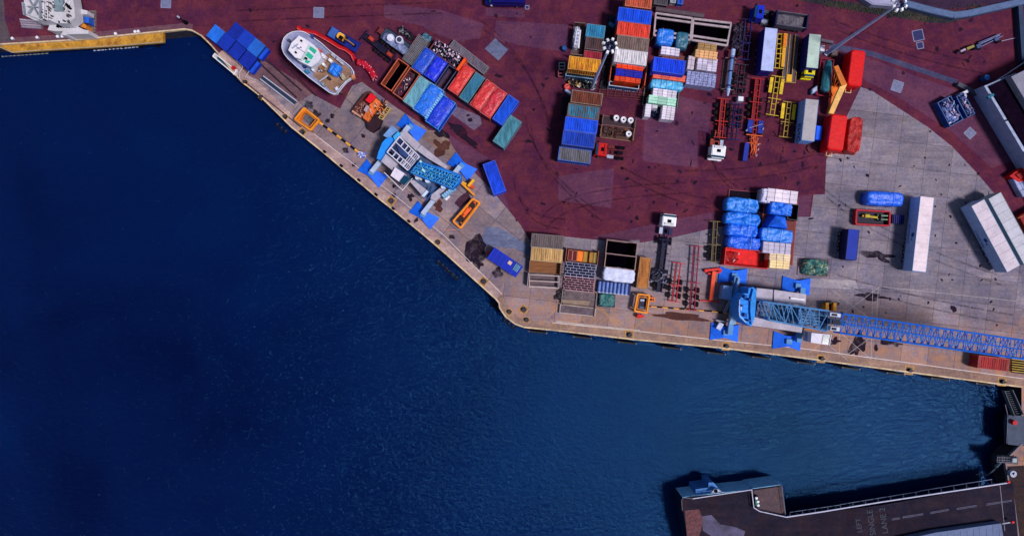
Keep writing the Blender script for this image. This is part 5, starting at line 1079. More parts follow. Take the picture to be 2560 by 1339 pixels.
# scrap skip
container(1117, 134, 84, 34, 35, 0, 2.4, (96, 26, 46), 'maroon open skip heaped with shiny scrap', kind='open', name='skip', cat='skip', inner=DARK)
heap('scrap_heap', 'shiny black and white scrap filling the maroon skip', 'scrap heap', 1117, 133, 78, 30, 35, 260, [(20, 16, 40), (226, 216, 236), (70, 60, 90), (190, 150, 180), (30, 24, 46)], z0=1.0, zm=1.6, smax=.7, seed=41)
mb = MB(); F = Fr(1152, 160, 35, 3.0); F.box(mb, -.12, .35, -1.3, 1.3, 0, 3.0); m2 = MB(); F.box(m2, -.2, .4, -1.35, -1.2, 0, 3.1); F.box(m2, -.2, .4, 1.2, 1.35, 0, 3.1)
simple('skip_door', 'bright orange upright skip door at the end of the scrap skip', 'door', [('panel', mb, mat((236, 84, 30), var=.1)), ('edge', m2, mat((200, 60, 30)))])
container(1172, 143, 112, 23, 38, 0, 1.0, (96, 90, 104), 'long grey brown platform deck above the red skips', roof=(100, 92, 108), name='platform_deck', cat='platform', rust=.05)
sheet('concrete_patch', [(1212, 122), (1238, 96), (1271, 124), (1246, 152)], CONCB, .012)
for s, (x, y, W, cc, inn, nm, kd) in enumerate(((1153, 199, 31, (170, 36, 40), (214, 46, 42), 'bright red sheeted skip next to the orange door', 'tarp'), (1180, 219, 28, (34, 70, 96), (50, 110, 140), 'teal skip with slatted cover between two red skips', 'closed'), (1208, 238, 31, (160, 34, 44), (206, 44, 46), 'red sheeted skip right of the slatted teal one', 'tarp'), (1234, 257, 31, (150, 28, 44), (196, 36, 54), 'crimson sheeted skip at the end of the red ones', 'tarp'))):
    container(x, y, 77, W, E, 0, 2.6, cc, nm, kind=kd, name='skip', cat='skip', roof=inn, inner=mat(inn, var=.25, sc=1.3), group=G, rust=.1, frame=(190, 90, 90) if kd == 'tarp' else (90, 120, 130))
container(1264, 275, 74, 31, E, 0, 2.5, (16, 60, 210), 'blue container at the right end of the back diagonal row', roof=(20, 84, 228), rust=.02)
container(1268, 329, 80, 34, E, 0, 2.6, (60, 110, 130), 'lone teal container with dark grille standing apart', roof=(72, 134, 154), rust=.15, rc=(30, 50, 60))
container(1236, 444, 82, 33, 70, 0, 2.6, (14, 56, 220), 'lone bright blue container right of the left crane', roof=(18, 70, 232), rust=0)
G = 'containers in the front diagonal row'
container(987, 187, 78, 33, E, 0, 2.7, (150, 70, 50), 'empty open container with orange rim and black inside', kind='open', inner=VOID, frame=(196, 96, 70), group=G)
container(1016, 209, 78, 31, E, 0, 2.6, (120, 56, 50), 'open container with brown rim full of junk', kind='open', inner=BROWN, frame=(180, 96, 74), group=G)
heap('scrap_heap', 'junk of maroon, grey and white pieces in the brown rimmed container', 'scrap heap', 1013, 212, 66, 22, E, 90, [(90, 30, 56), (90, 80, 96), (60, 44, 60), (190, 180, 190), (30, 24, 70)], z0=.27, zm=1.3, seed=44)
t = container(1043, 230, 78, 34, E, 0, 2.7, (90, 140, 160), 'pale teal container with slatted roof panels', roof=(104, 160, 178), rust=.12, rc=(40, 80, 100), frame=(130, 150, 160), group=G)
container(1071, 250, 80, 42, E, 0, 2.8, (20, 90, 200), 'light blue sheeted container in the front diagonal row', kind='tarp', roof=(16, 108, 224), group=G, frame=(110, 160, 210))
container(1101, 280, 80, 38, E, 0, 2.8, (16, 56, 190), 'deep blue sheeted container with a pale blue rim', kind='tarp', roof=(14, 54, 206), inner=mat((14, 50, 200), var=.25), frame=(60, 140, 210), group=G)
a = MB(); b = MB(); F = Fr(1084, 266, E, 3.0)
for i in range(12): F.box(a, -2.8+i*.46, -2.5+i*.46, -.2, .25, 2.86, 3.0+.03*(i % 2))
F.box(b, -2.9, 2.8, -.1, .1, 2.83, 2.95)
simple('netting_roll', 'narrow pale blue roll of netting along the sheeted container', 'net', [('roll', a, mat((130, 190, 226), var=.3)), ('core', b, SKY)])
# ---------------- orange machine
F = Fr(926, 270, 35, 0); t = thing('salvage_machine', 'rusty orange tracked machine with a red roofed cab', 'machine', 0, 0); t.location = F.P(0, 0, 0)
Q = lambda x, y: (860+x/5.333, 180+y/5.333)
for q in (((110, 520), (240, 380), (300, 440), (170, 580)), ((280, 650), (440, 470), (500, 520), (330, 690))):
    a = MB(); a.prism([Q(*p) for p in q], 0, 1.3); a.build('track', mat((40, 24, 28), rust=.3), t)
a = MB(); a.prism([Q(*p) for p in ((110, 500), (270, 290), (350, 250), (490, 390), (600, 480), (540, 600), (420, 560), (310, 680))], .6, 1.5); a.build('chassis', mat((84, 38, 34), rust=.4), t)
a = MB(); a.prism([Q(*p) for p in ((350, 420), (400, 330), (490, 400), (420, 520), (320, 660), (250, 610))], 1.5, 2.3); a.build('engine_deck', mat((230, 110, 50), var=.4, rust=.3, rc=(110, 40, 34)), t)
a = MB(); a.prism([Q(*p) for p in ((285, 380), (355, 285), (425, 325), (350, 420))], 1.5, 3.1); cb = a.build('cab', mat((150, 60, 50)), t)
a = MB(); a.prism([Q(*p) for p in ((285, 378), (355, 283), (427, 325), (350, 420))], 3.11, 3.2); a.build('cab_roof', mat((228, 12, 36), var=.1), t)
a = MB(); a.prism([Q(*p) for p in ((260, 510), (300, 440), (340, 460), (300, 540))], 1.5, 2.7); a.build('engine_cover', mat((170, 150, 160)), t)
a = MB(); a.prism([Q(*p) for p in ((300, 680), (400, 560), (510, 630), (470, 740), (380, 800), (320, 760))], .2, 1.5); a.build('bucket', mat((44, 20, 34)), t)
a = MB()
for i in range(7): x, y = 470+i*20, 615-i*23; a.bar(*Q(x, y), *Q(x+50, y+20), 1.6, 1.5, 1.9)
a.bar(*Q(460, 610), *Q(580, 460), 2, 1.4, 1.75); a.bar(*Q(510, 640), *Q(615, 490), 2, 1.4, 1.75); a.build('grille', mat((190, 160, 96)), t)
a = MB(); random.seed(9)
for i in range(26): x = random.uniform(140, 300); y = 620-x*.9+random.uniform(0, 110); a.bar(*Q(x, y), *Q(x+random.uniform(-30, 30), y+random.uniform(-30, 30)), 1.4, 1.5, random.uniform(1.6, 2.1))
a.build('hydraulic_line', mat((170, 120, 110), rust=.4), t)
random.seed(33)
for nm, cc, cnt in (('pipework', (240, 130, 60), 22), ('fitting', (60, 26, 26), 22), ('bright_fitting', (200, 190, 190), 10)):
    a = MB()
    for i in range(cnt): x = random.uniform(330, 560); y = random.uniform(390, 600)-(x-440)*.1; a.bar(*Q(x, y), *Q(x+random.uniform(-40, 40), y+random.uniform(-40, 40)), random.uniform(.8, 2.4), 2.2 if x < 470 else 1.5, random.uniform(2.35, 2.8) if x < 470 else random.uniform(1.6, 2.1))
    a.build(nm, mat(cc, rust=.2), t)
a = MB(); a.pt(*Q(320, 640), 1.7, *Q(230, 560), 1.8, .2); a.pt(*Q(110, 520), 1.7, *Q(230, 600), 1.7, .2); a.build('bumper', mat((206, 150, 130)), t)
# small lines and litter near frame crate
heap('rope_heap', 'grey coiled rope lying beside the frame crate', 'rope', 773, 262, 16, 14, 0, 30, [(80, 74, 90), (50, 44, 60)], zm=.4, seed=51)
heap('rope_heap', 'dark rope and rods below the beached boat stern', 'rope', 792, 283, 18, 8, 39, 24, [(60, 50, 64), (30, 26, 36)], zm=.3, seed=52)
heap('litter_heap', 'white and purple bags at the end of the diagonal barrier', 'bag', 905, 386, 14, 12, 0, 40, [(220, 210, 230), (110, 50, 150), (60, 120, 220)], zm=.7, seed=53)

# ================================================================ mobile harbour cranes
PADB = mat((24, 104, 245), var=.25, dirt=.55, dc=(14, 50, 140), sc=.9); DECK = mat((176, 168, 184), var=.18, dirt=.45, dc=(90, 84, 100), sc=.8); BEAMC = mat((172, 186, 214), var=.15); CBLUE = mat((34, 140, 240), var=.15, dirt=.2, dc=(14, 60, 150)); STEELB = mat((86, 140, 196), var=.2)
def pad(t, px, py, ang, Lp=64, Wp=30, waist=.5):
    F = Fr(px, py, ang, .9); l = mpx(Lp, .9)/2; w_ = mpx(Wp, .9)/2; a = MB(); vs = []; fs = []
    pr = [(-l, w_, .25), (-l*.12, w_*waist, .95), (l*.12, w_*waist, .95), (l, w_, .25)]
    for u, v, z in pr: vs += [F.P(u, -v, 0), F.P(u, v, 0), F.P(u, v, z), F.P(u, -v, z)]
    for k in range(3):
        for i in range(4): fs.append([k*4+i, k*4+(i+1) % 4, (k+1)*4+(i+1) % 4, (k+1)*4+i])
    fs += [[0, 1, 2, 3], [12, 13, 14, 15]]; a.add(vs, fs); o = a.build('outrigger_pad', PADB, t); b = MB(); F.box(b, -.5, .5, -.45, .45, .95, 1.35); b.build('foot', STEELB, o)
def polyp(t, name, pts, z0, z1, m): a = MB(); a.prism(pts, z0, z1); return a.build(name, m, t)
# -- left crane
Z6 = lambda x, y: (880+x/7.44, 270+y/7.44); Z7 = lambda x, y: (880+x/5.818, 400+y/5.818)
t = thing('harbour_crane', 'blue and grey mobile harbour crane on the diagonal quay', 'crane', 1042, 425)
for x, y in ((1027, 318), (930, 432), (1154, 415), (1059, 537)): pad(t, x, y, D, 68, 38, .6)
def beam(pts, name='outrigger_beam', z0=1.3, z1=2.1, m=BEAMC, w_=10): a = MB(); a.bar(*pts, w_, z0, z1); a.build(name, m, t)
beam((1022, 315, 928, 430), w_=11); beam((1150, 415, 1056, 535), w_=11)
polyp(t, 'chassis', [(1008, 350), (1120, 440), (1078, 492), (966, 402)], .9, 2.4, mat((70, 90, 130), var=.3))
for k in range(5):
    for s in (-1, 1):
        F = Fr(985+k*27, 372+k*22, D, .6); a = MB(); F.tube(a, (0, s*2.4-.2, .6), (0, s*2.4+.2, .6), .6, 12); a.build('wheel', RUB, t)
polyp(t, 'side_deck', [Z6(*p) for p in ((900, 450), (1010, 430), (1275, 680), (1180, 790), (1030, 640), (890, 530))], 2.4, 4.6, DECK)
polyp(t, 'side_deck', [Z6(*p) for p in ((1195, 780), (1290, 690), (1780, 1085), (1740, 1130), (1430, 950))], 2.4, 4.4, DECK)
polyp(t, 'side_deck', [Z6(*p) for p in ((540, 990), (630, 850), (860, 1020), (760, 1170))], 2.4, 4.3, DECK)
polyp(t, 'side_deck', [Z7(*p) for p in ((830, 300), (900, 290), (1110, 455), (1040, 535))], 2.3, 4.0, DECK)
polyp(t, 'side_deck', [Z7(*p) for p in ((1160, 500), (1300, 390), (1365, 410), (1290, 520), (1210, 600), (1140, 560))], 2.1, 3.6, DECK)
polyp(t, 'step', [Z7(*p) for p in ((1080, 440), (1115, 460), (1045, 540), (1010, 520))], 4.0, 4.2, mat((190, 210, 240)))
polyp(t, 'winch_house', [Z6(*p) for p in ((700, 790), (880, 560), (1230, 900), (1050, 1150))], 2.4, 5.2, mat((30, 40, 84), var=.4))
# white grid frame
a = MB(); GW = mat((206, 204, 226), var=.1); g = [Z6(*p) for p in ((650, 820), (880, 530), (1250, 900), (1040, 1160))]
for i in range(4): a.bar(*g[i], *g[(i+1) % 4], 2.6, 5.3, 5.9)
def lp(p, q, k): return (p[0]+(q[0]-p[0])*k, p[1]+(q[1]-p[1])*k)
for k in (.3, .68): a.bar(*lp(g[0], g[1], k), *lp(g[3], g[2], k), 2.2, 5.3, 5.85)
for k in (.25, .45, .62, .75): a.bar(*lp(g[0], g[3], k), *lp(lp(g[0], g[1], .3), lp(g[3], g[2], .3), k), 2, 5.25, 5.8); a.bar(*lp(g[1], g[2], k), *lp(lp(g[0], g[1], .68), lp(g[3], g[2], .68), k), 2, 5.25, 5.8)
for k in (.7, .78, .86, .93): a.bar(*lp(g[0], g[3], k), *lp(g[1], g[2], k), 1.3, 5.2, 5.75)
a.build('grid_frame', GW, t)
polyp(t, 'winch_drum', [Z6(*p) for p in ((830, 700), (900, 740), (1060, 860), (1000, 920), (880, 840))], 5.2, 5.7, mat((40, 66, 120)))
# counterweight arc and slab
polyp(t, 'counterweight', [Z6(*p) for p in ((700, 540), (800, 560), (900, 480), (860, 560), (640, 800), (520, 960), (460, 945), (490, 820), (560, 650), (620, 580))], 1.2, 5.0, CBLUE)
polyp(t, 'counterweight_cap', [Z6(*p) for p in ((760, 530), (860, 440), (905, 480), (800, 610))], 5.0, 5.6, mat((60, 170, 240)))
polyp(t, 'ballast_slab', [Z6(*p) for p in ((580, 510), (740, 325), (855, 410), (700, 580))], 1.4, 4.6, LBLUE)
# boom/tower in blue mesh
BX = [Z7(*p) for p in ((822, 170), (975, 15), (1260, 95), (1590, 210), (1575, 320), (1455, 425), (1180, 310), (960, 240))]
polyp(t, 'tower_core', BX, 4.2, 6.6, mat((18, 104, 196), var=.3, dirt=.3, dc=(10, 50, 120)))
a = MB(); random.seed(13)
for i in range(15):
    k = i/14; p = lp(Z7(850, 180), Z7(1460, 410), k); q = lp(Z7(975, 25), Z7(1590, 240), k); a.bar(*p, *q, 1, 6.6, 7.3)
for k in (0.02, .25, .5, .75, .98): p = lp(Z7(850, 180), Z7(975, 25), k); q = lp(Z7(1460, 410), Z7(1590, 240), k); a.bar(*p, *q, 1.3, 6.7, 7.5)
for i in range(14):
    k = i/14; p = lp(Z7(850, 180), Z7(1460, 410), k); q = lp(Z7(975, 25), Z7(1590, 240), k+.07); a.bar(*p, *q, .8, 6.6, 7.2)
a.build('tower_lattice', mat((40, 150, 236), var=.3), t)
a = MB()
for i in range(170):
    k = random.random(); j = random.random(); p = lp(Z7(850, 180), Z7(1460, 410), k); q = lp(Z7(975, 25), Z7(1590, 240), k); x, y = lp(p, q, .05+.9*j); a.box(x, y, random.uniform(1, 3), random.uniform(.6, 1.2), random.choice((30, 60, 120)), 7.2, random.uniform(7.4, 7.8))
a.build('fitting', mat((120, 200, 246), var=.5), t)
for p in (((985, 30), (1010, 10)), ((1020, 130), (1060, 170))): a = MB(); a.bar(*Z7(*p[0]), *Z7(*p[1]), 5, 7.2, 7.9); a.build('sheave', mat((170, 216, 246)), t)
polyp(t, 'cab', [Z7(*p) for p in ((560, 225), (625, 105), (765, 195), (680, 312))], 2.5, 5.0, mat((224, 214, 232), var=.06))
polyp(t, 'cab_window', [Z7(*p) for p in ((690, 305), (775, 222), (845, 270), (752, 370))], 2.6, 4.8, GLASS)
a = MB(); gp = [Z7(*p) for p in ((470, 180), (640, 350), (735, 440), (880, 265))]
for p, q in zip(gp[:-1], gp[1:]): a.pt(*p, 3.6, *q, 3.6, .07); a.pt(*p, 3.0, *q, 3.0, .05); a.pt(*p, 0, *p, 3.6, .06)
a.build('cab_railing', WHITE, t)
for x, y in ((945, 255), (1090, 300), (1320, 390)): a = MB(); a.cyl(*Z7(x, y), .35, 3.5, 5.2, 10); a.box(*Z7(x+20, y+10), 6, 4, 30, 3.4, 4.9); a.build('winch', mat((190, 210, 230)), t)
a = MB(); a.bar(*Z7(880, 190), *Z7(1010, 285), 4, 4.6, 5.4); a.build('walkway', mat((206, 190, 180)), t)
a = MB()
for i in range(6): p = Z7(1330+i*30, 520-i*22); a.box(*p, 5, 9, -45, 2.6, 4.6)
a.build('ladder', mat((130, 190, 236)), t); polyp(t, 'step', [Z7(*p) for p in ((1340, 560), (1390, 510), (1430, 530), (1375, 590))], 2.0, 2.3, WHITE)
for p in (((1040, 560), (1160, 400)), ((1080, 590), (1220, 400))): a = MB(); a.pt(*Z7(*p[0]), 2.6, *Z7(*p[1]), 4.5, .12); a.build('hydraulic_cylinder', mat((40, 90, 160)), t)
a = MB(); b = MB(); c = MB()
a.bar(*Z7(1690, 380), *Z7(1770, 285), 6, .8, 2.0); b.bar(*Z7(1590, 330), *Z7(1780, 510), 5, .4, 1.6); c.box(*Z7(1740, 380), 11, 8, 30, .2, 1.9); a.bar(*Z7(1600, 320), *Z7(1660, 350), 5, .6, 1.9)
simple('load_hook', 'yellow and orange cross shaped lifting hook below the left crane tip', 'hook', [('arm', a, mat((244, 176, 44), var=.15)), ('lower_arm', b, mat((232, 150, 40))), ('swivel', c, mat((226, 84, 30)))])
# -- right crane
Y = lambda x, y: (1740+x/5.15, 640+y/5.15)
t = thing('harbour_crane', 'blue mobile harbour crane with long lattice boom reaching right over the apron', 'crane', 1910, 775)
for x, y, W in ((1835, 689, 34), (1994, 714, 36), (1814, 831, 36), (1971, 853, 36)): pad(t, x, y, 5, 70, W+8, .62)
def beam2(p, q, w_, z0=1.3, z1=2.1, m=STEELB): a = MB(); a.bar(*Y(*p), *Y(*q), w_, z0, z1); a.build('outrigger_beam', m, t)
beam2((530, 260), (440, 1010), 12); beam2((1380, 410), (1330, 1110), 12); beam2((560, 285), (520, 430), 6, 2.1, 2.6, LBLUE)
polyp(t, 'chassis', [Y(*p) for p in ((480, 540), (1400, 620), (1380, 900), (450, 830))], .9, 2.0, mat((50, 60, 90), var=.3))
for k in range(7):
    for s in (-1, 1): F = Fr(1855+k*23, 778+k*2, 5, .6); a = MB(); F.tube(a, (0, s*1.9-.2, .6), (0, s*1.9+.2, .6), .6, 12); a.build('wheel', RUB, t)
polyp(t, 'beam_housing', [Y(*p) for p in ((500, 430), (575, 415), (540, 770), (450, 760))], 2.1, 3.4, mat((70, 130, 190), var=.2))
polyp(t, 'beam_housing', [Y(*p) for p in ((465, 760), (530, 760), (510, 880), (430, 870))], 2.1, 3.2, mat((130, 164, 200), var=.2))
polyp(t, 'power_unit', [Y(*p) for p in ((355, 375), (475, 385), (455, 570), (330, 545))], .5, 2.8, LBLUE)
a = MB(); a.pt(*Y(345, 740), .3, *Y(430, 570), 2.5, .06); a.pt(*Y(370, 740), .3, *Y(450, 580), 2.5, .06); a.build('access_ladder', PALE, t)
polyp(t, 'counterweight', [Y(*p) for p in ((680, 410), (740, 400), (780, 440), (770, 600), (760, 770), (715, 905), (640, 860), (560, 790), (545, 680), (565, 560), (610, 480), (670, 480))], 2.6, 7.4, CBLUE)
polyp(t, 'counterweight_cap', [Y(*p) for p in ((740, 420), (782, 440), (772, 600), (755, 780), (715, 880), (700, 700), (705, 560))], 7.4, 7.9, mat((30, 140, 230)))
for k in range(6): a = MB(); a.bar(*Y(560+k*3, 520+k*50), *Y(770-k*2, 500+k*62), .8, 7.4, 7.46); a.build('seam', mat((16, 80, 190)), t)
for x, y, L, W, z in ((640, 520, 5, 9, 8.2), (700, 560, 6, 6, 8.6), (640, 760, 7, 8, 8.1), (600, 640, 4, 5, 7.9), (690, 830, 6, 5, 8.3)): a = MB(); a.box(*Y(x, y), L, W, 10, 7.4, z); a.build('vent', mat((16, 70, 150)), t)
a = MB(); a.pt(*Y(560, 560), 8.3, *Y(560, 760), 8.3, .05); a.pt(*Y(560, 760), 8.3, *Y(640, 850), 8.3, .05); a.build('handrail', WHITE, t)
a = MB(); a.bar(*Y(582, 690), *Y(578, 620), 2, 7.4, 7.5); a.build('number_plate', WHITE, t)
polyp(t, 'side_deck', [Y(*p) for p in ((782, 410), (990, 430), (980, 592), (776, 575))], 2.0, 5.6, DECK)
polyp(t, 'side_deck', [Y(*p) for p in ((1008, 432), (1420, 490), (1410, 655), (1280, 640), (1003, 592))], 2.0, 5.5, DECK)
polyp(t, 'side_deck', [Y(*p) for p in ((740, 780), (1100, 860), (1375, 900), (1360, 985), (1200, 960), (720, 890))], 2.0, 5.0, DECK)
a = MB(); a.bar(*Y(1220, 540), *Y(1400, 560), 5, 5.5, 5.9); a.build('walkway', WHITE, t)
polyp(t, 'winch_house', [Y(*p) for p in ((800, 600), (960, 610), (940, 815), (770, 780))], 2.0, 5.2, mat((112, 116, 140), var=.3))
polyp(t, 'winch_house', [Y(*p) for p in ((960, 610), (1700, 740), (1690, 900), (950, 800))], 2.0, 4.8, mat((44, 84, 120), var=.35, dirt=.5, dc=(20, 30, 60)))
for x, y in ((880, 650), (880, 740), (1440, 810), (1540, 830), (1110, 670), (1400, 840)): a = MB(); a.box(*Y(x, y), 20, 6, 8, 5, 5.6); a.build('winch_drum', mat((70, 90, 120), var=.4), t)
# lattice section A
def truss(t, p0, q0, p1, q1, za0, zb0, za1, zb1, nb, m, r=.11, rb=.06, depth=1.6, name='boom_section', mid=False):
    """p: top edge start/end, q: bottom edge start/end, on the picture at heights z"""
    a = MB(); b = MB()
    T0, T1, B0, B1 = U(*p0, za0), U(*p1, za1), U(*q0, za0), U(*q1, za1); dn_ = Vector((0, 0, -depth)); L0, L1, M0, M1 = T0+dn_, T1+dn_, B0+dn_, B1+dn_
    for s, e in ((T0, T1), (B0, B1), (L0, L1), (M0, M1)): a.tube(s, e, r, 8)
    if mid: a.tube((T0+B0)/2, (T1+B1)/2, r*.8, 6)
    for i in range(nb+1):
        k = i/nb; t_, b_, l_, m_ = T0.lerp(T1, k), B0.lerp(B1, k), L0.lerp(L1, k), M0.lerp(M1, k)
        b.tube(t_, b_, rb, 5); b.tube(l_, m_, rb, 5); b.tube(t_, l_, rb, 5); b.tube(b_, m_, rb, 5)
        if i < nb:
            k2 = (i+1)/nb; t2, b2, l2, m2 = T0.lerp(T1, k2), B0.lerp(B1, k2), L0.lerp(L1, k2), M0.lerp(M1, k2)
            if i % 2: t_, b_, l_, m_, t2, b2, l2, m2 = t_, b_, l_, m_, t2, b2, l2, m2
            b.tube(t_, b2 if i % 2 else b2, rb, 5) if i % 2 else b.tube(b_, t2, rb, 5)
            (b.tube(l_, m2, rb, 5) if i % 2 else b.tube(m_, l2, rb, 5)); b.tube(t_, l2, rb, 5); b.tube(b_, m2, rb, 5)
    a.build('boom_chord', m, t); b.build('boom_bracing', m, t)
truss(t, Y(860, 585), Y(940, 820), Y(1710, 705), Y(1690, 965), 8.2, 0, 10.5, 0, 7, STEELB, r=.17, rb=.08, depth=1.8)
polyp(t, 'boom_head_plate', [Y(*p) for p in ((1330, 690), (1700, 745), (1690, 925), (1320, 870))], 8.3, 8.6, mat((50, 100, 150), var=.3))
for k in range(4): a = MB(); a.bar(*Y(1340, 730+k*38), *Y(1700, 775+k*38), 1.6, 8.6, 8.9); a.build('cable', mat((110, 150, 190)), t)
a = MB()
for u in (1330, 1345): a.pt(*Y(u, 680), 8.5, *Y(u-10, 890), 8.5, .18)
for x in (940, 1700):
    for yy in ((600, 810) if x < 1000 else (720, 940)): P = U(*Y(x, yy), 8.2); a.tube((P.x, P.y, 4.5), (P.x, P.y, 8.2), .2)
a.build('boom_support', STEELB, t)
for x, y, L, W in ((1795, 755, 26, 9), (1815, 850, 36, 14), (1790, 935, 22, 10)):
    a = MB(); a.box(*Y(x, y), L, W, 7, 8.0, 11.0); o = a.build('sheave_house', mat((196, 206, 226) if W < 12 else (20, 50, 84), var=.15), t); b = MB(); b.box(*Y(x-8, y+1), L*.5, W*.62, 7, 10.9, 11.15); b.build('window', mat((14, 24, 50)), o)
truss(t, (2108, 784), (2100, 832), (2640, 862), (2634, 908), 11.0, 0, 18.5, 0, 30, mat((26, 104, 214), var=.3, dirt=.25, dc=(14, 50, 130)), r=.15, rb=.07, depth=2.4, mid=True)
a = MB()
for s in (0, 12): a.pt(2100, 800+s, 11.3, 2620, 876+s, 19.0, .05, 5)
a.build('hoist_rope', mat((60, 130, 210)), t)
a = MB(); random.seed(17)
for i in range(190):
    k = random.random(); x = 2110+k*520; y = 786+k*76+random.uniform(2, 44); z = 10.6+7.4*k; a.pt(x, y, z, x+random.uniform(4, 16), y+random.uniform(-4, 5), z+.1, .045, 4)
a.build('mesh_infill', mat((70, 160, 226), var=.3), t)
polyp(t, 'cab', [Y(*p) for p in ((1490, 985), (1735, 1010), (1712, 1145), (1478, 1110))], 3.5, 6.2, mat((222, 218, 236), var=.06))
polyp(t, 'cab_window', [Y(*p) for p in ((1640, 1015), (1715, 1020), (1700, 1135), (1620, 1120))], 6.2, 6.3, GLASS)
polyp(t, 'cab_step', [Y(*p) for p in ((1430, 975), (1490, 985), (1475, 1100), (1415, 1090))], 3.3, 4.6, mat((150, 170, 200)))
a = MB(); a.bar(*Y(1400, 940), *Y(1700, 960), 4, 3.2, 4.2); a.build('cab_bracket', mat((220, 130, 60)), t)
a = MB(); a.pt(*Y(1395, 940), 4.6, *Y(1395, 1080), 3.4, .06); a.pt(*Y(1740, 1010), 6.3, *Y(1715, 1150), 6.3, .08); a.build('handrail', WHITE, t)
a = MB(); b = MB(); c = MB()
for s in (-1, 1): a.prism([Y(1740+s*50-18, 600), Y(1740+s*50+18, 600), Y(1740+s*50+22, 700), Y(1740+s*50-22, 700)], .1, 1.9)
b.prism([Y(1705, 610), Y(1775, 610), Y(1775, 700), Y(1705, 700)], .1, 1.0); c.bar(*Y(1650, 605), *Y(1830, 600), 4, 1.0, 1.6)
simple('grab_bucket', 'orange and black clamshell grab standing beside the right crane boom', 'grab', [('shell', a, mat((236, 160, 50), var=.2)), ('jaw', b, mat((30, 16, 30))), ('crosshead', c, mat((60, 66, 40)))])
a = MB(); a.bar(1790, 800, 1830, 806, 2, .1, .9); b = MB(); b.box(1800, 815, 12, 18, 30, .95, 1.3)
simple('service_platform', 'striped white service platform resting on the front left crane pad', 'platform', [('rail', a, PALE), ('step', b, mat((190, 196, 230), var=.4))])
# ================================================================ remaining quay-side things
# dark blue sheeted lorry
F = Fr(1262, 655, 34, 2.8); t = thing('sheeted_lorry', 'dark blue sheeted lorry parked beside the big oil stain', 'lorry', 0, 0); t.location = F.P(0, 0, 0)
a = MB(); F.box(a, -3.1, 3.2, -1.22, 1.22, .9, 2.8); a.build('tarpaulin', mat((12, 38, 170), var=.35, rough=.6, dirt=.4, dc=(8, 16, 80), sc=.8), t)
a = MB()
for k in range(7): F.box(a, -3.0+k*1.0, -2.94+k*1.0, -1.24, 1.24, .95, 2.83)
a.build('tarp_seam', mat((30, 70, 200)), t)
a = MB(); F.box(a, -3.3, 3.1, -1.1, 1.1, .6, .9); a.build('chassis_frame', NAVY, t); add_wheels(t, F, [(u, s*.95) for u in (-2.2, 1.2, 2.3) for s in (-1, 1)])
a = MB(); F.box(a, .5, 1.2, -.75, -.1, 2.8, 3.05); a.build('roof_box', mat((220, 180, 160)), t)
for i in range(4): a = MB(); F.box(a, 1.9+i*.26, 2.05+i*.26, -1.0, .3, 2.84, 2.95); a.build('roof_slat', mat((110, 160, 180)), t)
a = MB(); F.poly(a, [(-3.9, .1), (-3.3, -.3), (-3.2, .7), (-3.6, .9)], .3, .9); a.build('front_hitch', mat((190, 60, 60)), t)
# blue container, bundle, red rack on the apron
t, F, l, w_ = trailer(2131, 611, 76, 27, 96, 3.4, (14, 46, 160), (14, 14, 76), 'dark blue sheeted box trailer standing on the open apron', zb=.9)
bundle(2215, 496, 94, 36, 3, 0, 2.6, (20, 98, 246), 'long rounded blue tarpaulin bundle alone on the apron', amp=.12, rnd=.8, strap=(.3, .7), scol=(60, 130, 240))
F = Fr(2184, 544, 3, 1.4); t = thing('flat_rack', 'red framed flat rack carrying yellow machinery on the apron', 'flat rack', 0, 0); t.location = F.P(0, 0, 0)
a = MB(); l, w_ = 3.1, 1.3
for s in (-1, 1): F.box(a, -l, l, s*w_-.14, s*w_+.14, .1, 1.2); F.box(a, s*l-.14, s*l+.14, -w_+.14, w_-.14, .1, 1.25)
a.build('frame', mat((176, 30, 50), rust=.1), t); a = MB(); F.box(a, -l+.14, l-.14, -w_+.14, w_-.14, .0, .25); a.build('deck', mat((34, 30, 50)), t)
a = MB(); b = MB(); F = Fr(2190, 543, 3, 1.2); F.tube(a, (-2.4, -.2, .8), (.4, 0, .9), .22, 10); F.tube(a, (-2.0, -.2, 1.0), (-1.2, -.2, 1.0), .35, 10); F.box(b, .4, 2.6, -.5, -.3, .26, 1.0); F.box(b, .4, 2.6, .2, .4, .26, 1.0); c = MB(); F.box(c, .6, 1.0, -.6, .6, .26, 1.1)
simple('machine_shaft', 'yellow and black shaft machinery lying in the red framed rack', 'machine', [('shaft', a, mat((196, 170, 60), rust=.2)), ('bracket', b, mat((120, 150, 120))), ('coupling', c, BLACK)])
mb = MB(); mb.box(2246, 548, 30, 22, 3, 0, .8); m2 = MB()
for i in range(5): m2.box(2236+i*5, 548, 1.5, 20, 3, .8, .95)
simple('battery_rack', 'dark navy slatted rack between the red rack and a white trailer', 'rack', [('body', mb, mat((16, 18, 80))), ('slat', m2, mat((24, 34, 130)))])
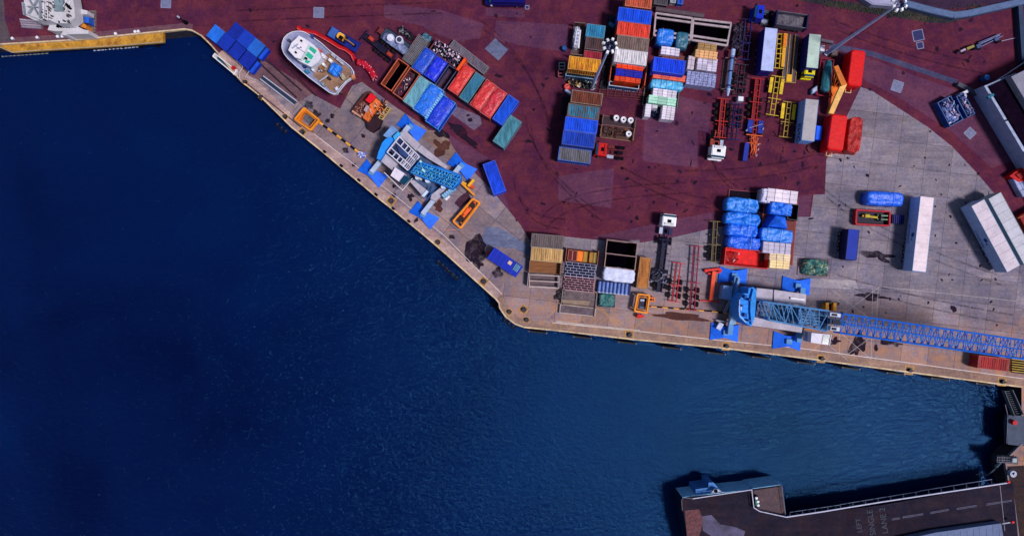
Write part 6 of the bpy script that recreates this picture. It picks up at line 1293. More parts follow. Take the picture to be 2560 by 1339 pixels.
# white curtain trailers
def wtrailer(px, py, L, W, ang, label, top, side, logo=True):
    t, F, l, w_ = trailer(px, py, L, W, ang, 4.05, top, side, label, zb=.95); a = MB()
    for k in range(1, 8): u = -l+2*l*k/8; F.box(a, u-.02, u+.02, -w_+.08, w_-.08, 4.06, 4.075)
    a.build('roof_seam', mat(tone(top, .8)), t)
    if logo:
        LB = mat((14, 60, 130), var=.1, dirt=0); s = w_+.05
        writing('CARRIER', .62, lambda x, y: F.P(-x*1.5-.1 if ang > 90 else x*1.5-.1, s, 1.6+(y if ang > 90 else -y)*1.2), LB, t)
        a = MB(); q = 14; a.add([F.P(.2+.42*math.cos(i*2*math.pi/q), s, 2.95+.42*math.sin(i*2*math.pi/q)) for i in range(q)], [list(range(q))])
        a.add([F.P(.75, s, 2.9), F.P(1.3, s, 2.75), F.P(1.2, s, 2.55), F.P(.7, s, 2.7)], [[0, 1, 2, 3]]); a.build('logo', LB, t)
    return t
wtrailer(2308, 585, 186, 34, 96.3, 'white box trailer with small blue logo standing alone on the apron', (232, 212, 222), (156, 186, 236))
wtrailer(2489, 589, 187, 36, 61.5, 'pale white trailer with blue logo parked tight against another one', (206, 192, 206), (150, 172, 210))
wtrailer(2531, 571, 187, 35, 61.5, 'pale green white trailer cut by the right picture edge', (190, 188, 202), (136, 160, 172), logo=False)
# red container on the quay at right
container(2484, 908, 78, 32, 7, 0, 2.6, (150, 34, 36), 'rusty red container on the quay under the crane boom', rust=.25, roof=(150, 38, 40), rc=(200, 120, 60))
mb = MB(); m2 = MB()
for i in range(6): mb.bar(2530, 897+i*6, 2565, 901+i*6, 2.4, .2, 1.2)
m2.box(2550, 916, 36, 34, 7, .02, .3)
simple('pallet_frame', 'yellow slatted frame at the right picture edge near the quay', 'frame', [('slat', mb, mat((170, 140, 60))), ('base', m2, DARK)])
# ---------------- lamp masts
def mast(bx, by, label, hh=24.5):
    B = U(bx, by, 0); t = thing('lamp_mast', label, 'lamp mast', bx, by)
    a = MB(); a.tube(B, B+Vector((0, 0, .35)), .55, 12); a.build('base', PALE, t)
    a = MB(); a.tube(B+Vector((0, 0, .35)), B+Vector((0, 0, hh)), .34, 14, .14); a.build('pole', mat((176, 190, 232), rough=.4, var=.1, dirt=0), t)
    a = MB(); T = B+Vector((0, 0, hh)); a.torus(T, .62, .05, n=20); a.torus(T+Vector((0, 0, -.6)), .5, .05, n=20)
    for i in range(4): d = Vector((math.cos(i*math.pi/2+.3), math.sin(i*math.pi/2+.3), 0)); a.tube(T-d*.1, T+d*.7, .04, 5); a.tube(T+Vector((0, 0, -.6)), T+d*.6, .04, 5)
    a.tube(T, T+Vector((0, 0, .8)), .05, 6); a.build('head_ring', mat((40, 44, 80)), t)
    for i in range(8):
        an = i*math.pi/4+.4; d = Vector((math.cos(an), math.sin(an), 0)); n = Vector((-d.y, d.x, 0)); c = T+d*(.95+.12*(i % 2)); b = MB()
        b.add([c+d*x*.25+n*y*.22+Vector((0, 0, z)) for x, y, z in ((-1, -1, .02), (-1, 1, .02), (1, 1, -.18), (1, -1, -.18), (-.7, -.7, .3), (-.7, .7, .3), (.7, .7, .12), (.7, -.7, .12))], [[0, 1, 2, 3], [4, 5, 6, 7], [0, 1, 5, 4], [1, 2, 6, 5], [2, 3, 7, 6], [3, 0, 4, 7]]); b.build('floodlight', mat((238, 240, 248), var=.03, dirt=0), t)
    return t
mast(1479, 219, 'tall floodlight mast rising between the two container piles')
mast(2066, 134, 'tall floodlight mast beside the pale green trailer, leaning out of the picture')
# ---------------- bollards and painted squares
def bollard(px, py, lab, first=[None]):
    p = U(px, py, 0)
    if first[0] is None:
        t = thing('mooring_bollard', lab, 'bollard', px, py, 0, 'mooring bollards along the quay edge'); a = MB(); q = p; a.tube(q, q+Vector((0, 0, .45)), .28, 14, .2); a.build('post', BLACK, t)
        a = MB(); a.tube(q+Vector((0, 0, .45)), q+Vector((0, 0, .62)), .34, 14, .3); a.tube(q+Vector((.1, 0, .55)), q+Vector((.45, 0, .6)), .12, 8); a.build('head', mat((60, 56, 66)), t); a = MB(); a.tube(q, q+Vector((0, 0, .06)), .45, 14); a.build('base_plate', DARK, t); first[0] = (t, p.copy())
    else:
        copy_tree(first[0][0], p-first[0][1], lab)
for i, (x, y, s, an, lab) in enumerate(((613, 206, 14, 39, 'bollard just below the landing float'), (653, 243, 13, 39, 'bollard beside the lower end of the gangway'), (713, 292, 15, 39, 'bollard left of the orange frame crate'), (756, 330, 20, 39, 'bollard just below the orange frame crate'), (978, 502, 22, 39, 'bollard between the left crane pads'), (1095, 605, 15, 39, 'bollard right of the lowest left crane pad'),
        (1209, 703, 22, 39, 'bollard below the dark blue sheeted lorry'), (1273, 779, 16, 39, 'bollard at the rounded quay corner'), (1309, 773, 22, 39, 'bollard set back from the rounded quay corner'), (1316, 799, 15, 5, 'bollard just right of the rounded quay corner'), (1573, 836, 24, 5, 'bollard below the orange spreader frame'), (1815, 865, 22, 5, 'bollard below the front left pad of the right crane'),
        (2053, 896, 22, 5, 'bollard below the white cab of the right crane'), (2273, 925, 24, 5, 'bollard midway between right crane and rusty red container'), (2505, 953, 24, 5, 'bollard below the rusty red container'))):
    F = Fr(x, y, an, 0); r = mpx(s)/2; P = lambda k: [(x+(a*math.cos(R(an))-b*math.sin(R(an)))*s/2*k, y+(a*math.sin(R(an))+b*math.cos(R(an)))*s/2*k) for a, b in ((-1, -1), (1, -1), (1, 1), (-1, 1))]
    sheet('bollard_marking', P(.92), mat((190, 138, 56), var=.3, dirt=.8, dc=(116, 88, 76), bump=0, sc=3), .031); sheet('bollard_marking', P(.72), mat((118, 92, 80), var=.3, bump=0, sc=2), .034)
    bollard(x, y, 'black mooring '+lab)
# black rubber blocks on the cope
fb = [(660, 250), (845, 390), (888, 430), (942, 478), (978, 512), (1020, 552), (815, 382), (898, 452)]
for i, (x, y) in enumerate(((811, 379), (853, 414), (897, 450), (940, 486), (983, 521), (1022, 553))):
    a = MB(); a.box(x, y, 8, 6, 39, -.6, .25); b = MB(); b.box(x-2, y+3, 8, 2, 39, -2.0, -.2)
    simple('rubber_fender', 'dark rubber fender block, %s from the top between frame crate and left crane' % ORD[i], 'fender', [('block', a, DARK), ('pad', b, RUB)], group='rubber fender blocks on the quay edge')
for i, (x, y, nm) in enumerate(((692, 312, 'left of the orange frame crate'), (1095, 655, 'lower left of the painted squares'), (1120, 678, 'next to another one below the lorry'), (1232, 760, 'at the rounded quay corner'), (1262, 800, 'under the rounded quay corner'))):
    c = U(x, y, WZ+.2); a = MB(); b = MB()
    for k in range(3): a.torus((c.x+k*.8, c.y-k*.65, WZ+.1), .3, .13, (0.3, .2, 1), 14, 6)
    for k in range(3): b.tube((c.x+k*.8, c.y-k*.65, WZ+.1), (c.x+k*.8+.3, c.y-k*.65+.3, WZ+.15), .03, 5)
    simple('tyre_fender', 'black tyres floating against the quay wall '+nm, 'fender', [('tyre', a, RUB), ('chain', b, GREY)], group='tyre fenders in the water')
for i in range(11):
    x = 1345+i*112; k = (x-1310)/(2554-1310); y = 820+k*147+3+(2 if x < 1800 else 0); F = Fr(x, y, 6.5, 0); a = MB(); b = MB(); F.box(a, -1.6, 1.6, -.05, .22, -3.2, -.2); F.box(b, -1.7, -1.55, -.05, .26, -3.6, -.1); F.box(b, 1.55, 1.7, -.05, .26, -3.6, -.1)
    simple('quay_fender', 'dark timber fender panel, %s from the left along the front quay wall' % ORD[i], 'fender', [('panel', a, mat((30, 24, 30), rust=.2)), ('bracket', b, GREY)], group='timber fender panels on the front quay wall')
# ---------------- yellow fender wall at the upper left
a = MB(); top = [(0, 113), (30, 111), (100, 106), (200, 101), (300, 91), (400, 83), (408, 82)]; bot = [(408, 104), (300, 114), (200, 120), (100, 126), (30, 131), (0, 118)]
za, zb = -.35, -1.2; vs = []; 
for p in top: vs.append(U(p[0], p[1], za))
tb = [(0, 118), (30, 131), (100, 126), (200, 120), (300, 114), (400, 106), (408, 105)]
for p in tb: vs.append(U(p[0], p[1], za-.25))
n = len(top); fs = [[i, i+1, n+i+1, n+i] for i in range(n-1)]
for v in vs[:2*n]: pass
lo = [Vector((v.x, v.y, v.z-.8)) for v in vs]; fs2 = [[2*n+k for k in f] for f in fs]; per = list(range(n))+list(range(2*n-1, n-1, -1)); m_ = len(per)
a.add(vs+lo, fs+fs2+[[per[i], per[(i+1) % m_], per[(i+1) % m_]+2*n, per[i]+2*n] for i in range(m_)]); b = MB()
for p, q in zip(tb[:-1], tb[1:]): P, Q_ = U(*p, za-.15), U(*q, za-.15); b.tube(P, Q_, .12, 6)
c = MB()
for x in range(20, 400, 45): P = U(x, 118-x*.035, -1.3); c.tube((P.x, P.y, -6), (P.x, P.y, -1.3), .3, 8)
simple('floating_stage', 'long yellow orange rusty timber stage under the upper left quay', 'stage', [('deck', a, mat((182, 132, 48), var=.4, rust=.45, rc=(128, 70, 32), sc=1.2)), ('edge_tube', b, mat((170, 150, 120))), ('pile', c, DARK)])
# foam and debris bits below it
for i, (x0, x1, y0, y1) in enumerate(((5, 115, 142, 134), (235, 340, 127, 118))):
    a = MB(); b = MB()
    for k in range(12): x = x0+(x1-x0)*k/11; y = y0+(y1-y0)*k/11; P = U(x, y, WZ+.1); a.tube(P, P+Vector((random.uniform(.1, .5), 0, .1)), .1+.05*random.random(), 6)
    b.pt(x0, y0, WZ+.05, x1, y1, WZ+.05, .05)
    simple('float_line', '%s line of small pale floats in the water below the yellow stage' % ('left' if i == 0 else 'right'), 'float line', [('float_string', a, mat((120, 130, 120) if i == 0 else (190, 200, 220))), ('rope', b, GREY)])
# small navigation post
B = U(466, 58, 0); a = MB(); a.tube(B, B+Vector((0, 0, 3)), .09, 8); b = MB(); b.tube(B+Vector((0, 0, 3)), B+Vector((0, 0, 3.5)), .22, 10, .12); c = MB(); c.tube(B, B+Vector((0, 0, .9)), .4, 10, .3)
simple('light_post', 'small dark post with a pale lamp on the upper left quay corner', 'post', [('pole', a, DARK), ('lamp', b, PALE), ('base', c, BLACK)])
for i, x in enumerate((30, 92, 143, 155, 288, 337, 345)):
    a = MB(); a.cyl(x, 97-x*.04 if x < 250 else 84-(x-288)*.1, .2, 0, .5, 10); b = MB(); b.cyl(x, 97-x*.04 if x < 250 else 84-(x-288)*.1, .27, .5, .62, 10)
    simple('quay_bollard', 'small white bollard, %s from the left on the upper left quay' % ORD[i], 'bollard', [('post', a, PALE), ('cap', b, WHITE)], group='small white bollards on the upper left quay')
# ---------------- white crane base at top left
K = lambda x, y: (x/5.12, y/5.12)
WC = mat((196, 192, 200), var=.1, dirt=.3, dc=(110, 100, 110)); t = thing('portal_crane', 'white steel crane base standing at the upper left corner', 'crane', 150, 30)
def kp(name, pts, z0, z1, m): a = MB(); a.prism([K(*p) for p in pts], z0, z1); a.build(name, m, t)
kp('main_body', [(560, -200), (900, -200), (950, 90), (960, 230), (860, 300), (720, 300), (640, 260), (450, 265), (300, 190), (290, 120), (340, -200)], 3.0, 5.5, WC)
kp('roof_panel', [(690, -200), (805, -200), (805, 140), (690, 140)], 5.5, 6.0, mat((120, 140, 150)))
a = MB(); 
for p, q in (((330, -60), (480, 190)), ((490, -40), (350, 170)), ((280, 30), (300, 190)), ((330, 180), (500, 250)), ((500, -100), (500, 230)), ((340, 80), (480, 90))): a.bar(*K(*p), *K(*q), 2, 5.5, 6.2)
a.build('lattice', mat((150, 156, 170)), t)
kp('support_leg', [(900, 60), (1000, 110), (1120, 140), (1118, 185), (960, 175), (880, 160)], 1.5, 3.5, WC); kp('support_leg', [(860, 290), (900, 290), (1070, 380), (1135, 390), (1130, 435), (860, 440), (850, 455), (780, 450)], .0, 3.0, WC); kp('support_leg', [(640, 300), (870, 280), (860, 400), (700, 400), (610, 385)], .0, 3.1, WC)
a = MB(); random.seed(23)
for i in range(46): x = random.uniform(520, 900); y = random.uniform(10, 280); a.box(*K(x, y), random.uniform(1.5, 6), random.uniform(1, 3), random.choice((0, 60, 90)), 5.5, random.uniform(5.7, 6.4))
a.build('fitting', mat((90, 84, 90)), t)
a = MB(); b = MB()
for i in range(5): a.box(*K(730+i*35, 330), 4, 8, 20, 3.1, 3.6)
for p, q in (((560, -20), (560, 250)), ((610, -20), (610, 250)), ((900, 30), (830, 150)), ((860, 0), (800, 100))): b.pt(*K(*p), 5.9, *K(*q), 5.9, .07)
a.build('motor', DARK, t); b.build('handrail', WHITE, t)
for i in range(2): a = MB(); a.box(*K(850+i*20, 60+i*30), 8, 5, 40, 5.5, 6.2); a.build('winch', BLACK, t)
a = MB(); b = MB(); a.prism([K(*p) for p in ((950, 240), (1010, 250), (1110, 330), (1100, 370), (940, 300))], 0, 2.2); b.prism([K(*p) for p in ((1060, 200), (1130, 200), (1140, 300), (1080, 290))], 0, 2.0); c = MB(); c.prism([K(*p) for p in ((970, 180), (1060, 190), (1050, 240), (980, 240))], 0, 1.2)
simple('power_pack', 'orange and blue power pack tucked beside the white crane base', 'machine', [('engine', a, mat((214, 130, 50), rust=.3)), ('tank', b, mat((40, 96, 200))), ('frame', c, DARK)])
a = MB(); a.box(*K(1178, 275), 17, 54, 2, 0, .35); b = MB()
for k in range(6): b.box(*K(1178, 160+k*45), 16, 1, 2, .35, .38)
simple('timber_mat', 'tall grey brown timber mat right of the white crane base', 'mat', [('board', a, mat((116, 98, 98), rust=.3, rc=(120, 76, 56))), ('gap_batten', b, DARK)])
a = MB(); b = MB()
for i in range(4): (a if i % 2 else b).prism([K(250+i*8, 240+i*30), K(520, 262+i*28), K(525, 285+i*28), K(250+i*8, 262+i*30)], 0, 1.0-.15*i)
simple('plate_stack', 'stepped stack of grey steel plates left of the white crane base', 'stack', [('lower_plate', a, mat((140, 128, 146))), ('upper_plate', b, mat((150, 140, 156)))])
sheet('concrete_patch', [K(-400, -300), K(40, -300), K(60, 240), K(150, 530), K(-400, 560)], ground_mat('edge_patch', (84, 78, 88), (74, 62, 76), (96, 84, 88)), .016)
sheet('concrete_patch', [K(750, 440), K(1140, 430), K(1140, 480), K(760, 490)], CONCB, .017)
# access covers
for x, y, s, an, lab in ((415, 8, 24, 3, 'pale concrete cover on the red paving near the top left'), (797, 32, 25, 2, 'pale concrete cover above the beached boat'), (2243, 216, 26, 18, 'pale square cover beside the curved apron edge'), (2425, 333, 22, 45, 'diamond set cover below the blue waste bins'), (2295, 89, 26, -12, 'blue grey cover near the top right verge'), (2300, 114, 16, -10, 'small dark cover below the blue grey one'), (1318, 19, 9, 2, 'tiny dark drain cover at the top centre')):
    a = MB(); b = MB(); F = Fr(x, y, an, 0); r = mpx(s)/2
    for u in (-1, 1): F.box(a, u*r-.07, u*r+.07, -r, r, .0, .035); F.box(a, -r, r, u*r-.07, u*r+.07, .0, .03)
    F.box(b, -r+.07, r-.07, -r+.07, r-.07, .0, .022)
    simple('access_cover', lab, 'cover', [('frame', a, mat((130, 128, 160))), ('plate', b, mat((112, 116, 150) if s > 17 and x != 2295 else (36, 40, 92), sc=3))])
# ---------------- top edge van and kerb post
F = Fr(1262, -2, 1, 1.6); t = thing('parked_van', 'dark navy van cut off by the top edge of the picture', 'van', 0, 0); t.location = F.P(0, 0, 0)
a = MB(); F.poly(a, [(-3.6, -.8), (-3.3, -1.0), (3.6, -1.0), (3.8, -.8), (3.8, .8), (3.6, 1.0), (-3.3, 1.0), (-3.6, .8)], .4, 1.5); F.poly(a, [(-2.4, -.85), (3.6, -.9), (3.6, .9), (-2.4, .85)], 1.5, 2.3); a.build('body', mat((14, 12, 96), var=.15, rough=.3), t)
a = MB(); F.poly(a, [(-2.9, -.8), (-2.4, -.82), (-2.4, .82), (-2.9, .8)], 1.5, 2.0); a.build('windscreen', GLASS, t)
for v in (-.6, .6): a = MB(); F.box(a, -3.65, -3.5, v-.15, v+.15, .8, 1.0); a.build('headlight', WHITE, t)
add_wheels(t, F, [(u, s*.9) for u in (-2.3, 2.3) for s in (-1, 1)], .4, .25)
for v in (1.08,): a = MB(); F.box(a, -2.6, -2.3, v, v+.2, 1.2, 1.45); a.build('mirror', PALE, t)
# ---------------- top right walls, fence and building
def wall(pts, wd, h, m, name, label, cat='wall', cap=None):
    a = MB(); b = MB()
    for p, q in zip(pts[:-1], pts[1:]): a.bar(p[0], p[1], q[0], q[1], wd, 0, h); b.bar(p[0], p[1], q[0], q[1], wd*.8, h, h+.12)
    return simple(name, label, cat, [('wall_body', a, m), ('coping', b, cap or m)])
wall([(2262, 8), (2330, 26), (2385, 38), (2420, 34), (2550, 5), (2700, -30)], 17, 1.2, mat((70, 86, 120), var=.2), 'boundary_wall', 'wide blue grey boundary wall bending along the top right verge', cap=mat((84, 104, 144), var=.2))
a = MB(); a.prism([(2130, -20), (2245, -20), (2250, 18), (2180, 12)], 0, 1.4); b = MB(); b.prism([(2135, -20), (2240, -20), (2240, 12), (2180, 7)], 1.4, 1.5)
simple('ramp_block', 'pale concrete block at the top left of the right lamp head', 'block', [('block', a, mat((140, 140, 170))), ('cap', b, mat((160, 158, 190)))])
random.seed(29); mb = MB()
for i in range(900):
    k = random.random(); x = 2060+k*400; y = (6+k*2*22 if k < .6 else 44-(k-.6)*80)+random.gauss(0, 6)+6; P = U(x, y, .02); a_ = random.uniform(0, 6.28); s = random.uniform(.1, .35)
    mb.add([P, P+Vector((math.cos(a_)*s, math.sin(a_)*s, s*.8)), P+Vector((math.cos(a_+.7)*s, math.sin(a_+.7)*s, s*.7))], [[0, 1, 2]])
o = mb.build('weeds', mat((60, 70, 50), var=.5, rough=.9)); tag(o, 'scrubby weeds growing along the top right boundary wall', 'weeds', kind='stuff')
wall([(2550, 2), (2560, 150), (2575, 165)], 12, 1.0, mat((40, 60, 90)), 'side_wall', 'straight teal grey wall at the top right picture edge')
a = MB(); b = MB(); pf = [(2470, 214), (2510, 190), (2600, 130)]
for p, q in zip(pf[:-1], pf[1:]): a.pt(*p, 1.6, *q, 1.6, .09); a.pt(*p, .8, *q, .8, .05)
for x, y in ((2471, 214), (2490, 202), (2510, 190), (2540, 170), (2570, 150)): P = U(x, y, 1.6); b.tube((P.x, P.y, 0), P, .06)
simple('barrier_fence', 'thin pale rail fence running to the warehouse corner', 'fence', [('rail', a, mat((170, 170, 200))), ('post', b, GREY)])
wall([(2396, 210), (2448, 236)], 11, .9, mat((76, 78, 96)), 'low_wall', 'low grey wall stub left of the warehouse corner')
a = MB(); a.cyl(2468, 194, .55, 0, 1.2, 16); b = MB(); b.cyl(2468, 194, .45, 1.2, 1.26, 16); simple('barrel', 'blue barrel by the pale rail fence', 'barrel', [('body', a, mat((20, 80, 150))), ('lid', b, mat((40, 110, 180)))])
a = MB(); b = MB(); c = MB(); d = MB()
wb = [(2467, 213), (2528, 185), (2700, 100), (2800, 700), (2640, 560)]
t = thing('warehouse', 'warehouse with pale wall and dark flat roof at the right edge', 'building', 2530, 260)
a.prism([(2464, 214), (2540, 182), (2760, 560), (2700, 610)], 0, 4.2); a.build('wall', mat((150, 162, 196), var=.15, dirt=.3, dc=(80, 96, 130)), t)
a = MB(); a.prism([(2472, 216), (2532, 188), (2752, 556), (2706, 600)], 4.2, 4.5); a.build('roof', mat((20, 10, 26), var=.4, dirt=0, spec=0, rough=1), t)
a = MB(); a.prism([(2528, 192), (2700, 110), (2900, 480), (2745, 552)], 4.5, 6.0); a.build('upper_roof', mat((132, 130, 150), var=.12), t)
a = MB(); a.bar(2463, 214, 2700, 612, 6, 4.2, 4.4); a.build('gutter', mat((160, 170, 200)), t)
for k in (.22, .42, .6): x = 2463+237*k; y = 214+398*k; a = MB(); a.bar(x-2, y, x+14, y-3, 3, 4.4, 4.6); a.build('roof_vent', BLACK, t)
a = MB(); a.box(2478, 240, 6, 16, 60, 4.4, 5.0); a.build('roof_unit', TEAL, t)
# waste bins
for (cx, cy, L, W, lab, sd) in ((2376, 278, 68, 38, 'blue skip heaped with pale rubbish near the warehouse', 61), (2414, 263, 60, 22, 'smaller blue skip with a sloping white load near the warehouse', 62)):
    container(cx, cy, L, W, 62, 0, 1.6, (28, 70, 150), lab, kind='open', name='skip', cat='skip', inner=mat((20, 40, 90)), rust=.05)
    heap('rubbish_heap', 'pale rubbish filling the %s blue skip' % ('larger' if sd == 61 else 'smaller'), 'rubbish', cx, cy, L-10, W-10, 62, 110, [(110, 130, 190), (190, 190, 220), (60, 80, 150), (150, 120, 150)], z0=.3, zm=1.6, seed=sd)
mb = MB(); mb.box(2411, 232, 22, 8, -28, 0, 1.3); m2 = MB(); m2.box(2411, 232, 20, 6, -28, 1.3, 1.4)
simple('storage_box', 'white box at the head of the smaller blue skip', 'box', [('body', mb, PALE), ('lid', m2, WHITE)])
# boat mast machine
a = MB(); b = MB(); c = MB(); d = MB()
a.bar(2446, 112, 2500, 88, 3, .5, .8); a.bar(2450, 118, 2508, 90, 2, .5, .8); a.bar(2446, 108, 2502, 84, 1.5, .5, .8); b.bar(2418, 122, 2436, 115, 6, .3, 1.2); c.bar(2402, 129, 2414, 123, 5, .4, 1.3); d.box(2448, 115, 12, 10, -25, .3, 1.5); d.box(2492, 98, 10, 8, -25, .2, 1.1)
e = MB()
for x, y in ((2410, 130), (2450, 120), (2495, 104), (2450, 106)): P = U(x, y, .5); e.tube((P.x-.15, P.y, .3), (P.x+.15, P.y, .3), .3, 10)
simple('boat_trailer', 'long thin trailer with yellow nose lying on the top right paving', 'trailer', [('rail', a, mat((110, 116, 160))), ('nose', b, mat((150, 140, 70))), ('hitch', c, mat((180, 160, 190))), ('box', d, mat((60, 76, 120))), ('wheel', e, RUB)])
a = MB(); a.pt(2500, 104, .1, 2620, 76, .1, .05); b = MB(); b.pt(2499, 104, .1, 2503, 103, .1, .12); simple('cable', 'pale cable running right from the thin trailer', 'cable', [('line', a, PALE), ('plug', b, DARK)])
# red things at the right edge
a = MB(); a.prism([(2524, 440), (2548, 422), (2600, 405), (2620, 440), (2548, 455)], 0, 1.6); b = MB(); b.prism([(2540, 436), (2590, 418), (2600, 436), (2550, 446)], 1.6, 1.9)
simple('red_boat', 'red covered shape cut by the right picture edge above white bags', 'boat', [('hull', a, RED), ('cover', b, mat((150, 24, 30)))])
packs(2560, 462, 52, 34, 62, 0, 1.4, 3, 1, (160, 170, 214), 'pale bag', 'at the right edge below the red boat', 'pale bags at the right edge', name='bulk_bag', cat='bag')
a = MB(); a.prism([(2548, 540), (2620, 500), (2660, 560), (2580, 600)], 0, 1.8); b = MB(); b.bar(2545, 545, 2570, 535, 2, 1.8, 2.0); simple('red_container', 'dark red box behind the pale green white trailer', 'container', [('body', a, mat((130, 20, 24))), ('rail', b, mat((160, 90, 50)))])

# ================================================================ linkspan at the lower right
L_ = lambda x, y: (1660+x/5.565, 1160+y/5.565)
DKZ = 1.6
dk = [(1704, 1250), (1707, 1244), (1735, 1240), (1879, 1225), (1883, 1222), (1955, 1212), (1961, 1250), (1965, 1291), (2200, 1262), (2532, 1204), (2545, 1339), (2556, 1420), (1740, 1420), (1718, 1339)]
t = thing('linkspan', 'dark decked linkspan ramp with blue hull reaching out over the water', 'ramp', 2000, 1300, WZ)
a = MB(); a.wprism([U(x, y, DKZ) for x, y in dk[:8]]+[U(2200, 1420, DKZ), U(1740, 1420, DKZ), U(1718, 1339, DKZ)], WZ-1, DKZ-.12); a.build('hull', mat((22, 26, 54), var=.25), t)
a = MB()
for p, q in zip(dk[1:5], dk[2:6]):
    P, Q_ = U(*p, DKZ), U(*q, DKZ); d = (Q_-P).normalized(); n_ = Vector((-d.y, d.x, 0)); n_ = n_ if n_.y > 0 else -n_; a.wprism([P+n_*.02, Q_+n_*.02, Q_+n_*.12, P+n_*.12], WZ-.5, DKZ-.15)
a.build('side_plate', mat((140, 200, 250), var=.2, dirt=.4, dc=(70, 120, 190)), t)
a = MB(); a.wprism([U(x, y, DKZ) for x, y in dk], DKZ-.9, DKZ-.02) if False else a.wprism([U(x, y, DKZ) for x, y in ((1966, 1292), (2200, 1263), (2532, 1205), (2545, 1339), (2556, 1420), (1990, 1420))], DKZ-1.1, DKZ-.13); a.build('bridge_girder', mat((20, 24, 50)), t)
a = MB(); a.wprism([U(x, y, DKZ) for x, y in dk], DKZ-.12, DKZ)
a.build('deck', ground_mat('linkspan_deck', (40, 32, 46), (33, 32, 50), (52, 38, 46), rot=7), t)
a = MB(); a.wprism([U(*L_(*p), DKZ) for p in ((1245, 360), (1640, 300), (1690, 690), (1330, 640), (1250, 600))], DKZ+.003, DKZ+.05); a.build('pontoon_top', mat((70, 50, 62), rust=.35, rc=(130, 80, 40), var=.3), t)
a = MB(); a.wprism([U(*L_(*p), DKZ) for p in ((290, 640), (490, 620), (540, 760), (520, 900), (480, 1020), (320, 1020))], DKZ+.003, DKZ+.02); a.build('rusty_plate', mat((84, 46, 58), rust=.5, rc=(130, 56, 44), var=.6, sc=2.2, dirt=.9), t)
a = MB(); a.wprism([U(*L_(*p), DKZ) for p in ((520, 720), (660, 700), (780, 830), (1000, 870), (1130, 930), (1100, 1020), (700, 1020), (540, 920))], DKZ+.003, DKZ+.016); a.build('worn_plate', mat((72, 66, 96), var=.6, sc=.5, dirt=.9, dc=(50, 44, 70)), t)
a = MB(); a.wprism([U(*L_(*p), .8) for p in ((440, 345), (620, 320), (620, 250), (690, 250), (800, 375), (640, 410), (440, 440))], WZ, .8); a.build('hinge_bracket', mat((60, 120, 190)), t)
a = MB(); a.wprism([U(*L_(*p), DKZ) for p in ((640, 400), (700, 330), (740, 335), (820, 380))], DKZ, DKZ+.3); a.build('lifting_lug', PALE, t)
a = MB(); a.cyl(*L_(722, 368), .35, DKZ+.3, DKZ+.36, 12); a.build('lug_hole', BLACK, t)
def rail(pts, z, r, name='handrail', m=None, post=True):
    a = MB(); b = MB()
    for (x1, y1), (x2, y2) in zip(pts[:-1], pts[1:]):
        a.pt(x1, y1, z, x2, y2, z, r, 6); a.pt(x1, y1, z-.45, x2, y2, z-.45, r*.6, 5); k = max(1, int(math.hypot(x2-x1, y2-y1)/30))
        for i in range(k+1): P = U(x1+(x2-x1)*i/k, y1+(y2-y1)*i/k, z); b.tube((P.x, P.y, DKZ), P, r*.7, 5)
    a.build(name, m or mat((200, 200, 226), var=.1), t); b.build('handrail_post', GREY, t) if len(b.v) < 200 else b.build('baluster', GREY, t)
rail([L_(400, 475), L_(1220, 350), L_(1250, 600), L_(1330, 650), L_(1700, 730)], DKZ+1, .09)
rail([L_(1700, 730), (2060, 1277), (2200, 1254), (2524, 1205)], DKZ+1, .13)
rail([L_(400, 475), L_(270, 460), L_(245, 500), L_(255, 640)], DKZ+1, .05, m=GREY)
rail([L_(1640, 290), L_(1690, 690)], DKZ+.9, .06, m=mat((110, 120, 150)))
# outrigger walkway beside the bridge
a = MB(); b = MB()
w0 = [(1975, 1287), (2100, 1268), (2300, 1234), (2480, 1204)]
for p, q in zip(w0[:-1], w0[1:]): a.pt(p[0], p[1]-8, DKZ-.3, q[0], q[1]-7, DKZ-.3, .08, 5)
for i in range(17): x = 1975+i*31.5; y = 1287-(x-1975)*.1645; b.pt(x, y-8, DKZ-.3, x, y+4, DKZ-.2, .06, 5)
a.build('side_pipe', mat((110, 120, 150)), t); b.build('pipe_bracket', mat((100, 110, 140)), t)
for i, (x1, y1, x2, y2) in enumerate(((2230, 1297, 2250, 1294), (2256, 1292, 2308, 1284), (2326, 1281, 2372, 1273), (2392, 1271, 2442, 1263), (2466, 1260, 2530, 1250))):
    for s in (-1.2, 1.8):
        a = MB(); a.add([U(x1, y1+s-.9, DKZ+.006), U(x2, y2+s-.9, DKZ+.006), U(x2, y2+s+.4, DKZ+.006), U(x1, y1+s+.4, DKZ+.006)], [[0, 1, 2, 3]]); a.build('lane_marking', mat((84, 84, 112), var=.3, dirt=.8, dc=(50, 50, 80), bump=0), t)
WM = mat((44, 54, 72), var=.3, dirt=.9, dc=(44, 44, 74), bump=0)
def dtext(s, cx, cy, size):
    c = U(cx, cy, DKZ+.006); an = R(8); ex = Vector((math.sin(R(4)), math.cos(R(4)), 0)) ; ey = Vector((-math.cos(R(4)), math.sin(R(4)), 0)); ex = Vector((-.14, .99, 0)); ey = Vector((-.99, -.14, 0))
    writing(s, size, lambda x, y: Vector((c.x+ex.x*x+ey.x*y, c.y+ex.y*x+ey.y*y, DKZ+.006)), WM, t)
dtext('LEFT', 2148, 1312, 1.3); dtext('SINGLE', 2179, 1305, 1.5); dtext('LANE 2', 2210, 1300, 1.5)
a = MB(); a.bar(2500, 1212, 2512, 1325, 1.6, DKZ, DKZ+.05); a.build('expansion_joint', GREY, t)
a = MB(); a.bar(2520, 1205, 2526, 1204, 5, DKZ+.8, DKZ+1.3); a.bar(2530, 1305, 2536, 1304, 5, DKZ+.8, DKZ+1.3); a.build('end_marker', RED, t)
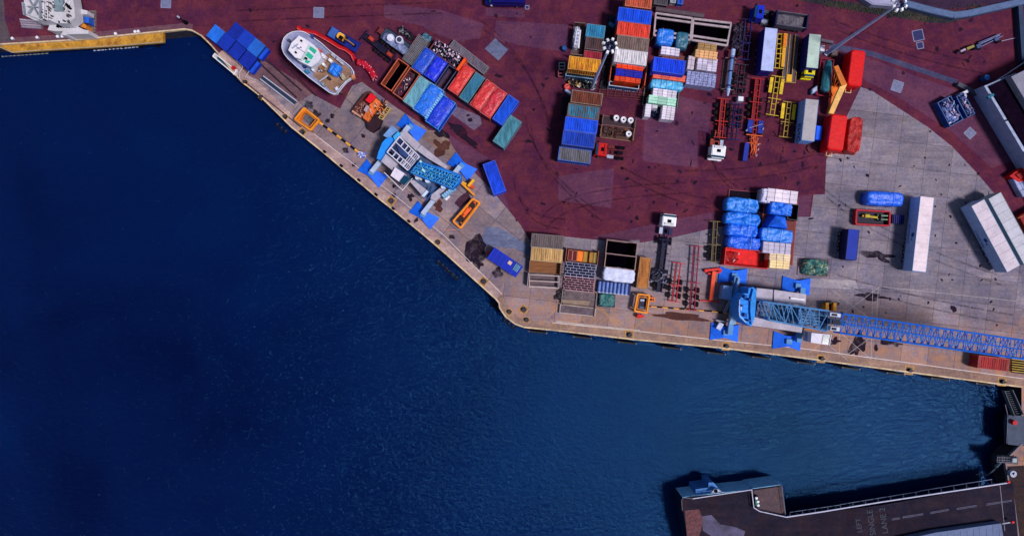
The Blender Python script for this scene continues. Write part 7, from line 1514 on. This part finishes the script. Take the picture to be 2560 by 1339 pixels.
a = MB(); a.prism([L_(1260, 470), L_(1310, 440), L_(1340, 590), L_(1270, 610)], DKZ+.05, DKZ+.9); b = MB(); c = MB()
for p in ((1310, 520), (1315, 570), (1290, 470)): b.cyl(*L_(*p), .25, DKZ+.9, DKZ+1.2, 10)
c.prism([L_(1270, 500), L_(1295, 490), L_(1305, 570), L_(1280, 580)], DKZ+.9, DKZ+1.05)
simple('hydraulic_unit', 'small green and white hydraulic unit on the linkspan step', 'machine', [('body', a, DARK), ('valve', b, WHITE), ('lid', c, mat((40, 130, 100)))])
# pale covered walkway at bottom right
a = MB(); a.prism([(2250, 1350), (2340, 1330), (2503, 1307), (2507, 1332), (2520, 1420), (2200, 1420)], 0, 3.0); b = MB()
for k in range(14): b.prism([(2290+k*16, 1343-k*2.4), (2291+k*16, 1343-k*2.4), (2296+k*16, 1420), (2295+k*16, 1420)], 3.0, 3.06)
c = MB(); c.pt(2505, 1308, 1.5, 2534, 1303, 1.5, .15)
simple('covered_walkway', 'pale grey covered walkway along the lower side of the linkspan', 'walkway', [('roof', a, mat((92, 108, 148), var=.15)), ('seam', b, mat((110, 126, 164))), ('pipe', c, PALE)])
# right hand dolphin, gangway and landing machinery
t = thing('mooring_dolphin', 'grey mooring dolphin platform with a red post top', 'platform', 2540, 1075)
polyp(t, 'deck', [(2522, 1037), (2600, 1040), (2600, 1118), (2520, 1110), (2518, 1060)], -1.0, 0, mat((56, 68, 92), var=.25)); a = MB()
for x, y in ((2526, 1045), (2524, 1105), (2590, 1050), (2590, 1110)): P = U(x, y, -1); a.tube((P.x, P.y, -7), P, .45, 10)
a.build('pile', DARK, t); a = MB(); a.cyl(2538, 1056, .45, 0, .8, 16); a.build('post_top', mat((190, 20, 40)), t)
a = MB(); a.pt(2519, 1040, .9, 2517, 1108, .9, .06); a.pt(2513, 1010, .9, 2520, 1040, .9, .06); a.build('handrail', GREY, t)
a = MB(); b = MB()
for k in range(12): a.bar(2514+k*2.3, 978+k*5, 2530+k*2.3, 977+k*5, 1.4, -.2-.02*k, 0-.02*k)
b.bar(2512, 976, 2538, 1040, 1.6, -.3, .6); b.bar(2532, 974, 2560, 1036, 1.6, -.3, .6)
simple('stair_gangway', 'grey slatted stair gangway from the quay to the dolphin', 'gangway', [('tread', a, mat((70, 76, 90))), ('side_beam', b, mat((84, 90, 104)))])
t = thing('landing_machinery', 'dark steel landing machinery with a white round drum by the linkspan', 'machinery', 2520, 1180)
a = MB(); a.prism([(2493, 1138), (2510, 1138), (2545, 1142), (2545, 1160), (2492, 1154)], -.8, .3); a.build('frame', mat((50, 56, 70)), t)
a = MB(); a.pt(2490, 1165, -1.2, 2506, 1148, .3, .3); a.pt(2440, 1185, -2.5, 2470, 1186, -2.5, .15); a.pt(2448, 1182, -2.4, 2450, 1192, -2.4, .2); a.pt(2470, 1186, -2.5, 2500, 1160, -1, .12); a.build('ram', mat((80, 96, 120)), t)
a = MB(); a.box(2537, 1150, 11, 10, 5, .3, 1.2); a.build('cabinet', mat((150, 160, 170)), t); a = MB(); a.cyl(2534, 1184, .62, .0, .9, 18); a.build('drum', mat((170, 176, 200)), t); a = MB(); a.cyl(2534, 1183, .3, .9, .98, 3); a.build('drum_mark', BLACK, t)
a = MB()
for k in range(9): a.bar(2494+k*6, 1140, 2493+k*6, 1154, 1, .3, .5+.05*(k % 3))
for k in range(3): a.pt(2494, 1142+k*6, .8, 2545, 1144+k*6, .8, .05)
a.build('railing', GREY, t)
sheet('concrete_patch', [(2515, 1165), (2600, 1160), (2640, 1339), (2700, 1600), (2560, 1600), (2545, 1339), (2530, 1225), (2522, 1200)], ground_mat('landing_ground', (60, 46, 46), (48, 42, 52), (74, 56, 48)), .012)
